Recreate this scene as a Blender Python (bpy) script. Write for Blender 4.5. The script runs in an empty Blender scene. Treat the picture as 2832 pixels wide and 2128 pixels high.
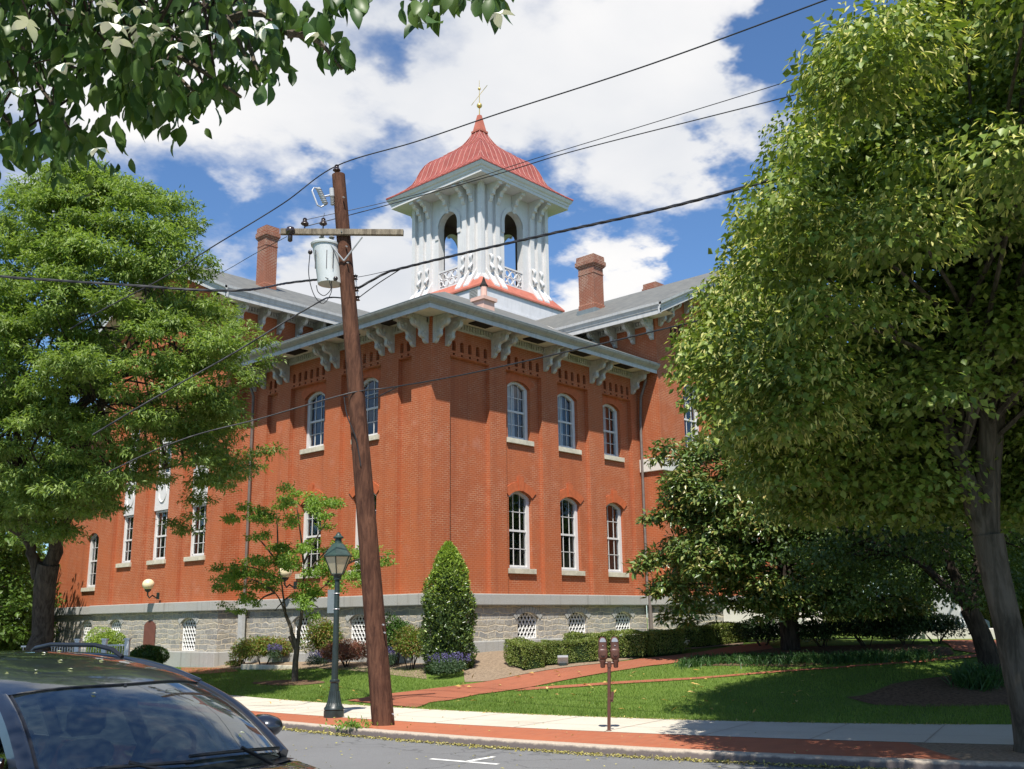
import bpy, math, random
import numpy as np
from mathutils import Vector, Matrix
R = math.radians
random.seed(7)
rng = np.random.default_rng(11)
sc = bpy.context.scene
COL = sc.collection

# ------------------------------------------------------------------ camera
FPX, YAW, PITCH, ROLL = 2752.03, R(42.3806), R(13.2558), R(-0.7881)
AZ, DIST, EYE = R(47.1506), 31.0, 1.9
C = np.array([-DIST*math.cos(AZ), -DIST*math.sin(AZ), EYE])
fw = np.array([math.cos(PITCH)*math.cos(YAW), math.cos(PITCH)*math.sin(YAW), math.sin(PITCH)])
rt = np.array([math.sin(YAW), -math.cos(YAW), 0.0]); up = np.cross(rt, fw)
r2 = math.cos(ROLL)*rt+math.sin(ROLL)*up; u2 = -math.sin(ROLL)*rt+math.cos(ROLL)*up
hf = np.array([math.cos(YAW), math.sin(YAW), 0.0]); hr = np.array([math.sin(YAW), -math.cos(YAW), 0.0])
cam = bpy.data.cameras.new('camera'); cam_o = bpy.data.objects.new('camera', cam); COL.objects.link(cam_o)
cam.sensor_fit = 'HORIZONTAL'; cam.sensor_width = 36.0; cam.lens = FPX/2832*36.0
cam.clip_start = 0.1; cam.clip_end = 3000
cam_o.matrix_world = Matrix(((r2[0], u2[0], -fw[0], C[0]), (r2[1], u2[1], -fw[1], C[1]), (r2[2], u2[2], -fw[2], C[2]), (0, 0, 0, 1)))
sc.camera = cam_o

# ------------------------------------------------------------------ light
SUN = Vector((-0.476, -0.40, 1.0)).normalized()          # direction to the sun
sun = bpy.data.lights.new('sun', 'SUN'); sun_o = bpy.data.objects.new('sun', sun); COL.objects.link(sun_o)
sun.energy = 5.0; sun.angle = R(0.55); sun.color = (1.0, 0.95, 0.86)
sun_o.rotation_euler = SUN.to_track_quat('Z', 'Y').to_euler()
sun_o.location = (-20, -20, 40)
sc.view_settings.view_transform = 'Standard'; sc.view_settings.look = 'None'
sc.view_settings.exposure = 0.58; sc.view_settings.gamma = 1.0

def ray(u, v): return fw + r2*(u-1416)/FPX - u2*(v-1064)/FPX
def onz(u, v, z=0.0): d = ray(u, v); return C + d*(z-C[2])/d[2]
def ond(u, v, w): return C + ray(u, v)*w
def LF(r, f, z): return C*np.array([1, 1, 0]) + hr*r + hf*f + np.array([0, 0, z])
def loc(P): q = np.asarray(P, float)-C; return float(q@hr), float(q@hf)

w = bpy.data.worlds.new('World'); sc.world = w; w.use_nodes = True
def build_world():
    nt = w.node_tree; N = nt.nodes; L = nt.links; N.clear()
    out = N.new('ShaderNodeOutputWorld'); bg = N.new('ShaderNodeBackground'); bg.inputs['Strength'].default_value = 0.085
    L.new(bg.outputs[0], out.inputs[0])
    sky = N.new('ShaderNodeTexSky'); sky.sky_type = 'NISHITA'; sky.sun_disc = False
    sky.sun_elevation = math.asin(SUN.z); sky.sun_rotation = math.atan2(SUN.x, SUN.y)
    sky.air_density = 1.0; sky.dust_density = 0.3; sky.ozone_density = 2.5; sky.altitude = 100
    tc = N.new('ShaderNodeTexCoord'); sep = N.new('ShaderNodeSeparateXYZ'); L.new(tc.outputs['Generated'], sep.inputs[0])
    def M(op, a, b=None, c=None, clamp=False):
        n = N.new('ShaderNodeMath'); n.operation = op; n.use_clamp = clamp
        for i, x in enumerate((a, b, c)):
            if x is None: continue
            if isinstance(x, (int, float)): n.inputs[i].default_value = x
            else: L.new(x, n.inputs[i])
        return n.outputs[0]
    zz = M('ADD', M('MAXIMUM', sep.outputs['Z'], 0.0), 0.22)
    cx = M('DIVIDE', sep.outputs['X'], zz); cy = M('DIVIDE', sep.outputs['Y'], zz)
    cmb = N.new('ShaderNodeCombineXYZ'); L.new(cx, cmb.inputs[0]); L.new(cy, cmb.inputs[1])
    def noise(scale, detail, rough, off, dist=0.0):
        mp = N.new('ShaderNodeMapping'); mp.inputs['Location'].default_value = off; L.new(cmb.outputs[0], mp.inputs[0])
        n = N.new('ShaderNodeTexNoise'); n.inputs['Scale'].default_value = scale; n.inputs['Detail'].default_value = detail
        n.inputs['Roughness'].default_value = rough; n.inputs['Distortion'].default_value = dist; L.new(mp.outputs[0], n.inputs['Vector']); return n.outputs['Fac']
    nA = noise(2.6, 9, 0.55, (3.1, 1.7, 0), 0.15); nB = noise(1.5, 4, 0.5, (8.0, 2.0, 0)); nC = noise(9.0, 6, 0.6, (1, 5, 0))
    cov = M('ADD', M('MULTIPLY', nA, 0.72), M('MULTIPLY', nC, 0.28))
    wn = N.new('ShaderNodeTexNoise'); wn.inputs['Scale'].default_value = 3.2; wn.inputs['Detail'].default_value = 6; wn.inputs['Roughness'].default_value = .6; L.new(cmb.outputs[0], wn.inputs['Vector'])
    w1 = N.new('ShaderNodeVectorMath'); w1.operation = 'SUBTRACT'; L.new(wn.outputs['Color'], w1.inputs[0]); w1.inputs[1].default_value = (.5, .5, .5)
    w2 = N.new('ShaderNodeVectorMath'); w2.operation = 'SCALE'; w2.inputs['Scale'].default_value = .30; L.new(w1.outputs[0], w2.inputs[0])
    w3 = N.new('ShaderNodeVectorMath'); w3.operation = 'ADD'; L.new(w2.outputs[0], w3.inputs[0]); L.new(tc.outputs['Generated'], w3.inputs[1])
    w4 = N.new('ShaderNodeVectorMath'); w4.operation = 'NORMALIZE'; L.new(w3.outputs[0], w4.inputs[0]); WD = w4.outputs[0]
    # where the clouds and the gaps between them stand in the sky: (direction, radius in degrees, amount)
    for u, v, rad, am in SPOTS+BACK:
        d = ray(u, v) if v is not None else np.asarray(u, float); d = d/np.linalg.norm(d)
        dp = N.new('ShaderNodeVectorMath'); dp.operation = 'DOT_PRODUCT'; L.new(WD, dp.inputs[0]); dp.inputs[1].default_value = tuple(d)
        mr = N.new('ShaderNodeMapRange'); mr.interpolation_type = 'SMOOTHSTEP'
        mr.inputs['From Min'].default_value = math.cos(R(rad)); mr.inputs['From Max'].default_value = math.cos(R(rad*0.25))
        mr.inputs['To Min'].default_value = 0; mr.inputs['To Max'].default_value = am; L.new(dp.outputs['Value'], mr.inputs['Value'])
        cov = M('ADD', cov, mr.outputs[0])
    ramp = N.new('ShaderNodeMapRange'); ramp.interpolation_type = 'SMOOTHSTEP'; L.new(cov, ramp.inputs['Value'])
    ramp.inputs['From Min'].default_value = 0.52; ramp.inputs['From Max'].default_value = 0.80
    shade = N.new('ShaderNodeMapRange'); L.new(M('ADD', M('MULTIPLY', nB, 0.7), M('MULTIPLY', nA, 0.3)), shade.inputs['Value']); shade.inputs['From Min'].default_value = 0.36; shade.inputs['From Max'].default_value = 0.60
    cc = N.new('ShaderNodeMix'); cc.data_type = 'RGBA'; L.new(shade.outputs[0], cc.inputs[0])
    cc.inputs[6].default_value = (5.5, 5.8, 6.3, 1); cc.inputs[7].default_value = (7.9, 7.8, 7.75, 1)
    sat = N.new('ShaderNodeMix'); sat.data_type = 'RGBA'; sat.blend_type = 'MULTIPLY'; sat.inputs[0].default_value = 1; L.new(sky.outputs[0], sat.inputs[6]); sat.inputs[7].default_value = SKYTINT
    mx = N.new('ShaderNodeMix'); mx.data_type = 'RGBA'; L.new(ramp.outputs[0], mx.inputs[0]); L.new(sat.outputs[2], mx.inputs[6]); L.new(cc.outputs[2], mx.inputs[7])
    L.new(mx.outputs[2], bg.inputs['Color'])
SKYTINT = (0.82, 1.05, 1.27, 1)
SPOTS = [(1600, 330, 16, .21), (1950, 330, 12, .15), (900, 180, 13, .17), (700, 400, 8, .12), (1150, 300, 8, .08), (300, 250, 12, .14),
         (2450, 130, 8, -.36), (2250, 40, 4, -.16), (520, 570, 6, -.26), (790, 640, 5, -.20), (930, 390, 3.5, -.14), (1850, 700, 8, -.30), (2000, 600, 6, -.20), (1480, 660, 5, -.20),
         (1690, 830, 5.5, .42), (1010, 810, 6, .32), (650, 690, 4.5, .24), (1180, 830, 5, .24), (1010, 590, 5, -.16), (1170, 110, 4, -.18), (1030, 130, 3.5, -.14), (60, 1080, 8, -.2), (420, 440, 5, .12)]
BACK = [(-hf*.55+hr*.5+rt*0+np.array([0, 0, .95]), None, 30, .02), (-hf*.7-hr*.7+np.array([0, 0, .8]), None, 28, .02), (hr*1.0+np.array([0, 0, .5]), None, 25, .16), (-hr*1.0+np.array([0, 0, .6]), None, 25, .16), (-hf+np.array([0, 0, .55]), None, 16, .10)]  # clouds outside the view, added to whiten the fill light
build_world()

# ------------------------------------------------------------------ helpers
def tag(o, label=None, cat=None, group=None, kind=None):
    if label: o['label'] = label
    if cat: o['category'] = cat
    if group: o['group'] = group
    if kind: o['kind'] = kind
    return o
def empty(name, P, rz=0.0):
    o = bpy.data.objects.new(name, None); COL.objects.link(o); o.location = Vector([float(x) for x in P]); o.rotation_euler.z = rz
    o.empty_display_size = 0.2
    return o
def thing(name, P, label, cat, group=None, rz=0.0): return tag(empty(name, P, rz), label, cat, group)
def place(o, parent):
    if parent is not None:
        o.parent = parent
        if PARENT_WORLD: 
            o.matrix_parent_inverse = MW(parent).inverted()
    return o
PARENT_WORLD = True
def MW(o):
    m = Matrix.LocRotScale(o.location, o.rotation_euler, o.scale)
    return (MW(o.parent) @ o.matrix_parent_inverse @ m) if o.parent else m

class MB:
    def __init__(s): s.v = []; s.f = []
    def add(s, vs, fs):
        b = len(s.v); s.v += [tuple(float(c) for c in p) for p in vs]; s.f += [tuple(i+b for i in f) for f in fs]
    def quad(s, a, b, c, d): s.add([a, b, c, d], [(0, 1, 2, 3)])
    def box(s, x0, x1, y0, y1, z0, z1):
        s.add([(x0, y0, z0), (x1, y0, z0), (x1, y1, z0), (x0, y1, z0), (x0, y0, z1), (x1, y0, z1), (x1, y1, z1), (x0, y1, z1)],
              [(3, 2, 1, 0), (4, 5, 6, 7), (0, 1, 5, 4), (1, 2, 6, 5), (2, 3, 7, 6), (3, 0, 4, 7)])
    def obox(s, c, ax, ay, az):
        c = np.asarray(c, float); ax, ay, az = (np.asarray(a, float) for a in (ax, ay, az)); P = []
        for k in (-1, 1):
            for (i, j) in ((-1, -1), (1, -1), (1, 1), (-1, 1)): P.append(c+ax*i+ay*j+az*k)
        s.add(P, [(3, 2, 1, 0), (4, 5, 6, 7), (0, 1, 5, 4), (1, 2, 6, 5), (2, 3, 7, 6), (3, 0, 4, 7)])
    def rings(s, rings, caps=True, closed=True):
        n = len(rings[0]); vs = [p for r in rings for p in r]; fs = []
        for i in range(len(rings)-1):
            for j in range(n if closed else n-1):
                k = (j+1) % n; fs.append((i*n+j, i*n+k, (i+1)*n+k, (i+1)*n+j))
        if caps: fs.append(tuple(range(n-1, -1, -1))); fs.append(tuple((len(rings)-1)*n+i for i in range(n)))
        s.add(vs, fs)
    def tube(s, pts, rad, n=6, caps=True):
        pts = [np.asarray(p, float) for p in pts]; m = len(pts)
        rad = [rad]*m if isinstance(rad, (int, float)) else rad
        rings = []; pu = None
        for i in range(m):
            t = pts[min(i+1, m-1)]-pts[max(i-1, 0)]; t = t/(np.linalg.norm(t)+1e-9)
            if pu is None: pu = np.cross(t, [0, 0, 1.0]) if abs(t[2]) < .9 else np.cross(t, [1.0, 0, 0])
            pu = pu - t*(pu@t); pu = pu/(np.linalg.norm(pu)+1e-9); pv = np.cross(t, pu)
            rings.append([pts[i]+rad[i]*(math.cos(2*math.pi*k/n)*pu+math.sin(2*math.pi*k/n)*pv) for k in range(n)])
        s.rings(rings, caps)
    def lathe(s, prof, c=(0, 0, 0), n=20, rot=0.0):
        rings = [[(c[0]+r*math.cos(2*math.pi*k/n+rot), c[1]+r*math.sin(2*math.pi*k/n+rot), c[2]+z) for k in range(n)] for r, z in prof]
        s.rings(rings)
    def sphere(s, c, r, n=12, m=8, sz=1.0):
        s.lathe([(max(1e-4, r*math.sin(math.pi*i/m)), -r*sz*math.cos(math.pi*i/m)) for i in range(m+1)], c, n)
    def prism(s, poly, fn, d0, d1):   # poly of (a,b); fn(a,b,d)->xyz
        n = len(poly); vs = [fn(a, b, d0) for a, b in poly]+[fn(a, b, d1) for a, b in poly]
        s.add(vs, [tuple(range(n-1, -1, -1)), tuple(range(n, 2*n))]+[(i, (i+1) % n, n+(i+1) % n, n+i) for i in range(n)])
    def grid(s, fn, nu, nv):
        vs = [fn(i/nu, j/nv) for j in range(nv+1) for i in range(nu+1)]
        s.add(vs, [(j*(nu+1)+i, j*(nu+1)+i+1, (j+1)*(nu+1)+i+1, (j+1)*(nu+1)+i) for j in range(nv) for i in range(nu)])
    def build(s, name, mat, parent=None, smooth=None, bevel=0.0, recalc=True):
        me = bpy.data.meshes.new(name); me.from_pydata(s.v, [], s.f); me.update()
        if recalc:
            import bmesh
            bm = bmesh.new(); bm.from_mesh(me); bmesh.ops.recalc_face_normals(bm, faces=bm.faces)
            if bevel: 
                bmesh.ops.remove_doubles(bm, verts=bm.verts, dist=1e-5)
                es = [e for e in bm.edges if len(e.link_faces) == 2 and e.calc_face_angle(0) > R(35)]
                bmesh.ops.bevel(bm, geom=es, offset=bevel, segments=2, affect='EDGES', profile=.6, clamp_overlap=True)
            bm.to_mesh(me); bm.free()
        if smooth:
            me.polygons.foreach_set('use_smooth', [True]*len(me.polygons)); me.set_sharp_from_angle(angle=R(smooth))
        me.materials.append(mat)
        o = bpy.data.objects.new(name, me); COL.objects.link(o); place(o, parent); return o

def copy_tree(o, parent=None):
    c = o.copy(); COL.objects.link(c)
    if parent is not None: c.parent = parent
    for ch in list(o.children): copy_tree(ch, c)
    return c

# ------------------------------------------------------------------ materials
MATS = {}
class Mat:
    def __init__(s, name, rough=.6, spec=.4, metallic=0.0, color=(.5, .5, .5)):
        s.m = bpy.data.materials.new(name); s.m.use_nodes = True; s.nt = s.m.node_tree; s.N = s.nt.nodes; s.L = s.nt.links
        s.b = s.N['Principled BSDF']; s.out = s.N['Material Output']
        s.b.inputs['Roughness'].default_value = rough; s.b.inputs['Specular IOR Level'].default_value = spec; s.b.inputs['Metallic'].default_value = metallic
        s.b.inputs['Base Color'].default_value = (*color, 1)
    def lk(s, a, b): s.L.new(a, b)
    def val(s, x, sock):
        if isinstance(x, (int, float)): sock.default_value = x
        elif isinstance(x, tuple): sock.default_value = x if len(x) != 3 or len(sock.default_value) == 3 else (*x, 1)
        else: s.L.new(x, sock)
    def math(s, op, a, b=0.0, clamp=False):
        n = s.N.new('ShaderNodeMath'); n.operation = op; n.use_clamp = clamp; s.val(a, n.inputs[0]); s.val(b, n.inputs[1]); return n.outputs[0]
    def pos(s): return s.N.new('ShaderNodeNewGeometry').outputs['Position']
    def obj(s): return s.N.new('ShaderNodeTexCoord').outputs['Object']
    def noise(s, vec, scale, detail=4, rough=.55, dist=0.0):
        n = s.N.new('ShaderNodeTexNoise'); n.inputs['Scale'].default_value = scale; n.inputs['Detail'].default_value = detail; n.inputs['Roughness'].default_value = rough
        n.inputs['Distortion'].default_value = dist; s.lk(vec, n.inputs['Vector']); return n.outputs['Fac']
    def scale(s, vec, sx):
        n = s.N.new('ShaderNodeMapping'); n.inputs['Scale'].default_value = sx; s.lk(vec, n.inputs[0]); return n.outputs[0]
    def mix(s, fac, a, b, blend='MIX'):
        n = s.N.new('ShaderNodeMix'); n.data_type = 'RGBA'; n.blend_type = blend; s.val(fac, n.inputs[0])
        for x, i in ((a, 6), (b, 7)):
            if isinstance(x, tuple): n.inputs[i].default_value = (*x[:3], 1)
            else: s.lk(x, n.inputs[i])
        return n.outputs[2]
    def mr(s, v, a, b, c=0.0, d=1.0, smooth=True):
        n = s.N.new('ShaderNodeMapRange'); n.interpolation_type = 'SMOOTHSTEP' if smooth else 'LINEAR'; s.val(v, n.inputs['Value'])
        for k, x in (('From Min', a), ('From Max', b), ('To Min', c), ('To Max', d)): n.inputs[k].default_value = x
        return n.outputs[0]
    def wallvec(s):      # (along the wall, height) for axis-aligned walls
        g = s.N.new('ShaderNodeNewGeometry'); sp = s.N.new('ShaderNodeSeparateXYZ'); sn = s.N.new('ShaderNodeSeparateXYZ')
        s.lk(g.outputs['Position'], sp.inputs[0]); s.lk(g.outputs['Normal'], sn.inputs[0])
        t = s.math('GREATER_THAN', s.math('ABSOLUTE', sn.outputs[0]), .5)
        u = s.math('ADD', s.math('MULTIPLY', sp.outputs[0], s.math('SUBTRACT', 1.0, t)), s.math('MULTIPLY', sp.outputs[1], t))
        c = s.N.new('ShaderNodeCombineXYZ'); s.lk(u, c.inputs[0]); s.lk(sp.outputs[2], c.inputs[1]); return c.outputs[0]
    def base(s, x): s.val(x, s.b.inputs['Base Color']); return s
    def rough(s, x): s.val(x, s.b.inputs['Roughness']); return s
    def bump(s, h, strength=.3, dist=.02):
        n = s.N.new('ShaderNodeBump'); n.inputs['Strength'].default_value = strength; n.inputs['Distance'].default_value = dist; s.lk(h, n.inputs['Height']); s.lk(n.outputs[0], s.b.inputs['Normal']); return s

def simple(name, col, rough=.6, spec=.4, metallic=0.0, var=.12, nscale=6.0, bump=0.0, coord='pos', grime=0.0):
    m = Mat(name, rough, spec, metallic); v = m.pos() if coord == 'pos' else m.obj()
    n = m.noise(v, nscale, 5, .6); n2 = m.noise(v, nscale*7, 3, .6)
    f = m.math('ADD', m.math('MULTIPLY', n, .7), m.math('MULTIPLY', n2, .3))
    lo = tuple(c*(1-var) for c in col); hi = tuple(min(1, c*(1+var)) for c in col)
    c = m.mix(m.mr(f, .3, .7), lo, hi)
    if grime:      # rain streaks and weathered patches
        s1 = m.noise(m.scale(v, (5, 5, .45)), 1.5, 5, .65); s2 = m.noise(v, 2.2, 6, .7)
        c = m.mix(m.math('MULTIPLY', m.mr(s1, .48, .70), grime), c, tuple(x*.62 for x in col)); c = m.mix(m.math('MULTIPLY', m.mr(s2, .56, .72), grime*.8), c, (col[0]*.66, col[1]*.6, col[2]*.52))
    m.base(c)
    if bump: m.bump(f, bump, .02)
    return m.m

def brick_mat(name, c1, c2, mortar, bw=.205, bh=.068, msize=.009, wear=.25, bumpv=.25, vec='wall', rot=0.0, darks=0.0, stain=0):
    m = Mat(name, .8, .25); v = m.wallvec() if vec == 'wall' else m.pos()
    if rot:
        mp = m.N.new('ShaderNodeMapping'); mp.inputs['Rotation'].default_value = (0, 0, rot); m.lk(v, mp.inputs[0]); v = mp.outputs[0]
    t = m.N.new('ShaderNodeTexBrick'); t.inputs['Scale'].default_value = 1; t.inputs['Brick Width'].default_value = bw; t.inputs['Row Height'].default_value = bh
    t.inputs['Mortar Size'].default_value = msize; t.inputs['Mortar Smooth'].default_value = .3; t.inputs['Bias'].default_value = 0
    m.lk(v, t.inputs['Vector']); t.inputs['Color1'].default_value = (*c1, 1); t.inputs['Color2'].default_value = (*c2, 1); t.inputs['Mortar'].default_value = (*mortar, 1)
    p = m.pos(); big = m.noise(p, .45, 4, .6); mid = m.noise(p, 2.5, 5, .65)
    painted = m.mix(m.mr(big, .35, .65), c1, c2)                                   # old red paint worn off the joints in places
    wearm = m.mr(m.math('ADD', m.math('MULTIPLY', mid, .6), m.math('MULTIPLY', big, .4)), .44, .62, .28, .95)
    col = m.mix(wearm, painted, t.outputs['Color'])
    col = m.mix(m.math('MULTIPLY', m.mr(mid, .35, .75), wear), col, tuple(.72*c for c in c1))
    if stain:
        ef = m.noise(p, 1.15, 6, .7); col = m.mix(m.math('MULTIPLY', m.mr(ef, .56, .74), .40), col, (.50, .24, .17))      # lime bloom
        sk = m.noise(m.scale(p, (2.2, 2.2, .10)), 1.3, 5, .6); col = m.mix(m.math('MULTIPLY', m.mr(sk, .50, .74), .36), col, (.22, .055, .026))
        fine = m.noise(p, 14, 3, .7); col = m.mix(m.math('MULTIPLY', m.mr(fine, .45, .7), .25), col, (.25, .06, .025))
    if darks: 
        st = m.noise(m.scale(p, (3, 3, .25)), 1.6, 4, .6); col = m.mix(m.math('MULTIPLY', m.mr(st, .55, .75), darks), col, (.10, .075, .06))
    m.base(col); m.bump(m.math('ADD', m.math('MULTIPLY', t.outputs['Fac'], -1.0), m.math('MULTIPLY', mid, .3)), bumpv, .012)
    return m.m

M_BRICK = brick_mat('painted red brick', (.415, .112, .040), (.33, .085, .032), (.55, .32, .20), stain=1)
M_BRICK_RED = brick_mat('weathered chimney brick', (.25, .073, .036), (.16, .043, .024), (.46, .36, .28), wear=.4, msize=.017, darks=.4)
M_PAVE = brick_mat('brick paving', (.42, .135, .065), (.33, .10, .05), (.30, .20, .14), bw=.2, bh=.1, msize=.006, vec='flat', rot=R(20), wear=.35, bumpv=.2)
M_PATH = brick_mat('brick path', (.34, .115, .062), (.26, .082, .044), (.30, .20, .14), bw=.2, bh=.1, msize=.006, vec='flat', rot=R(65), wear=.45, bumpv=.2)

def stone_mat():
    m = Mat('rubble stone', .85, .2); v = m.wallvec(); p = m.pos()
    wob = m.N.new('ShaderNodeTexNoise'); wob.inputs['Scale'].default_value = 1.7; wob.inputs['Detail'].default_value = 4; m.lk(v, wob.inputs['Vector'])
    va = m.N.new('ShaderNodeVectorMath'); va.operation = 'SCALE'; va.inputs['Scale'].default_value = .30; m.lk(wob.outputs['Color'], va.inputs[0])
    vb = m.N.new('ShaderNodeVectorMath'); vb.operation = 'ADD'; m.lk(v, vb.inputs[0]); m.lk(va.outputs[0], vb.inputs[1])
    vec = m.scale(vb.outputs[0], (2.2, 4.6, 1))
    bt = m.N.new('ShaderNodeTexBrick'); bt.inputs['Scale'].default_value = 1; bt.inputs['Brick Width'].default_value = .40; bt.inputs['Row Height'].default_value = .185; bt.inputs['Mortar Size'].default_value = .021; bt.inputs['Mortar Smooth'].default_value = .45
    bt.offset = .37; bt.offset_frequency = 2; bt.squash = 1.7; bt.squash_frequency = 3; bt.inputs['Color1'].default_value = (0, 0, 0, 1); bt.inputs['Color2'].default_value = (1, 1, 1, 1); bt.inputs['Mortar'].default_value = (.5, .5, .5, 1); m.lk(vb.outputs[0], bt.inputs['Vector'])
    e = m.N.new('ShaderNodeTexVoronoi'); e.feature = 'DISTANCE_TO_EDGE'; e.inputs['Scale'].default_value = 1; e.inputs['Randomness'].default_value = .85; e.voronoi_dimensions = '2D'; m.lk(vec, e.inputs['Vector'])
    c = m.N.new('ShaderNodeTexVoronoi'); c.inputs['Scale'].default_value = 1; c.inputs['Randomness'].default_value = .85; c.voronoi_dimensions = '2D'; m.lk(vec, c.inputs['Vector'])
    sx = m.N.new('ShaderNodeSeparateXYZ'); m.lk(c.outputs['Color'], sx.inputs[0])
    n = m.noise(p, 9, 6, .65)
    st = m.mix(m.math('ADD', m.math('MULTIPLY', bt.outputs['Color'], .6), m.math('MULTIPLY', sx.outputs[0], .4)), (.235, .23, .22), (.46, .43, .38)); st = m.mix(m.math('MULTIPLY', m.mr(sx.outputs[1], .6, .9), .75), st, (.40, .35, .27))
    st = m.mix(m.math('MULTIPLY', m.mr(n, .4, .7), .45), st, (.15, .15, .155))
    mort = m.math('SUBTRACT', 1.0, bt.outputs['Fac'])
    m.base(m.mix(mort, (.54, .47, .36), st))
    m.bump(m.math('ADD', m.math('MULTIPLY', mort, .55), m.math('MULTIPLY', n, .9)), .7, .05)
    return m.m
M_STONE = stone_mat()

def granite_mat():
    m = Mat('dressed granite', .75, .25); p = m.pos()
    g = m.noise(p, 55, 3, .7); b = m.noise(p, 1.3, 4, .6); st = m.noise(m.scale(p, (4, 4, .3)), 1.2, 4, .6)
    c = m.mix(m.mr(g, .35, .65), (.30, .30, .285), (.42, .415, .395)); c = m.mix(m.math('MULTIPLY', m.mr(b, .45, .7), .35), c, (.34, .31, .26)); c = m.mix(m.math('MULTIPLY', m.mr(st, .55, .72), .5), c, (.17, .16, .145))
    # butt joints between the blocks
    m.base(c); m.bump(g, .15, .01); return m.m
M_GRANITE = granite_mat()
M_SILL = simple('sandstone sill', (.52, .48, .38), .8, .2, var=.2, nscale=4, bump=.15)
M_TRIM = simple('grey white painted trim', (.48, .475, .465), .55, .35, var=.08, nscale=2.5, grime=.5)
M_CUPOLA = simple('cupola white paint', (.60, .588, .585), .55, .35, var=.06, nscale=1.8, grime=.18)
M_BOXWHITE = simple('white sheet metal', (.62, .61, .62), .45, .4, var=.06, nscale=3, grime=.25)
M_GUTTER = simple('weathered gutter paint', (.33, .32, .285), .55, .35, var=.12, nscale=2.5, grime=.6)
M_SOFFIT = simple('cream soffit paint', (.60, .57, .48), .7, .3, var=.08, nscale=3)
M_BRACKET = simple('carved bracket paint', (.46, .455, .44), .6, .3, var=.14, nscale=9, grime=.7)
M_FRAME = simple('white window paint', (.62, .605, .59), .5, .35, var=.05, nscale=5)
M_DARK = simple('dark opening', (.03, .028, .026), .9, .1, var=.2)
M_CURTAIN = simple('pale curtain', (.55, .56, .55), .9, .1, var=.15, nscale=12)
M_GRILLE = simple('white iron grille', (.72, .71, .69), .5, .4, var=.08, nscale=8)
def copper():
    m = Mat('red metal roof', .5, .5); p = m.pos(); a = m.noise(p, 1.2, 5, .65); b = m.noise(m.scale(p, (5, 5, .5)), 1.4, 4, .6)
    c = m.mix(m.mr(a, .3, .7), (.27, .066, .048), (.36, .10, .075)); c = m.mix(m.math('MULTIPLY', m.mr(b, .48, .72), .6), c, (.18, .045, .036)); m.base(c); return m.m
M_COPPER = copper()
M_REDTRIM = simple('red painted flashing', (.42, .13, .085), .5, .4, var=.15, nscale=3)
M_GOLD = simple('gilded metal', (.75, .55, .18), .35, .5, metallic=.7, var=.1)
M_PIPE = simple('brown downspout', (.16, .13, .115), .5, .4, var=.2)
M_PIPEGREY = simple('grey cast pipe', (.42, .42, .41), .5, .4, var=.15)
M_PINK = simple('faded pink copper', (.62, .40, .33), .6, .3, var=.1)
def slate_mat():
    m = Mat('slate roof', .6, .4); p = m.pos(); v = m.N.new('ShaderNodeVectorMath'); v.operation = 'ADD'
    w_ = m.wallvec_roof() if hasattr(m, 'wallvec_roof') else None
    g = m.N.new('ShaderNodeNewGeometry'); sp = m.N.new('ShaderNodeSeparateXYZ'); sn = m.N.new('ShaderNodeSeparateXYZ'); m.lk(g.outputs['Position'], sp.inputs[0]); m.lk(g.outputs['Normal'], sn.inputs[0])
    t = m.math('GREATER_THAN', m.math('ABSOLUTE', sn.outputs[0]), .2)
    u = m.math('ADD', m.math('MULTIPLY', sp.outputs[0], m.math('SUBTRACT', 1.0, t)), m.math('MULTIPLY', sp.outputs[1], t))
    c = m.N.new('ShaderNodeCombineXYZ'); m.lk(u, c.inputs[0]); m.lk(sp.outputs[2], c.inputs[1])
    b = m.N.new('ShaderNodeTexBrick'); b.inputs['Scale'].default_value = 1; b.inputs['Brick Width'].default_value = .28; b.inputs['Row Height'].default_value = .095; b.inputs['Mortar Size'].default_value = .008
    b.inputs['Color1'].default_value = (.08, .083, .08, 1); b.inputs['Color2'].default_value = (.135, .135, .125, 1); b.inputs['Mortar'].default_value = (.10, .10, .10, 1); m.lk(c.outputs[0], b.inputs['Vector'])
    n = m.noise(p, .9, 5, .65); n3 = m.noise(m.scale(c.outputs[0], (1.3, 9, 1)), 1.5, 5, .7)
    col = m.mix(m.math('MULTIPLY', m.mr(n3, .38, .62), .75), b.outputs['Color'], (.18, .178, .155)); col = m.mix(m.math('MULTIPLY', m.mr(n, .5, .75), .55), col, (.055, .058, .057))
    m.base(col); m.bump(m.math('ADD', b.outputs['Fac'], m.math('MULTIPLY', n3, .4)), -.3, .02); return m.m
M_SLATE = slate_mat()

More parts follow.
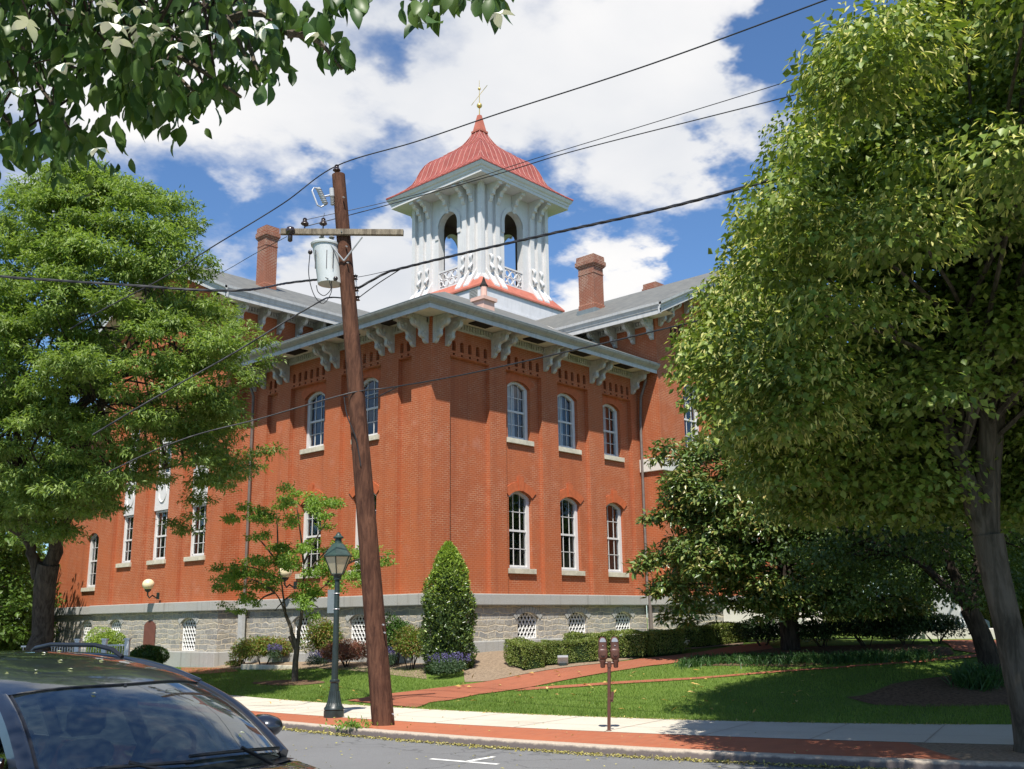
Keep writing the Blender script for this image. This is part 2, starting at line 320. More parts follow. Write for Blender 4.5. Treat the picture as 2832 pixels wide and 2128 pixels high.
def glass_mat(name, tint, rough=.03, refl=.05, veil=.0):
    m = Mat(name); N, L = m.N, m.L
    gl = N.new('ShaderNodeBsdfGlossy'); gl.inputs['Roughness'].default_value = rough; gl.inputs['Color'].default_value = (.95, .97, 1, 1)
    tr = N.new('ShaderNodeBsdfTransparent'); tr.inputs['Color'].default_value = (*tint, 1)
    fr = N.new('ShaderNodeLayerWeight'); fr.inputs['Blend'].default_value = .5
    n = m.noise(m.pos(), 1.6, 3, .5); bp = N.new('ShaderNodeBump'); bp.inputs['Strength'].default_value = .06; bp.inputs['Distance'].default_value = .05; L.new(n, bp.inputs['Height']); L.new(bp.outputs[0], gl.inputs['Normal'])
    f = m.math('ADD', m.math('MULTIPLY', m.math('POWER', fr.outputs['Facing'], 4.0), .9), refl, True)
    mx = N.new('ShaderNodeMixShader'); L.new(f, mx.inputs[0]); L.new(tr.outputs[0], mx.inputs[1]); L.new(gl.outputs[0], mx.inputs[2])
    if veil:
        df = N.new('ShaderNodeBsdfDiffuse'); df.inputs['Color'].default_value = (.17, .23, .23, 1); m2 = N.new('ShaderNodeMixShader'); m2.inputs[0].default_value = veil  # teal veil: reflected sky and trees put into a diffuse colour
        L.new(mx.outputs[0], m2.inputs[1]); L.new(df.outputs[0], m2.inputs[2]); mx = m2
    L.new(mx.outputs[0], m.out.inputs['Surface']); return m.m
M_GLASS = glass_mat('window glass', (.75, .78, .8), .02, .07)
M_CARGLASS = glass_mat('tinted windscreen glass', (.24, .29, .28), .03, .15, veil=.05)
M_LAMPGLASS = simple('frosted lamp glass', (.50, .44, .30), .4, .4, var=.1)

def leaf_mat(name, cols, trans=.35, rough=.45, spec=.35):
    m = Mat(name, rough, spec); g = m.N.new('ShaderNodeNewGeometry'); rp = m.N.new('ShaderNodeValToRGB'); rp.color_ramp.interpolation = 'LINEAR'
    e = rp.color_ramp.elements
    while len(e) < len(cols): e.new(.5)
    for i, c in enumerate(cols): e[i].position = i/(len(cols)-1); e[i].color = (*c, 1)
    m.lk(g.outputs['Random Per Island'], rp.inputs[0]); big = m.noise(m.pos(), .8, 3, .5)
    col = m.mix(m.math('MULTIPLY', m.mr(big, .35, .65), .35), rp.outputs[0], tuple(.55*x for x in cols[0]))
    m.base(col); tl = m.N.new('ShaderNodeBsdfTranslucent'); m.lk(m.mix(1.0, col, (1.35, 1.45, .6), 'MULTIPLY'), tl.inputs['Color'])
    mx = m.N.new('ShaderNodeMixShader'); mx.inputs[0].default_value = trans; m.lk(m.b.outputs[0], mx.inputs[1]); m.lk(tl.outputs[0], mx.inputs[2]); m.lk(mx.outputs[0], m.out.inputs['Surface']); return m.m
L_LINDEN = leaf_mat('linden leaves', [(.105, .165, .025), (.165, .235, .04), (.26, .31, .06), (.125, .195, .05)], .22)
L_BRACT = leaf_mat('linden bracts', [(.58, .55, .17), (.66, .62, .26), (.50, .50, .15)], .4, .6)
L_ASH = leaf_mat('ash leaves', [(.12, .195, .04), (.20, .285, .065), (.29, .365, .10), (.15, .23, .06)], .40)
L_MAGNOLIA = leaf_mat('magnolia leaves', [(.075, .13, .028), (.115, .185, .042), (.18, .24, .065), (.34, .26, .08)], .14, .33, .5)
L_DOG = leaf_mat('dogwood leaves', [(.035, .08, .02), (.06, .12, .028), (.11, .17, .04)], .30, .42)
L_WHITE = leaf_mat('white dogwood bracts', [(.74, .76, .64), (.82, .83, .76)], .06, .6)
L_SMALL = leaf_mat('small tree leaves', [(.15, .26, .045), (.22, .35, .06), (.31, .42, .10)], .45)
L_HEDGE = leaf_mat('hedge leaves', [(.13, .18, .035), (.19, .25, .05), (.25, .32, .08), (.28, .26, .10)], .28)
L_ARBOR = leaf_mat('holly column leaves', [(.13, .21, .035), (.24, .35, .05), (.40, .50, .09)], .3, .3, .5)
L_ARBOR_OLD = leaf_mat('older holly leaves', [(.04, .075, .022), (.065, .11, .03), (.10, .15, .035), (.17, .22, .06)], .15, .28, .5)
L_BOX = leaf_mat('boxwood leaves', [(.03, .07, .015), (.06, .13, .02), (.08, .16, .025)], .2)
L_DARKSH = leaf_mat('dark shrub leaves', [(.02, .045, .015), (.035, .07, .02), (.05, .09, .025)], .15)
L_BARB = leaf_mat('barberry leaves', [(.24, .08, .07), (.33, .12, .09), (.28, .15, .09), (.2, .13, .08)], .3)
L_NAND = leaf_mat('nandina leaves', [(.10, .19, .03), (.17, .28, .04), (.28, .26, .06), (.30, .13, .06), (.13, .24, .04)], .35)
L_LAV = leaf_mat('salvia leaves', [(.06, .11, .05), (.09, .14, .07)], .2)
L_PURPLE = leaf_mat('purple flower spikes', [(.10, .085, .22), (.15, .12, .31)], .2)
L_STRAP = leaf_mat('strap leaves', [(.03, .085, .02), (.05, .12, .03), (.09, .16, .05)], .25)
L_FLOWER = leaf_mat('white petals', [(.8, .8, .76), (.85, .85, .8)], .3)
L_FAR = leaf_mat('far tree leaves', [(.07, .13, .025), (.11, .19, .035), (.15, .22, .05)], .35)
L_GRASS = leaf_mat('grass blades', [(.095, .175, .02), (.15, .24, .036), (.23, .30, .065), (.11, .20, .03)], .35, .55)
L_LITTER = leaf_mat('fallen leaves', [(.55, .38, .10), (.48, .28, .08), (.62, .52, .2), (.35, .18, .07)], .1, .7)
L_GUTTER = leaf_mat('gutter litter', [(.42, .38, .10), (.33, .28, .08), (.5, .45, .2)], .1, .8)

def bark_mat(name, a, b, sc_=6):
    m = Mat(name, .9, .15); p = m.pos(); v = m.scale(p, (1, 1, .18)); n = m.noise(v, sc_*2.2, 6, .65, .6); n2 = m.noise(p, 1.5, 3)
    c = m.mix(m.mr(n, .35, .65), a, b); c = m.mix(m.math('MULTIPLY', m.mr(n2, .5, .7), .3), c, tuple(1.4*x for x in b)); m.base(c); m.bump(n, .8, .05); return m.m
M_BARK = bark_mat('grey brown bark', (.03, .023, .017), (.085, .066, .049))
M_BARK2 = bark_mat('smooth grey bark', (.05, .042, .03), (.12, .10, .075), 4)
M_BARKD = bark_mat('dark bark', (.02, .015, .012), (.06, .047, .037))

def ground_mat():
    m = Mat('lawn', .9, .15); p = m.pos(); n = m.noise(p, 25, 5, .7); b = m.noise(p, .55, 4, .6)
    c = m.mix(m.mr(n, .3, .7), (.075, .125, .018), (.13, .195, .036)); c = m.mix(m.math('MULTIPLY', m.mr(b, .45, .7), .5), c, (.075, .12, .03)); m.base(c); m.bump(n, .5, .04); return m.m
M_LAWN = ground_mat()
def asphalt():
    m = Mat('asphalt', .85, .3); p = m.pos(); n = m.noise(p, 70, 4, .8); b = m.noise(p, .6, 5, .6); k = m.noise(m.scale(p, (1, 1, 1)), 2.2, 6, .75, 1.5)
    c = m.mix(m.mr(n, .3, .7), (.125, .126, .128), (.215, .214, .212)); c = m.mix(m.math('MULTIPLY', m.mr(b, .4, .7), .45), c, (.14, .138, .136))
    c = m.mix(m.math('MULTIPLY', m.mr(k, .62, .70), .35), c, (.06, .06, .06))
    vo = m.N.new('ShaderNodeTexVoronoi'); vo.feature = 'DISTANCE_TO_EDGE'; vo.inputs['Scale'].default_value = .33; wv = m.N.new('ShaderNodeTexNoise'); wv.inputs['Scale'].default_value = 1.4; wv.inputs['Detail'].default_value = 6; m.lk(p, wv.inputs['Vector'])
    va = m.N.new('ShaderNodeVectorMath'); va.operation = 'SCALE'; va.inputs['Scale'].default_value = 1.1; m.lk(wv.outputs['Color'], va.inputs[0]); vb = m.N.new('ShaderNodeVectorMath'); vb.operation = 'ADD'; m.lk(p, vb.inputs[0]); m.lk(va.outputs[0], vb.inputs[1]); m.lk(vb.outputs[0], vo.inputs['Vector'])
    c = m.mix(m.math('MULTIPLY', m.mr(vo.outputs['Distance'],   .003, .009, 1, 0), .35), c, (.035, .035, .036)); oil = m.noise(p, 1.1, 3, .5); c = m.mix(m.math('MULTIPLY', m.mr(oil, .64, .74), .4), c, (.05, .05, .05)); m.base(c); m.bump(n, .35, .01); return m.m
M_ROAD = asphalt()
def concrete(name, a, b, st):
    m = Mat(name, .85, .2); p = m.pos(); n = m.noise(p, 45, 4, .7); bg = m.noise(p, .7, 5, .6)
    c = m.mix(m.mr(n, .3, .7), a, b); c = m.mix(m.math('MULTIPLY', m.mr(bg, .45, .7), .5), c, st); m.base(c); m.bump(n, .12, .01); return m.m
M_WALK = concrete('pale concrete', (.50, .455, .375), (.58, .53, .44), (.44, .385, .30))
def kerb_mat():
    m = Mat('kerb stone', .85, .2); p = m.pos(); n = m.noise(p, 30, 4, .7); g = m.noise(p, 5, 5, .7); sp = m.N.new('ShaderNodeSeparateXYZ'); m.lk(p, sp.inputs[0])
    c = m.mix(m.mr(n, .3, .7), (.34, .28, .225), (.45, .38, .30)); grime = m.mr(m.math('ADD', sp.outputs[2], m.math('MULTIPLY', m.math('SUBTRACT', g, .5), .10)), -.05, -.004, 1, 0)   # road dirt on the face
    c = m.mix(m.math('MULTIPLY', grime, .85), c, (.075, .062, .066)); m.base(c); m.bump(m.math('ADD', n, g), .3, .015); return m.m
M_KERB = kerb_mat()
M_PALE = concrete('pale stone', (.56, .54, .49), (.66, .63, .57), (.48, .46, .42))
M_MONU = concrete('monument stone', (.45, .47, .48), (.56, .58, .58), (.36, .38, .38))
M_MULCH = simple('bark mulch', (.13, .082, .052), .95, .1, var=.55, nscale=14, bump=.8)
M_SOIL = simple('bed soil', (.24, .18, .125), .95, .1, var=.4, nscale=16, bump=.5)
M_PAINTW = simple('worn white road paint', (.72, .71, .67), .7, .2, var=.12, nscale=9)
M_POLE = bark_mat('creosoted pole wood', (.055, .025, .017), (.125, .058, .036), 5)
M_ARM = bark_mat('weathered grey timber', (.13, .105, .08), (.27, .225, .17), 6)
M_METALG = simple('grey enamelled steel', (.50, .52, .52), .35, .5, var=.06, nscale=3)
M_STEEL = simple('galvanised steel', (.48, .48, .50), .4, .5, metallic=.5, var=.12, nscale=8)
M_PORC = simple('dark brown porcelain', (.035, .022, .02), .2, .6, var=.1)
M_PORCG = simple('grey porcelain', (.42, .42, .43), .25, .6, var=.1, nscale=20)
M_CABLE = simple('black cable', (.022, .022, .025), .5, .4, var=.2)
M_IRON = simple('dark green black iron', (.018, .028, .026), .4, .5, var=.3, nscale=5)
M_IRONTOP = simple('weathered green copper', (.03, .055, .047), .45, .45, var=.3, nscale=5)
M_BROWN = simple('brown enamel', (.10, .045, .032), .32, .5, var=.15, nscale=12)
M_METERGL = simple('meter window', (.30, .33, .38), .1, .7, var=.1)
M_GLOBE = simple('opal glass globe', (.72, .62, .40), .25, .5, var=.03)
M_SIGNBACK = simple('grey sign metal', (.16, .19, .20), .4, .5, var=.1)
M_FENCE = simple('pale fence paint', (.78, .77, .75), .6, .3, var=.1)
M_REDST = simple('red brown board', (.16, .065, .05), .7, .25, var=.15)
def paint_mat():
    m = Mat('dark blue grey car paint', .28, .5, 0.35); m.base((.018, .023, .034)); m.b.inputs['Coat Weight'].default_value = 1; m.b.inputs['Coat Roughness'].default_value = .03; return m.m
M_CAR = paint_mat()
M_CARBLACK = simple('black car trim', (.012, .012, .014), .35, .5, var=.1)
M_CARDARK = simple('charcoal interior', (.05, .052, .056), .8, .2, var=.15)
M_TYRE = simple('tyre rubber', (.02, .02, .02), .85, .2, var=.2)
M_RIM = simple('alloy rim', (.45, .46, .48), .3, .5, metallic=.8, var=.08)
M_LENS = simple('headlight lens', (.6, .63, .66), .1, .7, var=.05)

# ------------------------------------------------------------------ ground
def curve(pts):
    r = np.array([p[0] for p in pts]); f = np.array([p[1] for p in pts]); c = np.polyfit(r, f, 2); d = np.polyder(c); lo, hi = -7.0, 9.0
    def F(x):
        if x < lo: return float(np.polyval(c, lo)+(x-lo)*np.polyval(d, lo))
        if x > hi: return float(np.polyval(c, hi)+(x-hi)*np.polyval(d, hi))
        return float(np.polyval(c, x))
    return F
F_KERB = curve([(-4.75, 20.57), (-2.28, 18.66), (-.71, 17.05), (.76, 16.4), (1.47, 15.83), (2.71, 15.18), (3.95, 14.7), (6.47, 13.5)])
F_BRICK = curve([(-5.3, 22.55), (-3.82, 21.36), (-2.09, 20.21), (-.18, 18.89), (1.51, 17.97), (3.11, 17.2), (4.92, 16.18), (7.3, 15.52)])
F_LAWN = curve([(-6.22, 26.38), (-3.61, 24.3), (-2.18, 22.93), (.59, 20.94), (3.53, 19.62), (6.36, 18.65), (8.5, 18.12)])
ZROAD = -0.13
def F_NEAR(r): return F_KERB(r)-14.0
def T(r, f):
    s = (f-F_LAWN(r))*.78
    if s <= 0: return 0.0
    A = float(np.interp(r, [-14, -11, -9, -5, -3, 3, 8, 30], [.60, .66, .74, .87, .9, .93, 1.15, 1.3])); t = min(1, s/9)
    return A*t*t*(3-2*t) + .012*math.sin(r*1.3+f*.7)*min(1, s)
def TW(P): return T(*loc(P))
def G(u, v, dz=0.0):        # the ground point seen at a photo position
    z = 0.3
    for _ in range(40):
        P = onz(u, v, z); z = .6*z+.4*T(*loc(P))
    P = onz(u, v, z); P[2] = z+dz; return P
def ribbon(name, fa, fb, z, mat, rs, n=1, **kw):
    mb = MB()
    mb.grid(lambda a, b: LF(rs[0]+(rs[1]-rs[0])*a, fa(rs[0]+(rs[1]-rs[0])*a)*(1-b)+fb(rs[0]+(rs[1]-rs[0])*a)*b, z), kw.pop('nu', 120), n)
    return tag(mb.build(name, mat, smooth=30), **kw)
def build_ground():
    mb = MB(); rs = sorted(set(list(np.arange(-30, 40, .8))+[-600, -400, -250, -150, -100, -75, -60, -50, -42, -36, 46, 55, 70, 90, 130, 200, 350, 600]))
    rows = []
    for r in rs:
        k, l, nr = F_KERB(r), F_LAWN(r), F_NEAR(r); col = []
        for f, z in ((nr-500, -.02), (nr-60, -.02), (nr-4.2, -.02), (nr-.1, -.02), (nr, -.16), (k, -.16), (k+.12, -.03), (l-.12, -.03), (l, 0.0)): col.append(LF(r, f, z))
        for s in (.3, .7, 1.1, 1.6, 2.2, 2.8, 3.5, 4.3, 5.1, 6, 7, 8, 9, 10, 11.6, 13, 16, 20, 26, 35, 50, 80, 130, 250, 500, 1000): col.append(LF(r, l+s, T(r, l+s)))
        rows.append(col)
    n = len(rows[0]); vs = [p for c in rows for p in c]
    mb.add(vs, [(i*n+j, (i+1)*n+j, (i+1)*n+j+1, i*n+j+1) for i in range(len(rows)-1) for j in range(n-1)])
    tag(mb.build('ground', M_LAWN, smooth=40), kind='structure')
    ribbon('road', F_NEAR, F_KERB, ZROAD, M_ROAD, (-130, 130), n=4, kind='structure')
    for nm, f0, sg in (('kerb', F_KERB, 1), ('kerb', F_NEAR, -1)):
        k = MB()
        def kf(a, b, f0=f0, sg=sg):
            r = -100+200*a; off, z = [(0, -.2), (0, -.018), (.018*sg, -.002), (.2*sg, .004), (.2*sg, -.1)][int(round(b*4))]; wob = .012*math.sin(r*2.1)*math.sin(r*.63+1)
            return LF(r, f0(r)+off+wob, z)
        k.grid(kf, 700, 4); tag(k.build(nm, M_KERB, smooth=50), kind='structure')
    ribbon('brick_paving', lambda r: F_KERB(r)+.19, F_BRICK, 0.0, M_PAVE, (-60, 5.9), kind='structure')
    ribbon('verge', lambda r: F_KERB(r)+.19, F_BRICK, 0.0, M_SOIL, (5.9, 60), kind='structure')
    ribbon('sidewalk', F_BRICK, lambda r: F_LAWN(r)+.02, .004, M_WALK, (-60, 60), kind='structure')
    ribbon('near_sidewalk', lambda r: F_NEAR(r)-4.2, lambda r: F_NEAR(r)-.19, .004, M_WALK, (-60, 60), kind='structure')
    j = MB()                                       # joints scored across the walk
    for r in np.arange(-14, 14, 1.55):
        a = LF(r, F_BRICK(r)+.02, .008); b = LF(r+1.35, F_LAWN(r+1.35), .008); d = hr*.012
        j.quad(a-d, a+d, b+d, b-d)
    r0 = -20
    for i in range(50):
        ra, rb = -20+i*.8, -20+(i+1)*.8; m = lambda r: .62*F_BRICK(r)+.38*F_LAWN(r)
        j.quad(LF(ra, m(ra)-.008, .0085), LF(rb, m(rb)-.008, .0085), LF(rb, m(rb)+.008, .0085), LF(ra, m(ra)+.008, .0085))
    tag(j.build('sidewalk_joints', M_KERB), kind='structure')
    # parking bay mark
    pm = MB(); z = ZROAD+.004
    def P(u, v): return onz(u, v, z)
    def stripe(a, b, wd):
        a, b = P(*a), P(*b); d = b-a; nrm = np.array([-d[1], d[0], 0]); nrm = nrm/np.linalg.norm(nrm)*wd/2; pm.quad(a-nrm, b-nrm, b+nrm, a+nrm)
    stripe((1191, 2099), (1378, 2114), .10); stripe((1290, 2106.4), (1366, 2093), .10)
    stripe((760, 2017), (868, 2019), .10)
    tag(pm.build('road_marking', M_PAINTW), kind='structure')
def interp_line(pts, t):
    pts = np.array(pts, float); d = np.r_[0, np.cumsum(np.linalg.norm(np.diff(pts, axis=0), axis=1))]; x = t*d[-1]
    return np.array([np.interp(x, d, pts[:, i]) for i in range(pts.shape[1])])
def drape(name, upper, lower, dz, mat, nu=40, nv=6, **kw):
    Ua = [G(*p)[:2] for p in upper]; La = [G(*p)[:2] for p in lower]; mb = MB()
    def fn(a, b):
        q = interp_line(Ua, a)*(1-b)+interp_line(La, a)*b; return (q[0], q[1], TW((q[0], q[1], 0))+dz)
    mb.grid(fn, nu, nv); return tag(mb.build(name, mat, smooth=40), **kw)
PATH_U = [(960, 1940), (1040, 1925), (1110, 1917), (1200, 1906), (1336, 1889), (1516, 1856), (1663, 1838), (1777, 1823), (1853, 1816), (1948, 1804), (2059, 1786), (2110, 1778)]
PATH_L = [(1150, 1960), (1190, 1945), (1250, 1938), (1320, 1923), (1465, 1903), (1600, 1876), (1710, 1857), (1790, 1844), (1853, 1838), (1948, 1820), (2059, 1806), (2140, 1796)]
PATH2_U = [(1466, 1903), (1600, 1895), (1760, 1884), (1916, 1876), (2075, 1863), (2300, 1848), (2560, 1826), (2740, 1808)]
PATH2_L = [(1420, 1913), (1600, 1901.5), (1760, 1890.5), (1916, 1881), (2075, 1867.5), (2300, 1852), (2560, 1833), (2745, 1815)]
build_ground()
drape('brick_path', PATH_U, PATH_L, .022, M_PATH, 60, 6, kind='structure')
drape('brick_path', PATH2_U, PATH2_L, .018, M_PATH, 60, 3, kind='structure')
drape('planting_bed', [(1275, 1800), (1404, 1800), (1600, 1790), (1800, 1778), (2060, 1766)], [(1285, 1888), (1345, 1886), (1516, 1854), (1663, 1836), (2055, 1784)], .014, M_SOIL, 40, 6, kind='structure')
drape('mulch_bed', [(2080, 1797), (2300, 1788), (2500, 1782), (2625, 1792)], [(1880, 1842), (2200, 1846), (2480, 1830), (2640, 1812)], .014, M_MULCH, 40, 5, kind='structure')
drape('mulch_bed', [(2390, 1925), (2470, 1893), (2580, 1876), (2700, 1862), (2830, 1865)], [(2340, 1930), (2420, 1952), (2560, 1957), (2700, 1955), (2880, 1950)], .014, M_MULCH, 30, 8, kind='structure')
drape('mulch_bed', [(700, 1889), (770, 1883), (830, 1882), (895, 1886)], [(690, 1892), (770, 1898), (830, 1897), (900, 1890)], .016, M_MULCH, 20, 4, kind='structure')
drape('planting_bed', [(600, 1815), (760, 1805), (900, 1800), (1170, 1800)], [(560, 1848), (760, 1856), (900, 1850), (1180, 1880)], .012, M_SOIL, 30, 5, kind='structure')
drape('brick_path', [(500, 1848), (560, 1848), (640, 1850)], [(500, 1862), (560, 1866), (660, 1858)], .02, M_PATH, 12, 3, kind='structure')

# ------------------------------------------------------------------ courthouse
CH = thing('courthouse', (0, 0, 0.7), 'large red brick courthouse with stone basement, bracketed eaves and a red roofed white cupola', 'building')
def outline(uc, wd, zb, zs, rise, n=12):
    pts = [(uc-wd/2, zb), (uc+wd/2, zb), (uc+wd/2, zs)]
    if rise > 0:
        h = wd/2; rad = (h*h+rise*rise)/(2*rise); a = math.asin(min(1, h/rad)); cz = zs+rise-rad
        if rise >= h-1e-6: a = math.pi/2; rad = h; cz = zs
        pts += [(uc+rad*math.sin(a-2*a*i/n), cz+rad*math.cos(a-2*a*i/n)) for i in range(1, n)]
    pts.append((uc-wd/2, zs)); return pts
def wall_strip(mb, P, u0, u1, z0, z1, ops=(), d=0.0, reveal=.16):
    zc = z0
    def q(a0, a1, b0, b1):
        if a1-a0 > 1e-5 and b1-b0 > 1e-5: mb.quad(P(a0, b0, d), P(a1, b0, d), P(a1, b1, d), P(a0, b1, d))
    for uc, wd, zb, zs, rise in sorted(ops, key=lambda o: o[2]):
        q(u0, u1, zc, zb); top = zs+rise+.02; ol = outline(uc, wd, zb, zs, rise)
        q(u0, uc-wd/2, zb, top); q(uc+wd/2, u1, zb, top)
        arch = ol[2:]
        for (a, za), (b, zb2) in zip(arch[:-1], arch[1:]): mb.quad(P(b, zb2, d), P(a, za, d), P(a, top, d), P(b, top, d))
        for i in range(len(ol)):
            a, b = ol[i], ol[(i+1) % len(ol)]; mb.quad(P(*a, d), P(*b, d), P(*b, d+reveal), P(*a, d+reveal))
        zc = top
    q(u0, u1, zc, z1)
def PR(y0): return lambda u, z, d: (u, y0+d, z)      # faces -y
def PL(x0): return lambda u, z, d: (x0+d, u, z)      # faces -x
def PRX(x0): return lambda u, z, d: (x0-d, u, z)     # faces +x
def make_window(P, uc, wd, zb, zs, rise, d, curtain=0, sill=True, rows=2, sillproud=.09, panel=None):
    ds = d; d = d+.09; fr = MB(); t = .075; o = outline(uc, wd, zb, zs, rise); i_ = outline(uc, wd-2*t, zb+t*.9, zs, max(0, rise-.02) if rise else 0)
    if rise: i_ = [(uc+(a-uc)*(wd-2*t)/wd if abs(a-uc) < wd/2 else a, z-(.065 if k > 2 and k < len(i_)-1 else 0)) for k, (a, z) in enumerate(i_)]
    else: i_ = [(a, min(z, zs-t)) for a, z in i_]
    i_ = i_[:len(o)]
    def ring(oo, ii, d0, d1):
        n = len(oo)
        for k in range(n):
            a, b, c, e = oo[k], oo[(k+1) % n], ii[(k+1) % n], ii[k]
            fr.quad(P(*a, d0), P(*b, d0), P(*c, d0), P(*e, d0)); fr.quad(P(*e, d0), P(*c, d0), P(*c, d1), P(*e, d1))
    ring(o, i_, d+.04, d+.16)
    root = fr.build('window', M_FRAME, CH)
    sash = MB(); wi = wd-2*t; zt = zs+rise-.07; zm = zb+(zt-zb)*.5; bw = .022
    def bar(u0, u1, z0, z1, d0, d1): 
        vs = [P(a, z, dd) for dd in (d0, d1) for a, z in ((u0, z0), (u1, z0), (u1, z1), (u0, z1))]
        sash.add(vs, [(0, 1, 2, 3), (4, 5, 6, 7), (0, 1, 5, 4), (1, 2, 6, 5), (2, 3, 7, 6), (3, 0, 4, 7)])
    ncol = 3 if wd > .95 else 2
    for k in range(1, ncol):
        uu = uc-wi/2+wi*k/ncol; bar(uu-bw/2, uu+bw/2, zb+t*.9, zs+rise*.8-.05, d+.095, d+.115)
    bar(uc-wi/2, uc+wi/2, zm-.035, zm+.035, d+.075, d+.125)
    for lo, hi in ((zb+t*.9, zm), (zm, zt)):
        for k in range(1, rows):
            z = lo+(hi-lo)*k/rows; bar(uc-wi/2, uc+wi/2, z-bw/2, z+bw/2, d+.095, d+.115)
    bar(uc-wi/2, uc+wi/2, zb+t*.85, zb+t*.85+.06, d+.09, d+.125)
    bar(uc-wi/2, uc-wi/2+.04, zb+t*.9, zs, d+.09, d+.125); bar(uc+wi/2-.04, uc+wi/2, zb+t*.9, zs, d+.09, d+.125)
    sash.build('sash', M_FRAME, root)
    g = MB(); g.add([P(a, z, d+.118) for a, z in outline(uc, wd-.08, zb+.03, zs, rise-.03 if rise else 0)], [tuple(range(len(outline(uc, wd, zb, zs, rise))))])
    g.build('glass', M_GLASS, root)
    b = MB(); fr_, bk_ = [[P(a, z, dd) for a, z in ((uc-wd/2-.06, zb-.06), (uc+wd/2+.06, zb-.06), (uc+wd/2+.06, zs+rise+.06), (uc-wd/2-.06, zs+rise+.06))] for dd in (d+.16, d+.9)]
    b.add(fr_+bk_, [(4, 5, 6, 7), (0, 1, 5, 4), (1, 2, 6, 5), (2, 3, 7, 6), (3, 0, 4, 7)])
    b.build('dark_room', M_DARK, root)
    if curtain:
        c = MB(); lo = uc-wd/2; hi = uc-wd/2+wd*curtain
        c.grid(lambda a, bb: P(lo+(hi-lo)*a, zb+(zs+rise-zb)*bb, d+.26+.03*math.sin(a*38)), 30, 1); c.build('curtain', M_CURTAIN, root, smooth=60)
    if sill:
        s = MB(); vs = [P(a, z, dd) for dd in (ds-sillproud, ds+.26) for a, z in ((uc-wd/2-.1, zb-.17), (uc+wd/2+.1, zb-.17), (uc+wd/2+.1, zb), (uc-wd/2-.1, zb))]
        s.add(vs, [(0, 1, 2, 3), (4, 5, 6, 7), (0, 1, 5, 4), (1, 2, 6, 5), (2, 3, 7, 6), (3, 0, 4, 7)]); s.build('sill', M_SILL, root, bevel=.008)
    return root
def grille_window(P, uc, wd, zb, zs, rise, d=.0):
    ol = outline(uc, wd, zb, zs, rise); fr = MB(); dd = d+.13
    for k in range(len(ol)):
        a, b = ol[k], ol[(k+1) % len(ol)]; fr.tube([P(*a, dd), P(*b, dd)], .022, 4)
    root = fr.build('basement_window', M_GRILLE, CH)
    lat = MB(); n = 6; cw = wd/n; ch = cw*1.55
    def inside(u, z):
        if z < zb or abs(u-uc) > wd/2: return False
        if z <= zs: return True
        h = wd/2; rad = (h*h+rise*rise)/(2*rise); return (u-uc)**2+(z-(zs+rise-rad))**2 < rad*rad
    for r_ in range(int((zs+rise-zb)/(ch/2))+2):
        for c_ in range(-1, n+1):
            u = uc-wd/2+(c_+.5+(.5 if r_ % 2 else 0))*cw; z = zb+r_*ch/2
            pts = [(u+cw*.45*math.cos(t), z+ch*.47*math.sin(t)) for t in np.linspace(0, 2*math.pi, 9)]
            for (a, za), (b, zb_) in zip(pts[:-1], pts[1:]):
                if inside(a, za) and inside(b, zb_): lat.tube([P(a, za, dd), P(b, zb_, dd)], .013, 4, False)
    lat.build('lattice', M_GRILLE, root)
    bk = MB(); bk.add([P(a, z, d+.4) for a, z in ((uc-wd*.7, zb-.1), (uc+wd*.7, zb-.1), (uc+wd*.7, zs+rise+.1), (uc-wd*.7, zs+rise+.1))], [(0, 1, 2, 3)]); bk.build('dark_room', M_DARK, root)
def hood(P, uc, wd, zs, rise, d, th=.30, proud=.035, key=False):
    mb = MB(); h = wd/2; rad = (h*h+rise*rise)/(2*rise); a = math.asin(h/rad); cz = zs+rise-rad; n = 12
    A = [(uc+rad*math.sin(-a+2*a*i/n), cz+rad*math.cos(-a+2*a*i/n)) for i in range(n+1)]; B = [(uc+(rad+th)*math.sin(-a*1.04+2.08*a*i/n), cz+(rad+th)*math.cos(-a*1.04+2.08*a*i/n)) for i in range(n+1)]
    for i in range(n):
        mb.quad(P(*A[i], d-proud), P(*A[i+1], d-proud), P(*B[i+1], d-proud), P(*B[i], d-proud)); mb.quad(P(*B[i], d-proud), P(*B[i+1], d-proud), P(*B[i+1], d), P(*B[i], d)); mb.quad(P(*A[i], d-proud), P(*A[i+1], d-proud), P(*A[i+1], d+.05), P(*A[i], d+.05))
    mb.quad(P(*A[0], d-proud), P(*B[0], d-proud), P(*B[0], d), P(*A[0], d)); mb.quad(P(*A[n], d-proud), P(*B[n], d-proud), P(*B[n], d), P(*A[n], d))
    if key:
        z0, z1 = zs+rise-.005, zs+rise+th+.16; vs = [P(uc+x, z, dd) for dd in (d-proud-.04, d) for x, z in ((-.11, z0), (.11, z0), (.15, z1), (-.15, z1))]
        mb.add(vs, [(0, 1, 2, 3), (4, 5, 6, 7), (0, 1, 5, 4), (1, 2, 6, 5), (2, 3, 7, 6), (3, 0, 4, 7)])
    mb.build('window_hood', M_HOOD, CH)
M_HOOD = simple('red painted gauged brick', (.44, .115, .045), .8, .2, var=.16, nscale=7, bump=.1)
ZB, ZP, ZK, Z_REC, ZWT = 2.34, 1.23, 2.70, 10.34, 11.5
LEN_R, LEN_L, WL, WR = 11.34, 10.58, 9.98, 13.92
M_DARKBR = simple('dark slot brick', (.055, .022, .015), .9, .1)  # near-black brick tone for the frieze slot backs and flat gable slots
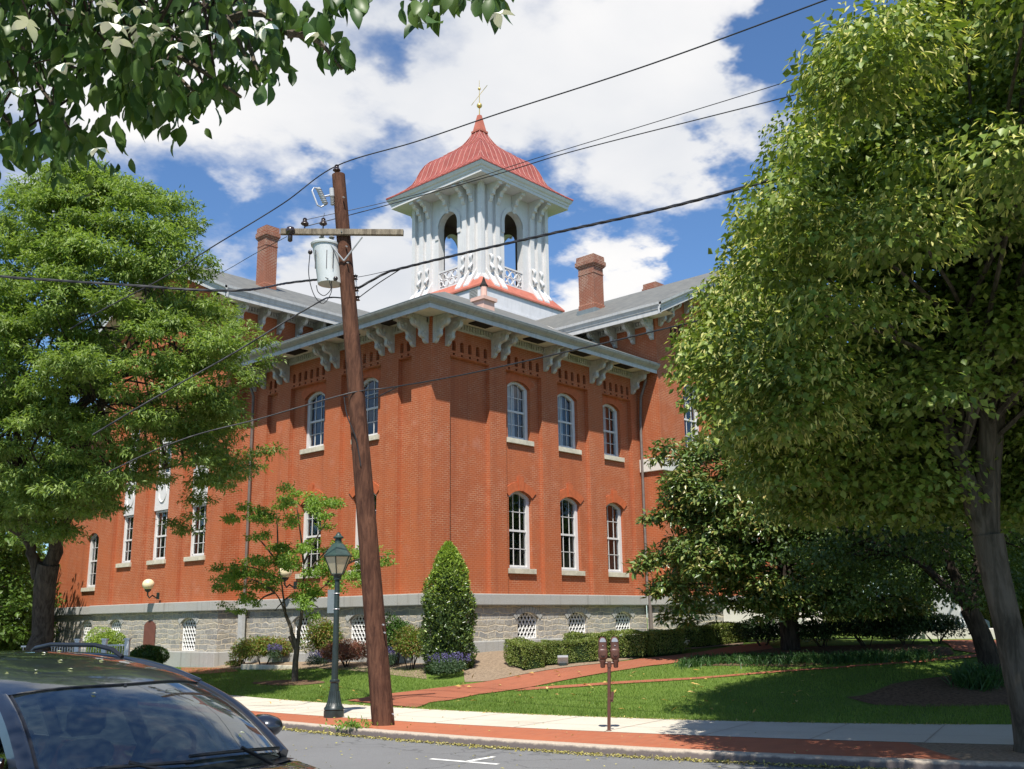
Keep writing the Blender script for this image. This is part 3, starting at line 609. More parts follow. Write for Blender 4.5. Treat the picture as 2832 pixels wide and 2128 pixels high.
def slot_band(mb, P, u0, u1, d=0.0):
    n = max(2, int(round((u1-u0)/.36))); st = (u1-u0)/n
    for i in range(n):
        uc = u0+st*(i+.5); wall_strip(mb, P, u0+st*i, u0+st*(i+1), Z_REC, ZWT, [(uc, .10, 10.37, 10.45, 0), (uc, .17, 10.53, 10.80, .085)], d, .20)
    bk = MB(); bk.quad(P(u0, Z_REC, d+.17), P(u1, Z_REC, d+.17), P(u1, 11.0, d+.17), P(u0, 11.0, d+.17)); bk.build('frieze_back', M_DARKBR, CH)  # slot backs in a darker brick than the wall
def face(P, length, recs, wins_per_rec, curt):
    mb = MB(); u = 0.0; rd = .17
    for (a, b), wn in zip(recs, wins_per_rec):
        wall_strip(mb, P, u, a, ZK, ZWT)
        ops = []
        if wn: 
            uc, wd = wn; ops = [(uc, wd, 3.55, 5.97, .22), (uc, wd, 7.98, 9.85, .22)]
        wall_strip(mb, P, a, b, ZK, Z_REC, ops, rd, .26)
        for e in (a, b): mb.quad(P(e, ZK, 0), P(e, Z_REC, 0), P(e, Z_REC, rd), P(e, ZK, rd))
        mb.quad(P(a, Z_REC, 0), P(b, Z_REC, 0), P(b, Z_REC, rd), P(a, Z_REC, rd))
        slot_band(mb, P, a, b)
        if wn:
            uc, wd = wn
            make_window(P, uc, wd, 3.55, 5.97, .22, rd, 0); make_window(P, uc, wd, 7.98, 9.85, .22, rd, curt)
            hood(P, uc, wd, 5.97, .22, rd, key=True); hood(P, uc, wd, 9.85, .22, rd, th=.34, proud=.012)
        u = b
    wall_strip(mb, P, u, length, ZK, ZWT)
    return mb
RREC = [(.83, 2.69), (3.5, 5.39), (6.28, 8.08), (8.99, 10.84)]; RW = [None, (4.35, 1.18), (7.02, 1.2), (9.71, 1.18)]
LREC = [(.94, 1.61), (2.49, 4.64), (5.5, 7.64), (8.49, 9.13)]; LW = [None, (3.42, 1.22), (6.38, 1.2), None]
face(PR(0), LEN_R, RREC, RW, .62).build('wall', M_BRICK, CH)
face(PL(0), LEN_L, LREC, LW, 0).build('wall', M_BRICK, CH)
def stone_face(P, u0, u1, wins, zlow=.2):
    mb = MB(); u = u0
    for uc, wd, zb in sorted(wins):
        wall_strip(mb, P, u, uc-wd/2-.3, ZP-1.0, ZB); wall_strip(mb, P, uc-wd/2-.3, uc+wd/2+.3, ZP-1.0, ZB, [(uc, wd, zb, 1.93, .18)], 0, .35); u = uc+wd/2+.3
        grille_window(P, uc, wd, zb, 1.93, .18)
        vo = MB(); h = wd/2; rise = .18; rad = (h*h+rise*rise)/(2*rise); a = math.asin(h/rad)+.12; cz = 1.93+rise-rad; n = 11
        for i in range(n):
            t0 = -a+2*a*i/n+.012; t1 = -a+2*a*(i+1)/n-.012; q = [(rad+.01, t0), (rad+.01, t1), (rad+.2, t1), (rad+.2, t0)]
            vs = [P(uc+r_*math.sin(t), cz+r_*math.cos(t), dd) for dd in (-.02, .1) for r_, t in q]
            vo.add(vs, [(0, 1, 2, 3), (4, 5, 6, 7), (0, 1, 5, 4), (1, 2, 6, 5), (2, 3, 7, 6), (3, 0, 4, 7)])
        vo.build('stone_arch', M_GRANITE, CH)
    wall_strip(mb, P, u, u1, ZP-1.0, ZB); mb.build('stone_base', M_STONE, CH)
stone_face(PR(0.02), .02, LEN_R, [(4.48, 1.04, 1.26), (7.14, 1.04, 1.26), (9.85, 1.02, 1.26)])
stone_face(PL(0.02), .02, LEN_L, [(3.4, 1.0, 1.2), (6.5, 1.0, 1.2)])
XL = -.78; YR = -1.03
def course(name, z0, z1, pr, mat, bev=.02):
    mb = MB()
    def seg(x0, x1, y0, y1, z1=z1): mb.box(x0, x1, y0, y1, z0, z1)
    zl = .87 if z0 < 0 else z1
    # right face, left face, both wings, far block
    seg(-pr, LEN_R-pr-.002, -pr, .3); seg(-pr, .3, .302, LEN_L-pr-.002, zl)
    seg(XL-pr, 6, LEN_L-pr, LEN_L+.3, zl); seg(XL-pr, XL+.3, LEN_L+.302, LEN_L+WL+pr, zl); seg(-pr, .3, LEN_L+WL+pr+.002, 27.2, zl)
    seg(LEN_R-pr, LEN_R+.3, YR-pr, 6); seg(LEN_R+.302, LEN_R+WR+pr, YR-pr, YR+.3)
    mb.build(name, mat, CH, bevel=bev)
course('belt_course', ZB, ZK, .13, M_GRANITE, .03); course('plinth', -.2, ZP, .16, M_GRANITE, .03)

# wings
def wing_walls():
    # left wing: front faces -x, side returns face -y
    P = PL(XL); mb = MB(); top = 13.95+.15; yc = LEN_L+WL/2
    wx = [(12.63, 1.24), (15.57, 1.22), (18.33, 1.02)]; u = LEN_L
    for uc, wd in wx:
        a, b = uc-wd/2-.42, uc+wd/2+.42
        wall_strip(mb, P, u, a, ZK, top); wall_strip(mb, P, a, b, ZK, top-.6, [(uc, wd, 4.42, 10.55, .25)], .15, .26); wall_strip(mb, P, a, b, top-.6, top)
        for e in (a, b): mb.quad(P(e, ZK, 0), P(e, top-.6, 0), P(e, top-.6, .15), P(e, ZK, .15))
        mb.quad(P(a, top-.6, 0), P(b, top-.6, 0), P(b, top-.6, .15), P(a, top-.6, .15)); u = b
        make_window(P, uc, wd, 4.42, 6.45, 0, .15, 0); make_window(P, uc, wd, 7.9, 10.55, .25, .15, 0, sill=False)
        pn = MB(); pn.add([P(a_, z, .20) for a_, z in ((uc-wd/2, 6.45), (uc+wd/2, 6.45), (uc+wd/2, 7.9), (uc-wd/2, 7.9))], [(0, 1, 2, 3)])
        ring = [P(uc+.3*math.cos(t), 7.2+.42*math.sin(t), .19) for t in np.linspace(0, 2*math.pi, 25)]; pn.tube(ring, .03, 5, False)
        pn.build('window_panel', M_FRAME, CH)
    wall_strip(mb, P, u, LEN_L+WL, ZK, top)
    n = 1; yc = LEN_L+WL/2; mb.add([P(LEN_L, top, 0), P(LEN_L+WL, top, 0), P(yc, 16.9, 0)], [(0, 1, 2)])
    S = PR(LEN_L); wall_strip(mb, S, XL, 9, ZK, top); S2 = PR(LEN_L+WL); wall_strip(mb, S2, XL, 9, ZK, top)
    mb.build('wall', M_BRICK, CH)
    st = MB(); wall_strip(st, S, XL+.02, 0.02, ZP-1, ZB); st.build('stone_base', M_STONE, CH)
    stone_face(PL(XL+.02), LEN_L, LEN_L+WL, [(12.62, 1.1, .9), (18.46, 1.0, 1.1)])
    dr = MB(); dr.add([PL(XL)(a, z, -.012) for a, z in outline(15.5, .92, .3, 1.86, .17)], [tuple(range(len(outline(15.5, .92, .3, 1.86, .17))))]); dr.build('boarded_door', M_REDST, CH)
    # far block beyond the left wing
    f = MB(); Pf = PL(0); y0 = LEN_L+WL; wall_strip(f, Pf, y0, 22.0, ZK, ZWT); wall_strip(f, Pf, 22.0, 23.55, ZK, ZWT, [(22.78, 1.12, 3.55, 5.75, .28)], .0, .26); wall_strip(f, Pf, 23.55, 27.2, ZK, ZWT); wall_strip(f, lambda u, z, d: (u, 27.2, z), 0, 9, -.2, ZWT)
    f.build('wall', M_BRICK, CH); make_window(Pf, 22.78, 1.12, 3.55, 5.75, .28, 0)
    stone_face(PL(.02), y0, 27.2, [(22.78, .98, 1.2)])
    # right wing: front faces -y
    top = 13.63+.15; P = PR(YR); mb = MB(); xc = LEN_R+WR/2; u = LEN_R; 
    for uc, wd in ((14.0, 1.3), (18.3, 1.5), (22.6, 1.3)):
        a, b = uc-wd/2-.6, uc+wd/2+.6
        wall_strip(mb, P, u, a, ZK, top); wall_strip(mb, P, a, b, ZK, 12.6, [(uc, wd, 4.4, 6.6, .3), (uc, wd, 8.4, 11.0, .4)], .17, .26); wall_strip(mb, P, a, b, 12.6, top)
        for e in (a, b): mb.quad(P(e, ZK, 0), P(e, 12.6, 0), P(e, 12.6, .17), P(e, ZK, .17))
        mb.quad(P(a, 12.6, 0), P(b, 12.6, 0), P(b, 12.6, .17), P(a, 12.6, .17)); u = b
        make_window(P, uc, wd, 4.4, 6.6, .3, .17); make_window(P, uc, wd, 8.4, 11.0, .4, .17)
    wall_strip(mb, P, u, LEN_R+WR, ZK, top); mb.add([P(LEN_R, top, 0), P(LEN_R+WR, top, 0), P(xc, 17.2, 0)], [(0, 1, 2)])
    wall_strip(mb, PL(LEN_R), YR, 9, ZK, top); wall_strip(mb, PRX(LEN_R+WR), YR, 9, ZK, top); mb.build('wall', M_BRICK, CH)
    st = MB(); wall_strip(st, PL(LEN_R+.02), YR+.02, .0, ZP-1, ZB); wall_strip(st, PR(YR+.02), LEN_R+.02, LEN_R+WR, ZP-1, ZB); wall_strip(st, PRX(LEN_R+WR-.02), YR, 9, ZP-1, ZB); st.build('stone_base', M_STONE, CH)
    # triple gable slots: flat dark pieces, the recess shade put into their colour
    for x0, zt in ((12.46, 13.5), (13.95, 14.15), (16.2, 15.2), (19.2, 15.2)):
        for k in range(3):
            x = x0+.3*k; sl = MB(); sl.add([P(a, z, -.006) for a, z in outline(x, .17, zt-.95+.12*k, zt+.12*k-.09, .085)], [tuple(range(len(outline(x, .17, 0, 1, .085))))]); sl.build('gable_slot_shade', M_DARKBR, CH)
    bd = MB(); bd.box(LEN_R-.1, LEN_R+.25, YR-.1, -.02, 7.47, 7.98); bd.box(LEN_R+.252, 13.0, YR-.1, YR+.2, 7.47, 7.98); bd.build('stone_band', M_PALE, CH, bevel=.02)
wing_walls()

# eaves of the corner block
def eave_loop(name, prof, mat, pts):   # prof (out, z); pts: polyline of wall corners with outward diagonals
    mb = MB(); rings = []
    for (x, y, ox, oy) in pts: rings.append([(x+ox*o, y+oy*o, z) for o, z in prof])
    mb.rings(rings, caps=True, closed=True); return mb.build(name, mat, CH, smooth=35)
BLK = [(LEN_R-.01, 0, 0, -1), (0, 0, -1, -1), (0, LEN_L-.01, -1, 0)]
eave_loop('soffit', [(-.1, 11.5), (.97, 11.47), (.97, 11.55), (-.1, 11.6)], M_SOFFIT, BLK)
eave_loop('fascia', [(.972, 11.35), (1.0, 11.35), (1.0, 11.50), (.972, 11.50)], M_TRIM, BLK)
eave_loop('gutter', [(.9, 11.502), (1.03, 11.502), (1.04, 11.53), (1.10, 11.57), (1.15, 11.63), (1.17, 11.68), (1.17, 11.70), (.9, 11.72)], M_GUTTER, BLK)
eave_loop('gutter', [(.9, 11.722), (1.18, 11.702), (1.18, 11.722), (.9, 11.742)], M_SIGNBACK, BLK)
BLK2 = [(0.0, LEN_L+WL+.01, -1, 0), (0.0, 28.2, -1, 0)]
for nm, pf, mt in (('soffit', [(-.1, 11.5), (.97, 11.47), (.97, 11.55), (-.1, 11.6)], M_SOFFIT), ('fascia', [(.972, 11.35), (1.0, 11.35), (1.0, 11.50), (.972, 11.50)], M_TRIM), ('gutter', [(.9, 11.502), (1.03, 11.502), (1.15, 11.63), (1.17, 11.70), (.9, 11.72)], M_TRIM)): eave_loop(nm, pf, mt, BLK2)
def dentils(P, u0, u1, z0=11.30, z1=11.47):
    mb = MB(); vs = lambda a, b, c, e, d0, d1: [P(x, z, dd) for dd in (d0, d1) for x, z in ((a, c), (b, c), (b, e), (a, e))]
    F = [(0, 1, 2, 3), (4, 5, 6, 7), (0, 1, 5, 4), (1, 2, 6, 5), (2, 3, 7, 6), (3, 0, 4, 7)]
    mb.add(vs(u0, u1, z0-.06, z0, -.07, .02), F); mb.add(vs(u0, u1, z0+.001, z1+.02, -.03, .02), F)
    n = int((u1-u0)/.13)
    for i in range(n):
        a = u0+.03+i*.13; mb.add(vs(a, a+.07, z0+.002, z1, -.10, -.031), F)
    mb.build('dentil_band', M_TRIM, CH)
dentils(PR(0), .1, LEN_R-.1); dentils(PL(0), .1, LEN_L-.1)
# brackets
def bracket_mesh(name, h=.86, dep=.84, wd=.14):
    mb = MB(); s = h/.86; t = dep/.84
    prof = [(0, 0), (.84, 0), (.84, -.13), (.73, -.135), (.70, -.15), (.71, -.20), (.69, -.27), (.64, -.33), (.55, -.37), (.44, -.385), (.37, -.41), (.335, -.46), (.33, -.52), (.345, -.58), (.33, -.64), (.27, -.685), (.20, -.70), (.165, -.735), (.16, -.78), (.11, -.83), (.05, -.86), (0, -.86)]
    prof = [(a*t, z*s) for a, z in prof]
    mb.prism(prof, lambda a, z, d: (a, d, z), -wd/2, wd/2)
    for sg in (-1, 1):        # raised scrolls on both cheeks
        for (cx, cz, r_) in ((.50*t, -.23*s, .13), (.20*t, -.56*s, .09)):
            ringp = [(cx+r_*k*math.cos(a), sg*(wd/2+.008), cz+r_*k*math.sin(a)) for a, k in ((q, 1-.055*q) for q in np.linspace(0, 11, 26))]
            mb.tube(ringp, .016, 4)
    mb.box(.70*t, .86*t, -wd/2-.02, wd/2+.02, -.12*s, .004)
    o = mb.build(name, M_BRACKET, None, bevel=0); return o.data, o
BR_DATA, br0 = bracket_mesh('bracket'); COL.objects.unlink(br0); bpy.data.objects.remove(br0)
BRW_DATA, br0 = bracket_mesh('bracket', .72, .66, .16); COL.objects.unlink(br0); bpy.data.objects.remove(br0)
def bracket(P, rz, data=BR_DATA, parent=CH):
    o = bpy.data.objects.new('bracket', data); COL.objects.link(o); o.location = Vector(P); o.rotation_euler.z = rz; return place(o, parent)
for u in (.12, .67, 2.86, 3.33, 5.58, 6.03, 8.29, 8.72, 10.95): bracket((u, -.001, 11.47), -math.pi/2)
for u in (.2, .81, 1.87, 2.37, 4.82, 5.35, 7.83, 8.29, 9.35, 10.0): bracket((-.001, u, 11.47), math.pi)
vt = MB()
for u in (1.8, 4.5, 7.1, 9.8): vt.box(u-.45, u+.35, -.72, -.34, 11.44, 11.478)
for u in (1.3, 3.6, 6.6, 9.0): vt.box(-.72, -.34, u-.4, u+.4, 11.44, 11.478)
vt.build('soffit_vent', M_DARK, CH)

# roofs
SL = .48
def roof_slab(mb, poly, th=.10):
    n = len(poly); vs = [tuple(p) for p in poly]+[(p[0], p[1], p[2]-th) for p in poly]; mb.add(vs, [tuple(range(n)), tuple(range(2*n-1, n-1, -1))]+[(i, n+i, n+(i+1) % n, (i+1) % n) for i in range(n)])
hb = lambda t: 11.72+SL*(t+1.15)
rf = MB()
roof_slab(rf, [(-1.15, -1.15, hb(-1.15)), (11.2, -1.15, hb(-1.15)), (11.3, .6, hb(.6)), (18.3, .6, hb(.6)), (18.3, 12.6, hb(12.6)), (12.6, 12.6, hb(12.6))])
roof_slab(rf, [(-1.15, -1.15, hb(-1.15)), (12.6, 12.6, hb(12.6)), (12.6, 15.57, hb(12.6)), (.6, 15.57, hb(.6)), (.6, 10.5, hb(.6)), (-1.15, 10.5, hb(-1.15))])
roof_slab(rf, [(-1.15, 20.6, hb(-1.15)), (9, 20.6, hb(9)), (9, 28.2, hb(9)), (-1.15, 28.2, hb(-1.15))])
rf.build('roof', M_SLATE, CH)
XC, YC = 18.3, 15.57
ZRR, ZRL = 17.75, 17.33
hR = lambda x: ZRR-SL*abs(x-XC); hL = lambda y: ZRL-SL*abs(y-YC)
rf = MB()
for sg in (-1, 1):
    xe = XC+sg*(WR/2+1.06); roof_slab(rf, [(XC, -2.05, ZRR), (xe, -2.05, hR(xe)), (xe, 12, hR(xe)), (XC, 12, ZRR)])
for sg in (-1, 1):
    ye = YC+sg*(WL/2+1.06); roof_slab(rf, [(-1.85, YC, ZRL), (-1.85, ye, hL(ye)), (14.9, ye, hL(ye)), (14.9, YC, ZRL)])
rf.build('roof', M_SLATE, CH)
def wing_trim():
    for sg in (-1, 1):
        # right wing eaves (along y) and gable rakes
        x0 = XC+sg*WR/2; xe = XC+sg*(WR/2+1.0); y1 = 6.0; z = hR(xe)
        mb = MB(); a, b = sorted((xe, xe+sg*.09))
        pf = [(0, z-.48), (.06, z-.48), (.06, z-.30), (.09, z-.28), (.10, z-.20), (.16, z-.12), (.17, z-.02), (0, z-.06)]
        mb.rings([[(xe-.06*sg+sg*o, -1.95, zz) for o, zz in pf], [(xe-.06*sg+sg*o, y1, zz) for o, zz in pf]]); mb.build('fascia', M_TRIM, CH, smooth=30)
        s = MB(); s.add([(x0, -1.95, z-.28), (xe, -1.95, z-.28), (xe, y1, z-.28), (x0, y1, z-.28)], [(0, 1, 2, 3)])
        s.add([(xe, -1.95, z-.28), (XC, -1.95, ZRR-.28), (XC, YR, ZRR-.28), (xe, YR, z-.28)], [(0, 1, 2, 3)]); s.build('soffit', M_SOFFIT, CH)
        g = MB(); pr = [(0, -.48), (.06, -.48), (.06, -.30), (.09, -.28), (.10, -.20), (.16, -.12), (.17, -.02), (0, -.06)]
        g.rings([[(xe+sg*.06, -1.95+.06-o, z+dz) for o, dz in pr], [(XC, -1.95+.06-o, ZRR+dz) for o, dz in pr]]); g.build('fascia', M_TRIM, CH, smooth=30)
        y0 = YC+sg*WL/2; ye = YC+sg*(WL/2+1.0); z = hL(ye)
        mb = MB(); pf = [(o, z+dz) for o, dz in pr]
        mb.rings([[(-1.75, ye-.06*sg+sg*o, zz) for o, zz in pf], [(9, ye-.06*sg+sg*o, zz) for o, zz in pf]]); mb.build('fascia', M_TRIM, CH, smooth=30)
        s = MB(); s.add([(-1.75, y0, z-.28), (-1.75, ye, z-.28), (9, ye, z-.28), (9, y0, z-.28)], [(0, 1, 2, 3)]); s.add([(-1.75, ye, z-.28), (-1.75, YC, ZRL-.28), (XL, YC, ZRL-.28), (XL, ye, z-.28)], [(0, 1, 2, 3)]); s.build('soffit', M_SOFFIT, CH)
        g = MB(); g.rings([[(-1.75+.06-o, ye+sg*.06, z+dz) for o, dz in pr], [(-1.75+.06-o, YC, ZRL+dz) for o, dz in pr]]); g.build('fascia', M_TRIM, CH, smooth=30)
    for y in (-.86, .06, .97, 1.88, 2.8): bracket((LEN_R-.001, y, hR(LEN_R-1)-.29), math.pi, BR_DATA)
    for x in (-.6, .4, 1.3, 2.2, 3.1): bracket((x, LEN_L-.001, hL(LEN_L-1)-.29), -math.pi/2)
    for x in (11.6, 12.2, 13.6, 15.0, 16.4): 
        bracket((x, YR-.001, hR(x)-.30), -math.pi/2); bracket((2*XC-x, YR-.001, hR(x)-.30), -math.pi/2)
    dentils(lambda u, z, d: (LEN_R+d, u, z+hR(LEN_R-1)-.29-11.47), YR+.1, 4); dentils(lambda u, z, d: (u, LEN_L+d, z+hL(LEN_L-1)-.29-11.47), XL+.1, 5)
wing_trim()
vl = MB(); vl.add([(10.32, 3.50, 13.96), (10.50, 3.50, 13.97), (12.6, 5.7, 15.02), (12.45, 5.7, 15.02)], [(0, 1, 2, 3)]); vl.build('valley_flashing', M_PALE, CH)
sg_ = MB()
for i in range(9):
    y = 10.2-i*.28; sg_.box(-.55, -.40, y-.06, y+.06, hb(-.5), hb(-.5)+.10)
sg_.build('snow_guard', M_SIGNBACK, CH)
# chimneys
def chimney(x0, x1, y0, y1, z0, z1):
    mb = MB(); H = z1-z0; cx, cy = (x0+x1)/2, (y0+y1)/2; a, b = (x1-x0)/2, (y1-y0)/2
    pr = [(1.06, z0), (1.06, z0+.34), (1.0, z0+.38), (1.0, z1-.92), (1.05, z1-.91), (1.05, z1-.86), (1.0, z1-.85), (1.0, z1-.58), (1.08, z1-.56), (1.18, z1-.50), (1.27, z1-.45), (1.27, z1-.26), (1.16, z1-.24), (1.13, z1), (.7, z1)]
    mb.rings([[(cx-a*k, cy-b*k, z), (cx+a*k, cy-b*k, z), (cx+a*k, cy+b*k, z), (cx-a*k, cy+b*k, z)] for k, z in pr])
    o = mb.build('chimney', M_BRICK_RED, CH); f = MB(); f.box(x0-.09, x1+.09, y0-.09, y1+.09, z0-.3, z0+.10); f.build('flashing', M_SIGNBACK, o); return o
chimney(14.0, 14.72, 4.04, 4.95, 15.75, 18.5); chimney(2.12, 2.72, 13.0, 13.66, 16.0, 19.02); chimney(19.95, 20.85, 4.6, 5.3, 16.3, 18.72)
# vent cap on the block roof
v_ = MB(); v_.box(5.15, 5.75, 2.62, 3.18, hb(2.9)-.4, hb(2.9)+.22); v_.box(5.07, 5.83, 2.54, 3.26, hb(2.9)+.222, hb(2.9)+.36)
v_.tube([(5.45, 2.9, hb(2.9)+.36), (5.45, 2.9, hb(2.9)+.85)], .13, 10); vo = v_.build('roof_vent', M_PINK, CH); v_ = MB(); v_.lathe([(.15, .85), (.16, .9), (.08, 1.05), (.02, 1.25)], (5.45, 2.9, hb(2.9)), 8); v_.build('vent_cowl', M_DARK, vo)

# ------------------------------------------------------------------ cupola
CU = MB()
def sq(h, z): return [(XC-h, YC-h, z), (XC+h, YC-h, z), (XC+h, YC+h, z), (XC-h, YC+h, z)]
CU.rings([sq(3.35, 16.5), sq(3.35, 19.22)], caps=False)
CU = CU.build('cupola', M_BOXWHITE, CH)
mb = MB(); mb.rings([sq(3.44, 19.15), sq(3.44, 19.25), sq(2.95, 19.86), sq(2.5, 19.88)], caps=False); mb.build('skirt_roof', M_REDTRIM, CU)
mb = MB(); mb.rings([sq(3.42, 18.02), sq(3.42, 18.20), sq(3.37, 18.22), sq(3.3, 18.22)], caps=False); mb.build('base_flashing', M_BOXWHITE, CU)
lv = MB()
for k in range(7): lv.obox((XC-3.37, YC-2.75, 18.55+.08*k), (0, .30, 0), (.02, 0, .02), (.012, 0, -.012))
lv.box(XC-3.40, XC-3.36, YC-3.1, YC-2.4, 19.12, 19.18); lv.build('louvre', M_PIPEGREY, CU)
H = 2.62; ZS, ZE = 19.7, 25.5
sh = MB()
for k in range(4):
    a = k*math.pi/2; ca, sa = math.cos(a), math.sin(a)
    def Q(u, z, d, ca=ca, sa=sa): x, y = u, -H+d; return (XC+x*ca-y*sa, YC+x*sa+y*ca, z)
    wall_strip(sh, Q, -H, H, ZS, ZE, [(0, 1.55, 20.0, 23.75, .775)], 0, .42)
    for e in (-1, 1):     # inner lining
        pass
    for u in (-2.08, -1.45, 1.45, 2.08):      # slim pilasters in pairs
        vs = [Q(uu, z, dd) for dd in (-.16, .0) for uu, z in ((u-.16, ZS), (u+.16, ZS), (u+.16, ZE), (u-.16, ZE))]
        sh.add(vs, [(0, 1, 2, 3), (4, 5, 6, 7), (0, 1, 5, 4), (1, 2, 6, 5), (2, 3, 7, 6), (3, 0, 4, 7)])
    # moulded arch surround with keystone
    A = outline(0, 1.55, 22.6, 23.75, .775, 20)[2:]; B = outline(0, 2.05, 22.6, 23.75, 1.025, 20)[2:]
    for (p, q, r_, s_) in zip(A[:-1], A[1:], B[1:], B[:-1]):
        sh.quad(Q(*p, -.05), Q(*q, -.05), Q(*r_, -.05), Q(*s_, -.05)); sh.quad(Q(*s_, -.05), Q(*r_, -.05), Q(*r_, 0), Q(*s_, 0))
    for e in (-1, 1):
        vs = [Q(uu, z, dd) for dd in (-.049, .0) for uu, z in ((e*.775, 23.05), (e*1.025, 23.05), (e*1.025, 23.75), (e*.775, 23.75))]
        sh.add(vs, [(0, 1, 2, 3), (4, 5, 6, 7), (0, 1, 5, 4), (1, 2, 6, 5), (2, 3, 7, 6), (3, 0, 4, 7)])
    vs = [Q(uu, z, dd) for dd in (-.10, .0) for uu, z in ((-.09, 24.42), (.09, 24.42), (.15, 25.0), (-.15, 25.0))]
    sh.add(vs, [(0, 1, 2, 3), (4, 5, 6, 7), (0, 1, 5, 4), (1, 2, 6, 5), (2, 3, 7, 6), (3, 0, 4, 7)])
for sx in (-1, 1):
    for sy in (-1, 1): 
        x, y = XC+sx*2.70, YC+sy*2.70; sh.box(x-.13, x+.13, y-.13, y+.13, ZS, ZE)
# splayed feet
for k in range(4):
    a = k*math.pi/2; ca, sa = math.cos(a), math.sin(a)
    def Q(u, z, d, ca=ca, sa=sa): x, y = u, -H+d; return (XC+x*ca-y*sa, YC+x*sa+y*ca, z)
    for u in (-2.08, -1.45, 1.45, 2.08):
        sh.prism([(.0, 20.6), (-.2, 20.3), (-.44, 19.86), (-.68, 19.52), (-.68, 19.40), (0, 19.3)], lambda d, z, u_, Q=Q: Q(u_, z, d), u-.2, u+.2)
    for e in (-1, 1): sh.prism([(.0, 20.4), (-.2, 20.15), (-.42, 19.82), (-.42, 19.72), (0, 19.6)], lambda d, z, u_, Q=Q: Q(u_, z, d), e*2.62-.16, e*2.62+.16)
sh.build('belfry', M_CUPOLA, CU, smooth=32)
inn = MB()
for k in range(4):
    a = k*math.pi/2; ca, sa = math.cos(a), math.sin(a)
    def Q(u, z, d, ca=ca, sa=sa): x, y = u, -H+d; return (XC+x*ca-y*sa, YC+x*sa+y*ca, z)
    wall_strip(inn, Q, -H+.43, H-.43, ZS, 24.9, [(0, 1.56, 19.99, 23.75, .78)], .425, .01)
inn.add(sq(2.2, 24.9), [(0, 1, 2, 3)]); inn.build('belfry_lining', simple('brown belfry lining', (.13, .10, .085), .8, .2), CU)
fl = MB(); fl.rings([sq(2.2, 19.9), sq(2.2, 19.98)]); fl.build('belfry_floor', M_CUPOLA, CU)
for k in range(4):
    rl = MB()
    a = k*math.pi/2; ca, sa = math.cos(a), math.sin(a)
    def Q(u, z, d, ca=ca, sa=sa): x, y = u, -H+d; return (XC+x*ca-y*sa, YC+x*sa+y*ca, z)
    def bx(u0, u1, z0, z1, d0, d1):
        vs = [Q(uu, z, dd) for dd in (d0, d1) for uu, z in ((u0, z0), (u1, z0), (u1, z1), (u0, z1))]; rl.add(vs, [(0, 1, 2, 3), (4, 5, 6, 7), (0, 1, 5, 4), (1, 2, 6, 5), (2, 3, 7, 6), (3, 0, 4, 7)])
    bx(-.775, .775, 21.0, 21.09, .02, .14); bx(-.775, .775, 20.0, 20.1, .03, .13); bx(-.775, -.70, 20.1, 21.0, .04, .12); bx(.70, .775, 20.1, 21.0, .04, .12)
    for cu, cz, r_ in [(-.47, 20.75, .2), (0, 20.75, .2), (.47, 20.75, .2), (-.24, 20.34, .2), (.24, 20.34, .2), (-.62, 20.36, .15), (.62, 20.36, .15)]:
        rl.tube([Q(cu+r_*math.cos(t), cz+r_*math.sin(t), .08) for t in np.linspace(0, 2*math.pi, 15)], .045, 5, False)
    rl.build('balustrade', M_CUPOLA, CU, smooth=40)
cb = MB(); s_ = .22            # cupola bracket, sharing one mesh
cb.prism([(0, 0), (.78, 0), (.78, -.16), (.62, -.2), (.56, -.3), (.36, -.36), (.3, -.5), (.32, -.62), (.16, -.66), (.14, -.86), (.05, -.98), (0, -1.0)], lambda a, z, d: (a, d, z), -.12, .12)
cb.box(.60, .82, -.15, .15, -.16, .002); CB = cb.build('bracket', M_CUPOLA, CU, smooth=25).data
o0 = [o for o in CU.children if o.name.startswith('bracket')][0]; first = True
sc_b = MB(); mid = [(.06, .44, .07), (.17, .36, .09), (.24, .24, .09), (.20, .10, .08), (.10, -.02, .07), (.10, -.14, .075), (.22, -.26, .09), (.36, -.36, .10), (.36, -.48, .09), (.24, -.56, .07), (.10, -.58, .05)]
sc_b.rings([[(x*.62+w_*.62*math.cos(q)*.8, .10*math.sin(q)/abs(math.sin(q)+1e-9)*min(1, abs(math.sin(q))*1.6), z+w_*.7*math.cos(q)*.6) for q in np.linspace(.2, 6.48, 11)[:-1]] for x, z, w_ in mid]); SCB = sc_b.build('scroll', M_CUPOLA, CU, smooth=60).data; s0 = [o for o in CU.children if o.name.startswith('scroll')][0]; sfirst = True
for k in range(4):
    a = k*math.pi/2; ca, sa = math.cos(a), math.sin(a)
    def Q(u, z, d, ca=ca, sa=sa): x, y = u, -H+d; return (XC+x*ca-y*sa, YC+x*sa+y*ca, z)
    for u in (-2.08, -1.45, 0, 1.45, 2.08):
        o = o0 if first else bpy.data.objects.new('bracket', CB)
        if not first: COL.objects.link(o)
        o.location = Vector(Q(u, 25.49, -.16 if u else -.02)); o.rotation_euler.z = a-math.pi/2; place(o, CU); first = False
    for u in (-2.08, -1.45, 1.45, 2.08):
        o = s0 if sfirst else bpy.data.objects.new('scroll', SCB)
        if not sfirst: COL.objects.link(o)
        o.location = Vector(Q(u, 20.95, -.17)); o.rotation_euler.z = a-math.pi/2; place(o, CU); sfirst = False
mb = MB(); mb.rings([sq(2.4, 25.5), sq(3.66, 25.48), sq(3.70, 25.48), sq(3.70, 25.66), sq(3.74, 25.68), sq(3.76, 25.80), sq(3.84, 25.86), sq(3.90, 26.0), sq(3.90, 26.05), sq(3.5, 26.12)], caps=False); mb.build('cornice', M_CUPOLA, CU)
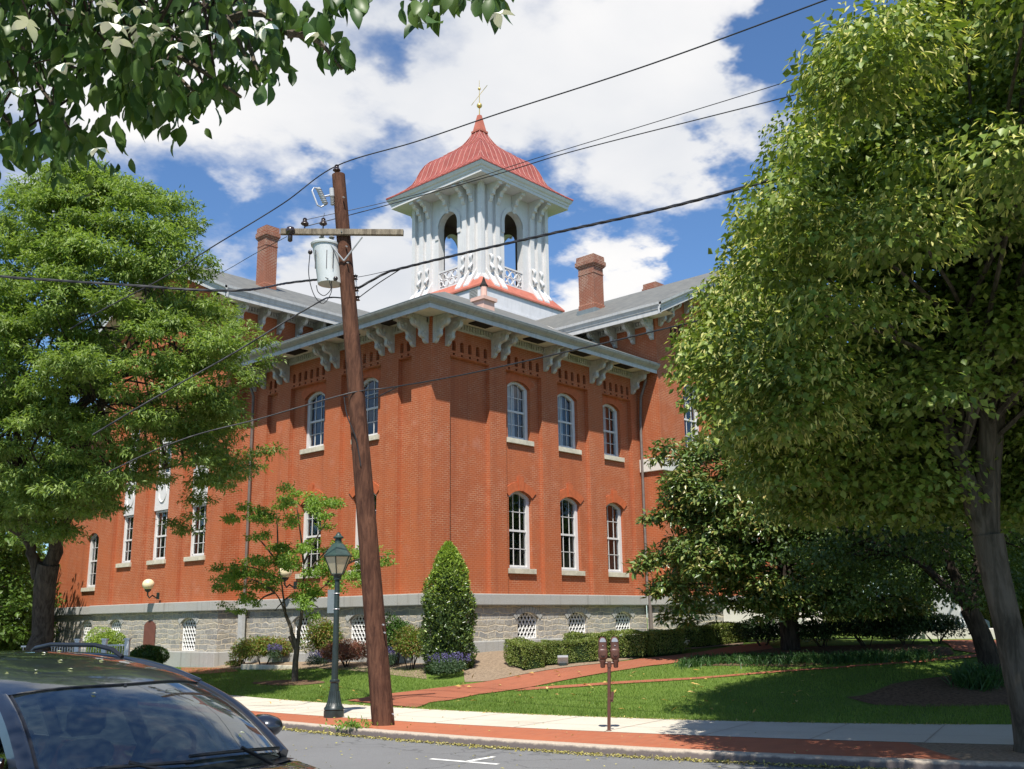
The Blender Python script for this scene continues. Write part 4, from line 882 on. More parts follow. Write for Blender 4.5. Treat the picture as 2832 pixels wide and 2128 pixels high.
DOME = [(3.93, 26.05), (3.93, 26.10), (3.56, 26.34), (3.15, 26.66), (2.84, 26.99), (2.68, 27.34), (2.50, 27.86), (2.32, 28.22), (2.10, 28.48), (1.80, 28.68), (1.50, 28.80), (1.36, 28.86)]
CAP = [(1.40, 28.86), (1.42, 28.98), (1.36, 29.05), (1.12, 29.20), (.92, 29.38), (.74, 29.56), (.58, 29.80), (.45, 30.04), (.36, 30.24), (.29, 30.44)]
mb = MB(); mb.rings([sq(h, z) for h, z in DOME], caps=False); mb.rings([sq(h, z) for h, z in CAP], caps=True)
RO = mb.build('cupola_roof', M_COPPER, CU, smooth=25)
lp_ = MB(); lp_.rings([sq(1.34, 28.80), sq(1.53, 28.80), sq(1.55, 28.93), sq(1.40, 29.04)], caps=False); lp_.build('roof_lip', M_REDTRIM, RO)
hp = MB()
for a_, b_ in ((-1, -1), (1, -1), (1, 1), (-1, 1)): hp.tube([(XC+a_*h, YC+b_*h, z+.02) for h, z in DOME[1:]], .035, 5); hp.tube([(XC+a_*h, YC+b_*h, z+.02) for h, z in CAP[2:]], .032, 5)
hp.build('hip_roll', M_COPPER, RO, smooth=60)
sm = MB()      # standing seams
for k in range(4):
    a = k*math.pi/2; ca, sa = math.cos(a), math.sin(a)
    for PRF, n in ((DOME[1:], 18), (CAP[2:], 8)):
        h0 = PRF[0][0]
        for i in range(n+1):
            u = -h0+2*h0*i/n; pts = [(u, h, z) for h, z in PRF if abs(u) <= h+1e-6]
            # follow the hip where the seam runs into it
            for q in range(len(PRF)-1):
                (ha, za), (hb_, zb_) = PRF[q], PRF[q+1]
                if ha > abs(u) > hb_: t = (ha-abs(u))/(ha-hb_); pts.append((u, abs(u), za+t*(zb_-za)))
            pts = [(XC+u_*ca-(-h-.015)*sa, YC+u_*sa+(-h-.015)*ca, z+.012) for u_, h, z in pts]
            if len(pts) > 1: sm.tube(pts, .015, 4)
sm.build('standing_seam', M_COPPER, RO)
sp_ = MB(); sp_.rings([sq(.36, 30.40), sq(.36, 30.52), sq(.29, 30.55), sq(.10, 31.6)]); sp_.build('spire', M_REDTRIM, CU)
vn = MB(); vn.tube([(XC, YC, 31.5), (XC, YC, 33.95)], [.035, .012], 6); vn.sphere((XC, YC, 32.25), .165, 16, 10); vn.sphere((XC, YC, 33.38), .09, 12, 8)
dv = np.array([.32, -.30, .62]); pv = np.array([XC, YC, 32.95]); vn.tube([pv-dv*1.05, pv+dv*1.05], [.012, .02], 5); vn.obox(pv+dv*.85, dv*.25, (.0, .012, 0), np.array([.05, .02, .03])); vn.obox(pv-dv*.95, dv*.16, (.0, .012, 0), np.array([.04, .015, .02]))
vn.build('weather_vane', M_GOLD, CU, smooth=50)

# downspouts
dp = MB(); dp.tube([(11.15, -.55, 11.35), (11.22, -.5, 11.1), (11.28, -.2, 10.5), (11.24, -.16, 9.6), (11.24, -.14, 2.9)], .055, 8); dp.tube([(11.24, -.24, 2.95), (11.24, -.24, .9)], .07, 8); dp.build('downspout', M_PIPE, CH, smooth=50)
dp = MB(); dp.tube([(-.55, 9.95, 11.35), (-.4, 9.9, 11.0), (-.14, 9.9, 10.4), (-.12, 9.9, 2.9)], .055, 8); dp.build('downspout', M_PIPE, CH, smooth=50)
dp = MB(); dp.box(-.26, -.14, 9.75, 10.03, .4, 2.75); dp.build('downspout', M_PIPEGREY, CH)
# wall globes
def globe(P, nrm, label):
    P = np.array(P, float); nrm = np.array(nrm, float); t = thing('wall_lamp', P, label, 'lamp', 'globe lamps on the courthouse wall')
    mb = MB(); mb.tube([P, P+nrm*.12+[0, 0, -.06], P+nrm*.26+[0, 0, .02], P+nrm*.38+[0, 0, -.08], P+nrm*.46+[0, 0, .02], P+nrm*.46+[0, 0, .16]], .03, 7); mb.obox(P+nrm*.02, nrm*.03, np.cross(nrm, [0, 0, 1])*.07, (0, 0, .13)); c = P+nrm*.46; mb.lathe([(.05, .14), (.12, .2), (.13, .26)], c, 12); mb.build('arm', M_IRON, t, smooth=50)
    g = MB(); g.sphere(c+[0, 0, .44], .235, 20, 14, .92); g.build('globe', M_GLOBE, t, smooth=90)
globe((XL-.001, 15.0, 2.98), (-1, 0, 0), 'cream globe lamp on a curled bracket beside the tall windows of the left wing')
globe((-.001, 6.9, 3.15), (-1, 0, 0), 'cream globe lamp on the corner block wall half hidden behind the small lawn tree')
# entrance steps and their cheek walls by the right wing
st = thing('entrance_steps', (18.3, -3, .9), 'pale stone entrance steps with white cheek walls behind the dark shrubs', 'steps')
mb = MB()
for k in range(6): mb.box(16.6, 20.0, YR-.35*(6-k)-.3, YR-.002, .6+.25*k, .85+.25*k)
mb.build('treads', M_PALE, st, bevel=.015)
for x in (15.6, 20.4):
    mb = MB(); mb.prism([(YR-.01, .5), (YR-3.2, .5), (YR-3.2, 1.75), (YR-2.2, 1.95), (YR-.01, 2.34)], lambda y, z, d: (d, y, z), x-.4, x+.4); mb.build('cheek_wall', M_PALE, st)

# ------------------------------------------------------------------ foliage
def norm(a): return a/(np.linalg.norm(a, axis=1, keepdims=True)+1e-9)
def leaves(name, P, D, Nn, Ln, Wd, mat, parent, kind='leaf', fold=.18, kindtag=None):
    n = len(P); D = norm(D); Nn = Nn-D*(Nn*D).sum(1, keepdims=True); Nn = norm(Nn); S = np.cross(D, Nn)
    Ln = np.broadcast_to(Ln, (n,))[:, None]; Wd = np.broadcast_to(Wd, (n,))[:, None]
    if kind == 'leaf':
        V = np.stack([P, P+D*Ln*.45+S*Wd*.5+Nn*Wd*fold, P+D*Ln-Nn*Ln*.06, P+D*Ln*.45-S*Wd*.5+Nn*Wd*fold], 1); F = np.array([[0, 1, 2], [0, 2, 3]]); k = 3
    elif kind == 'blade':
        V = np.stack([P-S*Wd*.5, P+S*Wd*.5, P+D*Ln], 1); F = np.array([[0, 1, 2]]); k = 3
    elif kind == 'strap':
        V = np.stack([P-S*Wd*.5, P+S*Wd*.5, P+D*Ln*.55+S*Wd*.45, P+D*Ln*.55-S*Wd*.45, P+D*Ln*.95-np.array([0, 0, 1])*Ln*.3], 1); F = np.array([[0, 1, 2], [0, 2, 3], [3, 2, 4]]); k = 3
    else:   # detailed leaf, curved along its length with a raised fold
        cols = []
        for t, w_, bz in ((0, .03, 0), (.2, .36, .02), (.42, .5, .03), (.65, .42, .0), (.85, .2, -.06), (1.0, .0, -.13)):
            m = P+D*Ln*t+Nn*Ln*bz; cols += [m+S*Wd*w_+Nn*Wd*w_*fold*1.6, m, m-S*Wd*w_+Nn*Wd*w_*fold*1.6]
        V = np.stack(cols, 1); F = []
        for i in range(5):
            for j in range(2): a = 3*i+j; F += [[a, a+1, a+4], [a, a+4, a+3]]
        F = np.array(F); k = 3
    nv = V.shape[1]; V = V.reshape(-1, 3); F = (F[None]+np.arange(n)[:, None, None]*nv).reshape(-1, k)
    me = bpy.data.meshes.new(name); me.vertices.add(len(V)); me.vertices.foreach_set('co', V.astype(np.float32).ravel())
    me.loops.add(F.size); me.loops.foreach_set('vertex_index', F.astype(np.int32).ravel()); me.polygons.add(len(F)); me.polygons.foreach_set('loop_start', (np.arange(len(F))*k).astype(np.int32))
    me.polygons.foreach_set('use_smooth', np.ones(len(F), bool)) if kind not in ('leaf', 'blade') else None
    me.update(calc_edges=True); me.materials.append(mat); o = bpy.data.objects.new(name, me); COL.objects.link(o); place(o, parent)
    if kindtag: o['kind'] = kindtag
    return o
UP = np.array([0, 0, 1.0])
def rdirs(n, zmin=-1.0):
    d = rng.normal(size=(n*3, 3)); d = norm(d); d = d[d[:, 2] > zmin]
    return d[:n] if len(d) >= n else np.resize(d, (n, 3))
def clump_pts(c, rad, n, shell=.35, zmin=-.5):
    d = rdirs(n, zmin); r = 1-np.abs(rng.normal(0, shell, n)); r = np.clip(r, .05, 1.05); return c+d*r[:, None]*np.asarray(rad), d
def crown(name, clumps, per, Ln, Wd, droop, mat, parent, shell=.4, kind='leaf', upn=.7, jit=.5, spray=1):
    Ps, Ds, Ns = [], [], []
    for c, rad in clumps:
        n = max(6, int(per*np.mean(rad)**2)); P, d = clump_pts(np.asarray(c), rad, n, shell)
        if spray > 1:
            P = np.repeat(P, spray, 0)+rng.normal(0, Ln*.45, (n*spray, 3))*np.array([1, 1, .6]); d = np.repeat(d, spray, 0)
        m = len(P); h = d.copy(); h[:, 2] *= .3
        Ps.append(P); Ds.append(norm(h)*.7-UP*droop+rng.normal(0, jit, (m, 3))); Ns.append(UP*upn+d*.6+rng.normal(0, jit*.7, (m, 3)))
    P, D, Nn = map(np.concatenate, (Ps, Ds, Ns)); m = len(P)
    return leaves(name, P, D, Nn, Ln*rng.uniform(.7, 1.25, m), Wd*rng.uniform(.75, 1.2, m), mat, parent, kind)
def bez(a, b, c, n=8): return [np.asarray(a)*(1-t)**2+np.asarray(b)*2*t*(1-t)+np.asarray(c)*t*t for t in np.linspace(0, 1, n)]
def limb(mb, a, b, r0, r1, bend=(0, 0, 0), n=8, k=7):
    a, b = np.asarray(a, float), np.asarray(b, float); m = (a+b)/2+np.asarray(bend); pts = bez(a, m, b, n)
    pts = [p+(rng.normal(0, r0*.15, 3) if 0 < i < n-1 else 0) for i, p in enumerate(pts)]; mb.tube(pts, list(np.linspace(r0, r1, n)), k); return pts

def linden():
    B = LF(7.22, 14.72, 0.0); t = thing('linden_tree', B, 'huge linden tree in pale yellow blossom at the kerb, filling the right side', 'tree')
    mb = MB(); fork = LF(6.93, 14.7, 3.0)
    mb.tube([B+[0, 0, -.1], B+[0, 0, .12], LF(7.18, 14.7, .5), LF(7.07, 14.7, 1.6), LF(6.98, 14.7, 2.4), fork], [.30, .25, .215, .195, .20, .22], 14)
    ends = []
    for r, f, z, r0 in ((6.2, 14.5, 5.4, .17), (7.6, 14.8, 6.2, .16), (6.9, 13.9, 6.5, .15), (6.7, 15.7, 5.8, .13)): ends.append(limb(mb, fork-[0, 0, .1], LF(r, f, z), r0, .09, (0, 0, .25)))
    tips = []
    EV = [-900, -300, 19, 128, 269, 384, 474, 602, 717, 794, 947, 1060, 1114, 1190, 1300, 1420, 1600]; EU = [2700, 2560, 2420, 2250, 2164, 2105, 2074, 2010, 1984, 1938, 1840, 1850, 1865, 1905, 1990, 2080, 2160]
    def edge_ok(c, s):
        d = c-C; w_ = d@fw; return w_ > 1 and (1416+FPX*(d@r2)/w_)-s*.85*FPX/w_ > np.interp(1064-FPX*(d@u2)/w_, EV, EU)
    prof = [(3.0, 2.9), (4.2, 4.5), (5.4, 5.3), (6.4, 5.25), (7.6, 4.9), (8.8, 4.5), (10.0, 3.9), (11.2, 3.1), (12.2, 2.2), (13.2, .9)]
    zs = [p[0] for p in prof]; rs = [p[1] for p in prof]; clumps = []; inner = []
    for i in range(720):
        z = rng.uniform(2.9, 13.1); rad = np.interp(z, zs, rs); a = rng.uniform(0, 2*math.pi); q = rad*(1-abs(rng.normal(0, .16)))
        q = max(.2, q-.35)
        if z < 3.4+2.3*max(0, -math.sin(a))*min(1, q/3.2): continue
        c = LF(7.15+q*math.cos(a), 14.7+q*math.sin(a)*(1.02+.75*min(1, max(0, (z-5.5)/2.2)) if math.sin(a) < 0 else 1.02), z); s = rng.uniform(.5, .95)  # upper front reaches forward out of view, shaped to shade crown and road
        if not edge_ok(c, s): continue
        clumps.append((c, (s, s, s*.62)))
        if i % 4 == 0: tips.append(c)
    for i in range(210):
        z = rng.uniform(3.4, 11.5); rad = np.interp(z, zs, rs)*.72; a = rng.uniform(0, 2*math.pi) if z > 6 else rng.uniform(-.2, math.pi+.2); q = rad*math.sqrt(rng.uniform()); ci = LF(7.15+q*math.cos(a), 14.7+q*math.sin(a), z)
        if edge_ok(ci, 1.15): inner.append((ci, (1.0, 1.0, .8)))
    for i in range(75):
        z = rng.uniform(4.2, 9.0); inner.append((LF(rng.uniform(5.0, 9.0), rng.uniform(12.2, 14.4), z), (.8, .8, .6)))
    for c in tips:
        if c[2] < 5: continue
        e = ends[rng.integers(0, 4)]; s = e[rng.integers(3, 8)]; limb(mb, s, c, .045, .012, (0, 0, .3), 7, 5)
    mb.build('trunk', M_BARK2, t, smooth=60)
    crown('crown', clumps, 800, .105, .085, .55, L_LINDEN, t, .40)
    crown('inner_crown', inner, 620, .115, .095, .55, L_LINDEN, t, .6)
    crown('blossom_bracts', clumps, 330, .105, .03, .9, L_BRACT, t, .22, jit=.45)
linden()

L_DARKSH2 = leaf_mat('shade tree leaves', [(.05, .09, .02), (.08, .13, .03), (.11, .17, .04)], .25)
def second_tree():
    B = G(2748, 1885); t = thing('dark_tree', B, 'dark leaning tree with an arching low limb behind the linden trunk', 'tree'); r0, f0 = loc(B); mb = MB()
    z0 = B[2]; fk = LF(r0-.35, f0, z0+1.55)
    mb.tube([B+[0, 0, -.1], LF(r0-.02, f0, z0+.4), LF(r0-.15, f0, z0+1.0), fk], [.31, .25, .21, .20], 12)
    l1 = limb(mb, fk, LF(r0-2.6, f0-.2, z0+2.9),   .11, .045, (.2, .1, .75)); l2 = limb(mb, fk, LF(r0-1.1, f0+.2, z0+4.0),   .14, .08, (0, 0, .2)); l3 = limb(mb, fk, LF(r0+.8, f0+.3, z0+4.2), .17, .09, (0, 0, .2))
    limb(mb, l1[4], LF(r0-3.6, f0, z0+2.5), .06, .02, (0, 0, .4)); clumps = []
    for i in range(190):
        a = rng.uniform(0, 2*math.pi); z = rng.uniform(1.75, 6.6); q = 3.9*math.sqrt(rng.uniform(.1, 1))*math.sqrt(max(.15, 1-((z-3.6)/3.4)**2)); c = LF(r0-.7+q*math.cos(a), f0+.3+q*math.sin(a), z0+z-.25*(q/3.9)); s = rng.uniform(.55, .95); clumps.append((c, (s, s, s*.6)))
        if i % 4 == 0: l = (l1, l2, l3)[i % 3]; limb(mb, l[5], c, .035, .01, (0, 0, .3), 6, 5)
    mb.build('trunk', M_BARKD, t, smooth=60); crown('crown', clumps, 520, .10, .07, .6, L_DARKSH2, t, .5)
second_tree()

def ash_tree():
    d = 27.0; f0 = d; r0 = (118-1416)/FPX*27.3; z0 = T(r0, f0); B = LF(r0, f0, z0); t = thing('ash_tree', B, 'tall spreading green tree with a thick forked trunk in front of the left wing', 'tree'); mb = MB()
    def Pv(u, v, w_=0.0): return ond(u, v, (27.0+w_)*1.0/ (1) *1.0)
    fk = Pv(135, 1560); D0 = 27.0
    mb.tube([B+[0, 0, -.2], B+[0, 0, .3], Pv(118, 1760), Pv(120, 1680), Pv(125, 1610), fk], [.42, .33, .29, .28, .29, .28], 14)
    limbs = [limb(mb, Pv(130, 1590), Pv(190, 1400), .21, .16, (0, 0, .1)), limb(mb, Pv(105, 1600), Pv(75, 1480), .16, .12), limb(mb, Pv(180, 1440), Pv(180, 1150), .16, .11, (.1, 0, 0)), limb(mb, Pv(190, 1420), Pv(340, 1330), .13, .06, (0, 0, .15)),
             limb(mb, Pv(185, 1400), Pv(300, 1050), .16, .08), limb(mb, Pv(75, 1490), Pv(-60, 1390), .15, .07), limb(mb, Pv(78, 1490), Pv(45, 1330), .14, .08), limb(mb, Pv(180, 1160), Pv(200, 800), .13, .06), limb(mb, Pv(180, 1180), Pv(420, 900), .12, .05), limb(mb, Pv(60, 1350), Pv(20, 950), .12, .05), limb(mb, Pv(300, 1050), Pv(560, 1020), .10, .03, (0, 0, .3)), limb(mb, Pv(330, 1330), Pv(640, 1270), .055, .02, (0, 0, .25)), limb(mb, Pv(200, 800), Pv(240, 560), .06, .02)]
    def env(v):   # left / right edge of the crown against the photo row, in photo units
        return np.interp(v, [470, 520, 600, 700, 780, 860, 960, 1080, 1180, 1280, 1360, 1440, 1500], [180, 80, -30, -120, -170, -200, -230, -230, -220, -200, -150, -60, 60]), np.interp(v, [470, 520, 560, 640, 700, 780, 860, 960, 1000, 1080, 1180, 1280, 1360, 1440, 1500], [290, 360, 520, 545, 570, 570, 640, 720, 745, 680, 660, 660, 630, 500, 430])
    clumps = []
    for i in range(400):
        v = rng.uniform(475, 1490); lo, hi = env(v); hw = (hi-lo)/2/FPX*27; u = rng.uniform(lo+20, hi-35); t_ = (u-(lo+hi)/2)/((hi-lo)/2); dep = hw*.95*math.sqrt(max(0.02, 1-t_*t_))
        y = dep*(1-abs(rng.normal(0, .35)))*rng.choice([-1, 1], p=[.62, .38]); 
        # openings where the wall shows through
        if any(((u-a)/ra)**2+((v-b)/rb)**2 < 1 for a, b, ra, rb in ((420, 1390, 120, 60), (330, 1480, 130, 60), (410, 1075, 40, 28), (330, 960, 45, 25))) : continue
        s = rng.uniform(.5, .85); c = ond(u, v, 27.2+y); clumps.append((c, (s, s, s*.5)))
        if i % 3 == 0: l = limbs[rng.integers(2, len(limbs))]; p = min(l, key=lambda q: np.linalg.norm(q-c)); limb(mb, p, c, .04, .01, (0, 0, .25), 6, 5)
    for u, v in ((600, 1010), (660, 960), (720, 950), (745, 1000), (690, 1060), (640, 900), (590, 840), (620, 1230), (680, 1260), (740, 1250), (650, 1300), (700, 1290), (540, 1430), (520, 1470), (570, 1330), (480, 1450), (230, 1360), (240, 1420), (560, 720), (540, 620), (480, 560), (430, 540), (390, 560)):
        s = rng.uniform(.32, .55); clumps.append((ond(u, v, 26.2+rng.uniform(-1, 1.6)), (s, s, s*.5)))
    mb.build('trunk', M_BARK, t, smooth=60); crown('crown', clumps, 210, .145, .046, .45, L_ASH, t, .5, spray=9, jit=.6, upn=1.0)
ash_tree()

def magnolia():
    B = G(2187, 1797); r0, f0 = loc(B); z0 = B[2]; t = thing('magnolia_tree', B, 'glossy leaved magnolia with low sweeping branches beside the right of the corner block', 'tree'); mb = MB(); top = LF(r0, f0, z0+7.0)
    mb.tube([B+[0, 0, -.1], LF(r0, f0, z0+1.2), LF(r0, f0, z0+3.5), top], [.27, .22, .17, .05], 12); clumps = []; D = f0/math.cos(PITCH)*.985
    def env(v): return np.interp(v, [1235, 1300, 1400, 1500, 1580, 1640, 1700], [1900, 1835, 1800, 1790, 1740, 1765, 1880]), np.interp(v, [1235, 1300, 1400, 1500, 1600, 1700], [2280, 2420, 2540, 2600, 2620, 2560])
    for i in range(210):
        v = rng.uniform(1225, 1700); lo, hi = env(v); u = rng.uniform(lo+25, hi-20); t_ = (u-(lo+hi)/2)/((hi-lo)/2); dep = (hi-lo)/2/FPX*D*.8*math.sqrt(max(.02, 1-t_*t_)); y = dep*(1-abs(rng.normal(0, .3)))*rng.choice([-1, 1], p=[.65, .35]); s = rng.uniform(.42, .72); c = ond(u, v, D+y); clumps.append((c, (s, s, s*.7)))
        if i % 2 == 0: limb(mb, LF(r0, f0, max(z0+1.0, min(z0+6.5, c[2]-.3))), c, .035, .01, (0, 0, .2), 6, 5)
    for u, v in ((1765, 1575), (1790, 1560), (1820, 1270), (1840, 1240), (1800, 1440), (1810, 1640), (1850, 1710), (1900, 1725), (2130, 1690), (2300, 1690)): clumps.append((ond(u, v, D-1.2), (.35, .35, .28)))
    mb.build('trunk', M_BARKD, t, smooth=60); crown('crown', clumps, 1150, .19, .08, .25, L_MAGNOLIA, t, .5, upn=.9, jit=.55)
magnolia()

def lawn_tree():
    B = G(815, 1886); r0, f0 = loc(B); t = thing('small_lawn_tree', B, 'small many stemmed tree with sparse layered leaves on the lawn left of the lamp post', 'tree'); mb = MB(); D = float((B-C)@fw)
    def q(u, v, w_=0.0): return ond(u, v, D+w_)
    base = [B+[0, 0, -.05], q(817, 1830), q(822, 1790)]; mb.tube(base, [.105, .085, .078], 9); a1 = q(822, 1790)
    L1 = limb(mb, a1, q(790, 1700), .06, .05); L2 = limb(mb, a1, q(835, 1690, .2), .065, .05); L3 = limb(mb, q(818, 1800), q(800, 1760), .05, .045)
    br = [(q(790, 1700), q(760, 1640, -.4)), (q(760, 1640, -.4), q(680, 1600, -.9)), (q(760, 1640), q(700, 1680, -.8)), (q(790, 1700), q(770, 1560, .3)), (q(770, 1560, .3), q(765, 1420, .4)), (q(770, 1560, .3), q(700, 1480, .8)), (q(835, 1690, .2), q(840, 1560, .2)), (q(840, 1560, .2), q(820, 1400, .1)), (q(840, 1560), q(900, 1450, -.3)), (q(835, 1690), q(900, 1620, -.6)), (q(900, 1620, -.6), q(960, 1560, -.8)), (q(960, 1560, -.8), q(1060, 1540, -.9)), (q(835, 1680), q(880, 1680, .9)), (q(840, 1600), q(930, 1500, .6)), (q(770, 1600), q(640, 1560, .2)), (q(820, 1640), q(760, 1690, 1.0))]
    for a, b in br: limb(mb, a, b, .034, .012, (0, 0, .15), 7, 6)
    cl = []
    for u, v, s in [(625, 1590, .4), (660, 1570, .45), (700, 1600, .45), (650, 1630, .35), (720, 1560, .4), (745, 1610, .4), (690, 1650, .3), (760, 1500, .35), (740, 1440, .4), (700, 1420, .4), (660, 1430, .3), (780, 1390, .4), (820, 1370, .35), (855, 1400, .4), (880, 1430, .35), (800, 1450, .35), (900, 1390, .3), (940, 1400, .25), (770, 1570, .4), (820, 1560, .4), (850, 1600, .45), (880, 1640, .4), (830, 1650, .35), (860, 1680, .35), (900, 1590, .4), (925, 1550, .4), (950, 1610, .35), (965, 1530, .3), (990, 1520, .25), (1000, 1590, .3), (1055, 1550, .3), (1075, 1545, .2), (940, 1640, .3), (640, 1680, .2), (670, 1665, .25), (1000, 1540, .3), (790, 1520, .35), (840, 1500, .35), (890, 1520, .3), (720, 1500, .3), (600, 1620, .25)]:
        for k in range(3): cl.append((q(u+rng.normal(0, 18), v+rng.normal(0, 16), rng.uniform(-1.1, 1.1)), (s*.72, s*.72, s*.45)))
    mb.build('trunk', M_BARK2, t, smooth=60); crown('crown', cl, 800, .10, .045, .35, L_SMALL, t, .5, upn=.6, spray=4, jit=.8)
lawn_tree()

# foreground dogwood: its trunk stands out of the picture to the left, its boughs hang into the top left corner
def dogwood():
    B = LF(-6.4, 2.2, 0); t = thing('dogwood_tree', B, 'flowering dogwood with white bracts whose leafy boughs hang across the top left corner', 'tree'); mb = MB()
    S = 1.2803
    def q(x, y, w_): return ond(x*S, y*S, w_)
    fk = LF(-6.0, 2.4, 2.6); mb.tube([B+[0, 0, -.1], B+[0, 0, .15], LF(-6.2, 2.3, 1.4), fk], [.26, .2, .17, .16], 10)
    h1 = limb(mb, fk, q(-150, -80, 3.6), .10, .06, (0, 0, .5)); h2 = limb(mb, fk, LF(-3.6, 1.2, 5.2), .11, .06, (0, 0, .6)); h3 = limb(mb, fk, LF(-6.4, 4.4, 5.0), .10, .05, (0, 0, .5))
    tw = [((-150, -80, 3.6), (200, 60, 3.2)), ((200, 60, 3.2), (420, 200, 2.9)), ((-150, -80, 3.6), (150, 280, 3.0)), ((100, -60, 3.3), (500, 40, 3.0)), ((500, 40, 3.0), (620, 75, 2.9)), ((620, 75, 2.9), (738, 150, 2.9)), ((500, 30, 3.1), (560, 180, 2.9)), ((400, -60, 3.2), (760, 10, 3.1)), ((700, -60, 3.2), (930, 30, 3.0)), ((900, -50, 3.1), (1080, 25, 3.0)), ((-100, 150, 3.4), (60, 330, 3.1)), ((200, 60, 3.2), (520, 210, 2.8)), ((420, -40, 3.1), (530, 120, 2.9))]
    for a, b in tw: limb(mb, q(*a), q(*b), .013, .005, (0, 0, .08), 8, 5)
    for i in range(26): a = h2[rng.integers(2, 8)]; limb(mb, a, a+rng.normal(0, 1, 3)*[1.2, 1.2, .6]+[0, 0, .4], .03, .008, (0, 0, .2), 6, 5)
    limb(mb, LF(-3.6, 1.2, 5.2), LF(-1.8, .2, 5.8), .06, .02, (0, 0, .3))
    mb.build('trunk', M_BARK2, t, smooth=60)
    from math import pi
    poly = np.array([(-250, -250), (330, -250), (470, -60), (540, -20), (545, 60), (540, 130), (515, 200), (440, 195), (385, 240), (320, 285), (255, 240), (215, 330), (170, 370), (100, 345), (40, 335), (-250, 340)])
    def inside(p):
        x, y = p; c = False; j = len(poly)-1
        for i in range(len(poly)):
            if (poly[i][1] > y) != (poly[j][1] > y) and x < (poly[j][0]-poly[i][0])*(y-poly[i][1])/(poly[j][1]-poly[i][1])+poly[i][0]: c = not c
            j = i
        return c
    Ps = []
    nc = 0; sprays = []
    while nc < 250:
        p = (rng.uniform(-250, 560), rng.uniform(-250, 360))
        if not inside((p[0], p[1]+6)): continue
        nc += 1; dq = rng.uniform(2.65, 4.4); c = q(p[0], p[1]-16, dq); sprays.append(c); k = rng.integers(7, 13); o = rng.normal(0, 1, (k, 3))*[.085, .085, .05]; Ps += list(c+o-UP*.03)
    while len(Ps) < 3500:
        p = (rng.uniform(-250, 540), rng.uniform(-250, 190)*rng.uniform(.5, 1))
        if inside(p): Ps.append(q(*p, rng.uniform(2.7, 4.6)))
    for x, y, n in [(740, 130, 7), (725, 145, 5), (690, 75, 6), (665, 90, 6), (650, 60, 5), (600, 60, 8), (585, 100, 8), (590, 140, 7), (565, 175, 6), (610, 30, 6), (540, 90, 6), (575, 200, 3), (735, 15, 5), (765, 25, 5), (725, 35, 4), (700, -10, 5), (780, 0, 4), (905, 35, 7), (890, 50, 4), (925, 55, 4), (950, 10, 5), (985, 5, 5), (1000, 25, 3), (1050, 15, 6), (1075, 20, 5), (1060, 40, 3), (830, -20, 6), (400, 235, 6), (460, 210, 6), (500, 215, 6), (520, 180, 8), (30, 320, 8), (100, 325, 8), (165, 330, 7), (190, 340, 4), (300, 270, 6), (270, 235, 6), (380, 230, 6)]:
        for k in range(int(n*1.8)): Ps.append(q(x+rng.normal(0, 13), y-12+rng.normal(0, 12), 2.95+rng.normal(0, .12)))
    for _ in range(3200): Ps.append(q(rng.uniform(-350, 560), rng.uniform(-520, -25), rng.uniform(1.9, 4.4)))  # unseen leaves above the view, added to keep sky light off the boughs
    P1 = np.array(Ps); n1 = len(P1); P1[:, 2] += .03
    cl = []
    for i in range(105):      # the crown over and behind the photographer's left that shades the boughs
        a = rng.uniform(0, 2*pi); rr = 2.7*math.sqrt(rng.uniform()); cl.append(LF(-4.7+rr*math.cos(a), .5+rr*math.sin(a), rng.uniform(4.2, 6.8)))
    P2 = np.concatenate([clump_pts(c, (.75, .75, .5), 34, .5)[0] for c in cl]); rf = (P2-C)@fw; P2 = P2[~((rf > .5) & (np.abs((P2-C)@r2) < rf*.50) & (np.abs((P2-C)@u2) < rf*.385))]
    P = np.concatenate([P1, P2]); n = len(P); side = rng.normal(0, 1, (n, 3)); D = -UP*1.25+side*.42; Nn = rng.normal(0, .8, (n, 3))+UP*.45-hf*.25
    sz = np.r_[rng.uniform(.048, .086, n1), rng.uniform(.08, .13, n-n1)]
    leaves('crown', P, D, Nn, sz, sz*.50, L_DOG, t, 'detail', .22)
    # four-petalled white bracts along the top of the boughs
    Q = [(rng.uniform(20, 520), rng.uniform(-5, 1)*0+abs(rng.normal(0, 65))+5) for _ in range(1)]+[(150, 20), (230, 8), (270, 30), (285, 60), (320, 75), (190, 95), (300, 15), (350, 60), (380, 95), (60, 50), (420, 80), (250, 90), (335, 30), (460, 70), (500, 120), (570, 60), (610, 25), (690, 70), (735, 115), (210, 320), (170, 40), (130, 140), (90, 15), (240, 50), (290, 95), (360, 130), (470, 150), (30, 190), (1060, 12), (1075, 30), (400, 40), (520, 60), (205, 40), (310, 55), (345, 90)]
    tm = MB()
    for c in sprays: tm.tube([c+UP*.03, c+UP*.10+rng.normal(0, .05, 3), c+UP*.2+rng.normal(0, .10, 3)], [.0025, .004, .005], 4)
    tm.build('twigs', M_BARKD, t)
    e0 = leaves('blossom', np.zeros((4, 3)), np.array([[1, 0, -.4], [0, 1, -.4], [-1, 0, -.4], [0, -1, -.4]], float), np.tile(UP, (4, 1)), np.array([.058, .055, .058, .053]), .032, L_WHITE, None, 'detail', .15)
    for i, (x, y) in enumerate(Q[::2]+Q[1:12:2]):
        o = e0 if i == 0 else bpy.data.objects.new('blossom', e0.data)
        if i: COL.objects.link(o)
        nn = Vector(UP*1.0-hf*.45+rng.normal(0, .32, 3)); o.rotation_euler = nn.to_track_quat('Z', 'Y').to_euler(); o.rotation_euler.rotate_axis('Z', rng.uniform(0, 6)); s = rng.uniform(.6, 1.0); o.scale = (s, s, s); o.location = Vector(q(x, y, 2.5+rng.uniform(0, .35))); place(o, t)
dogwood()

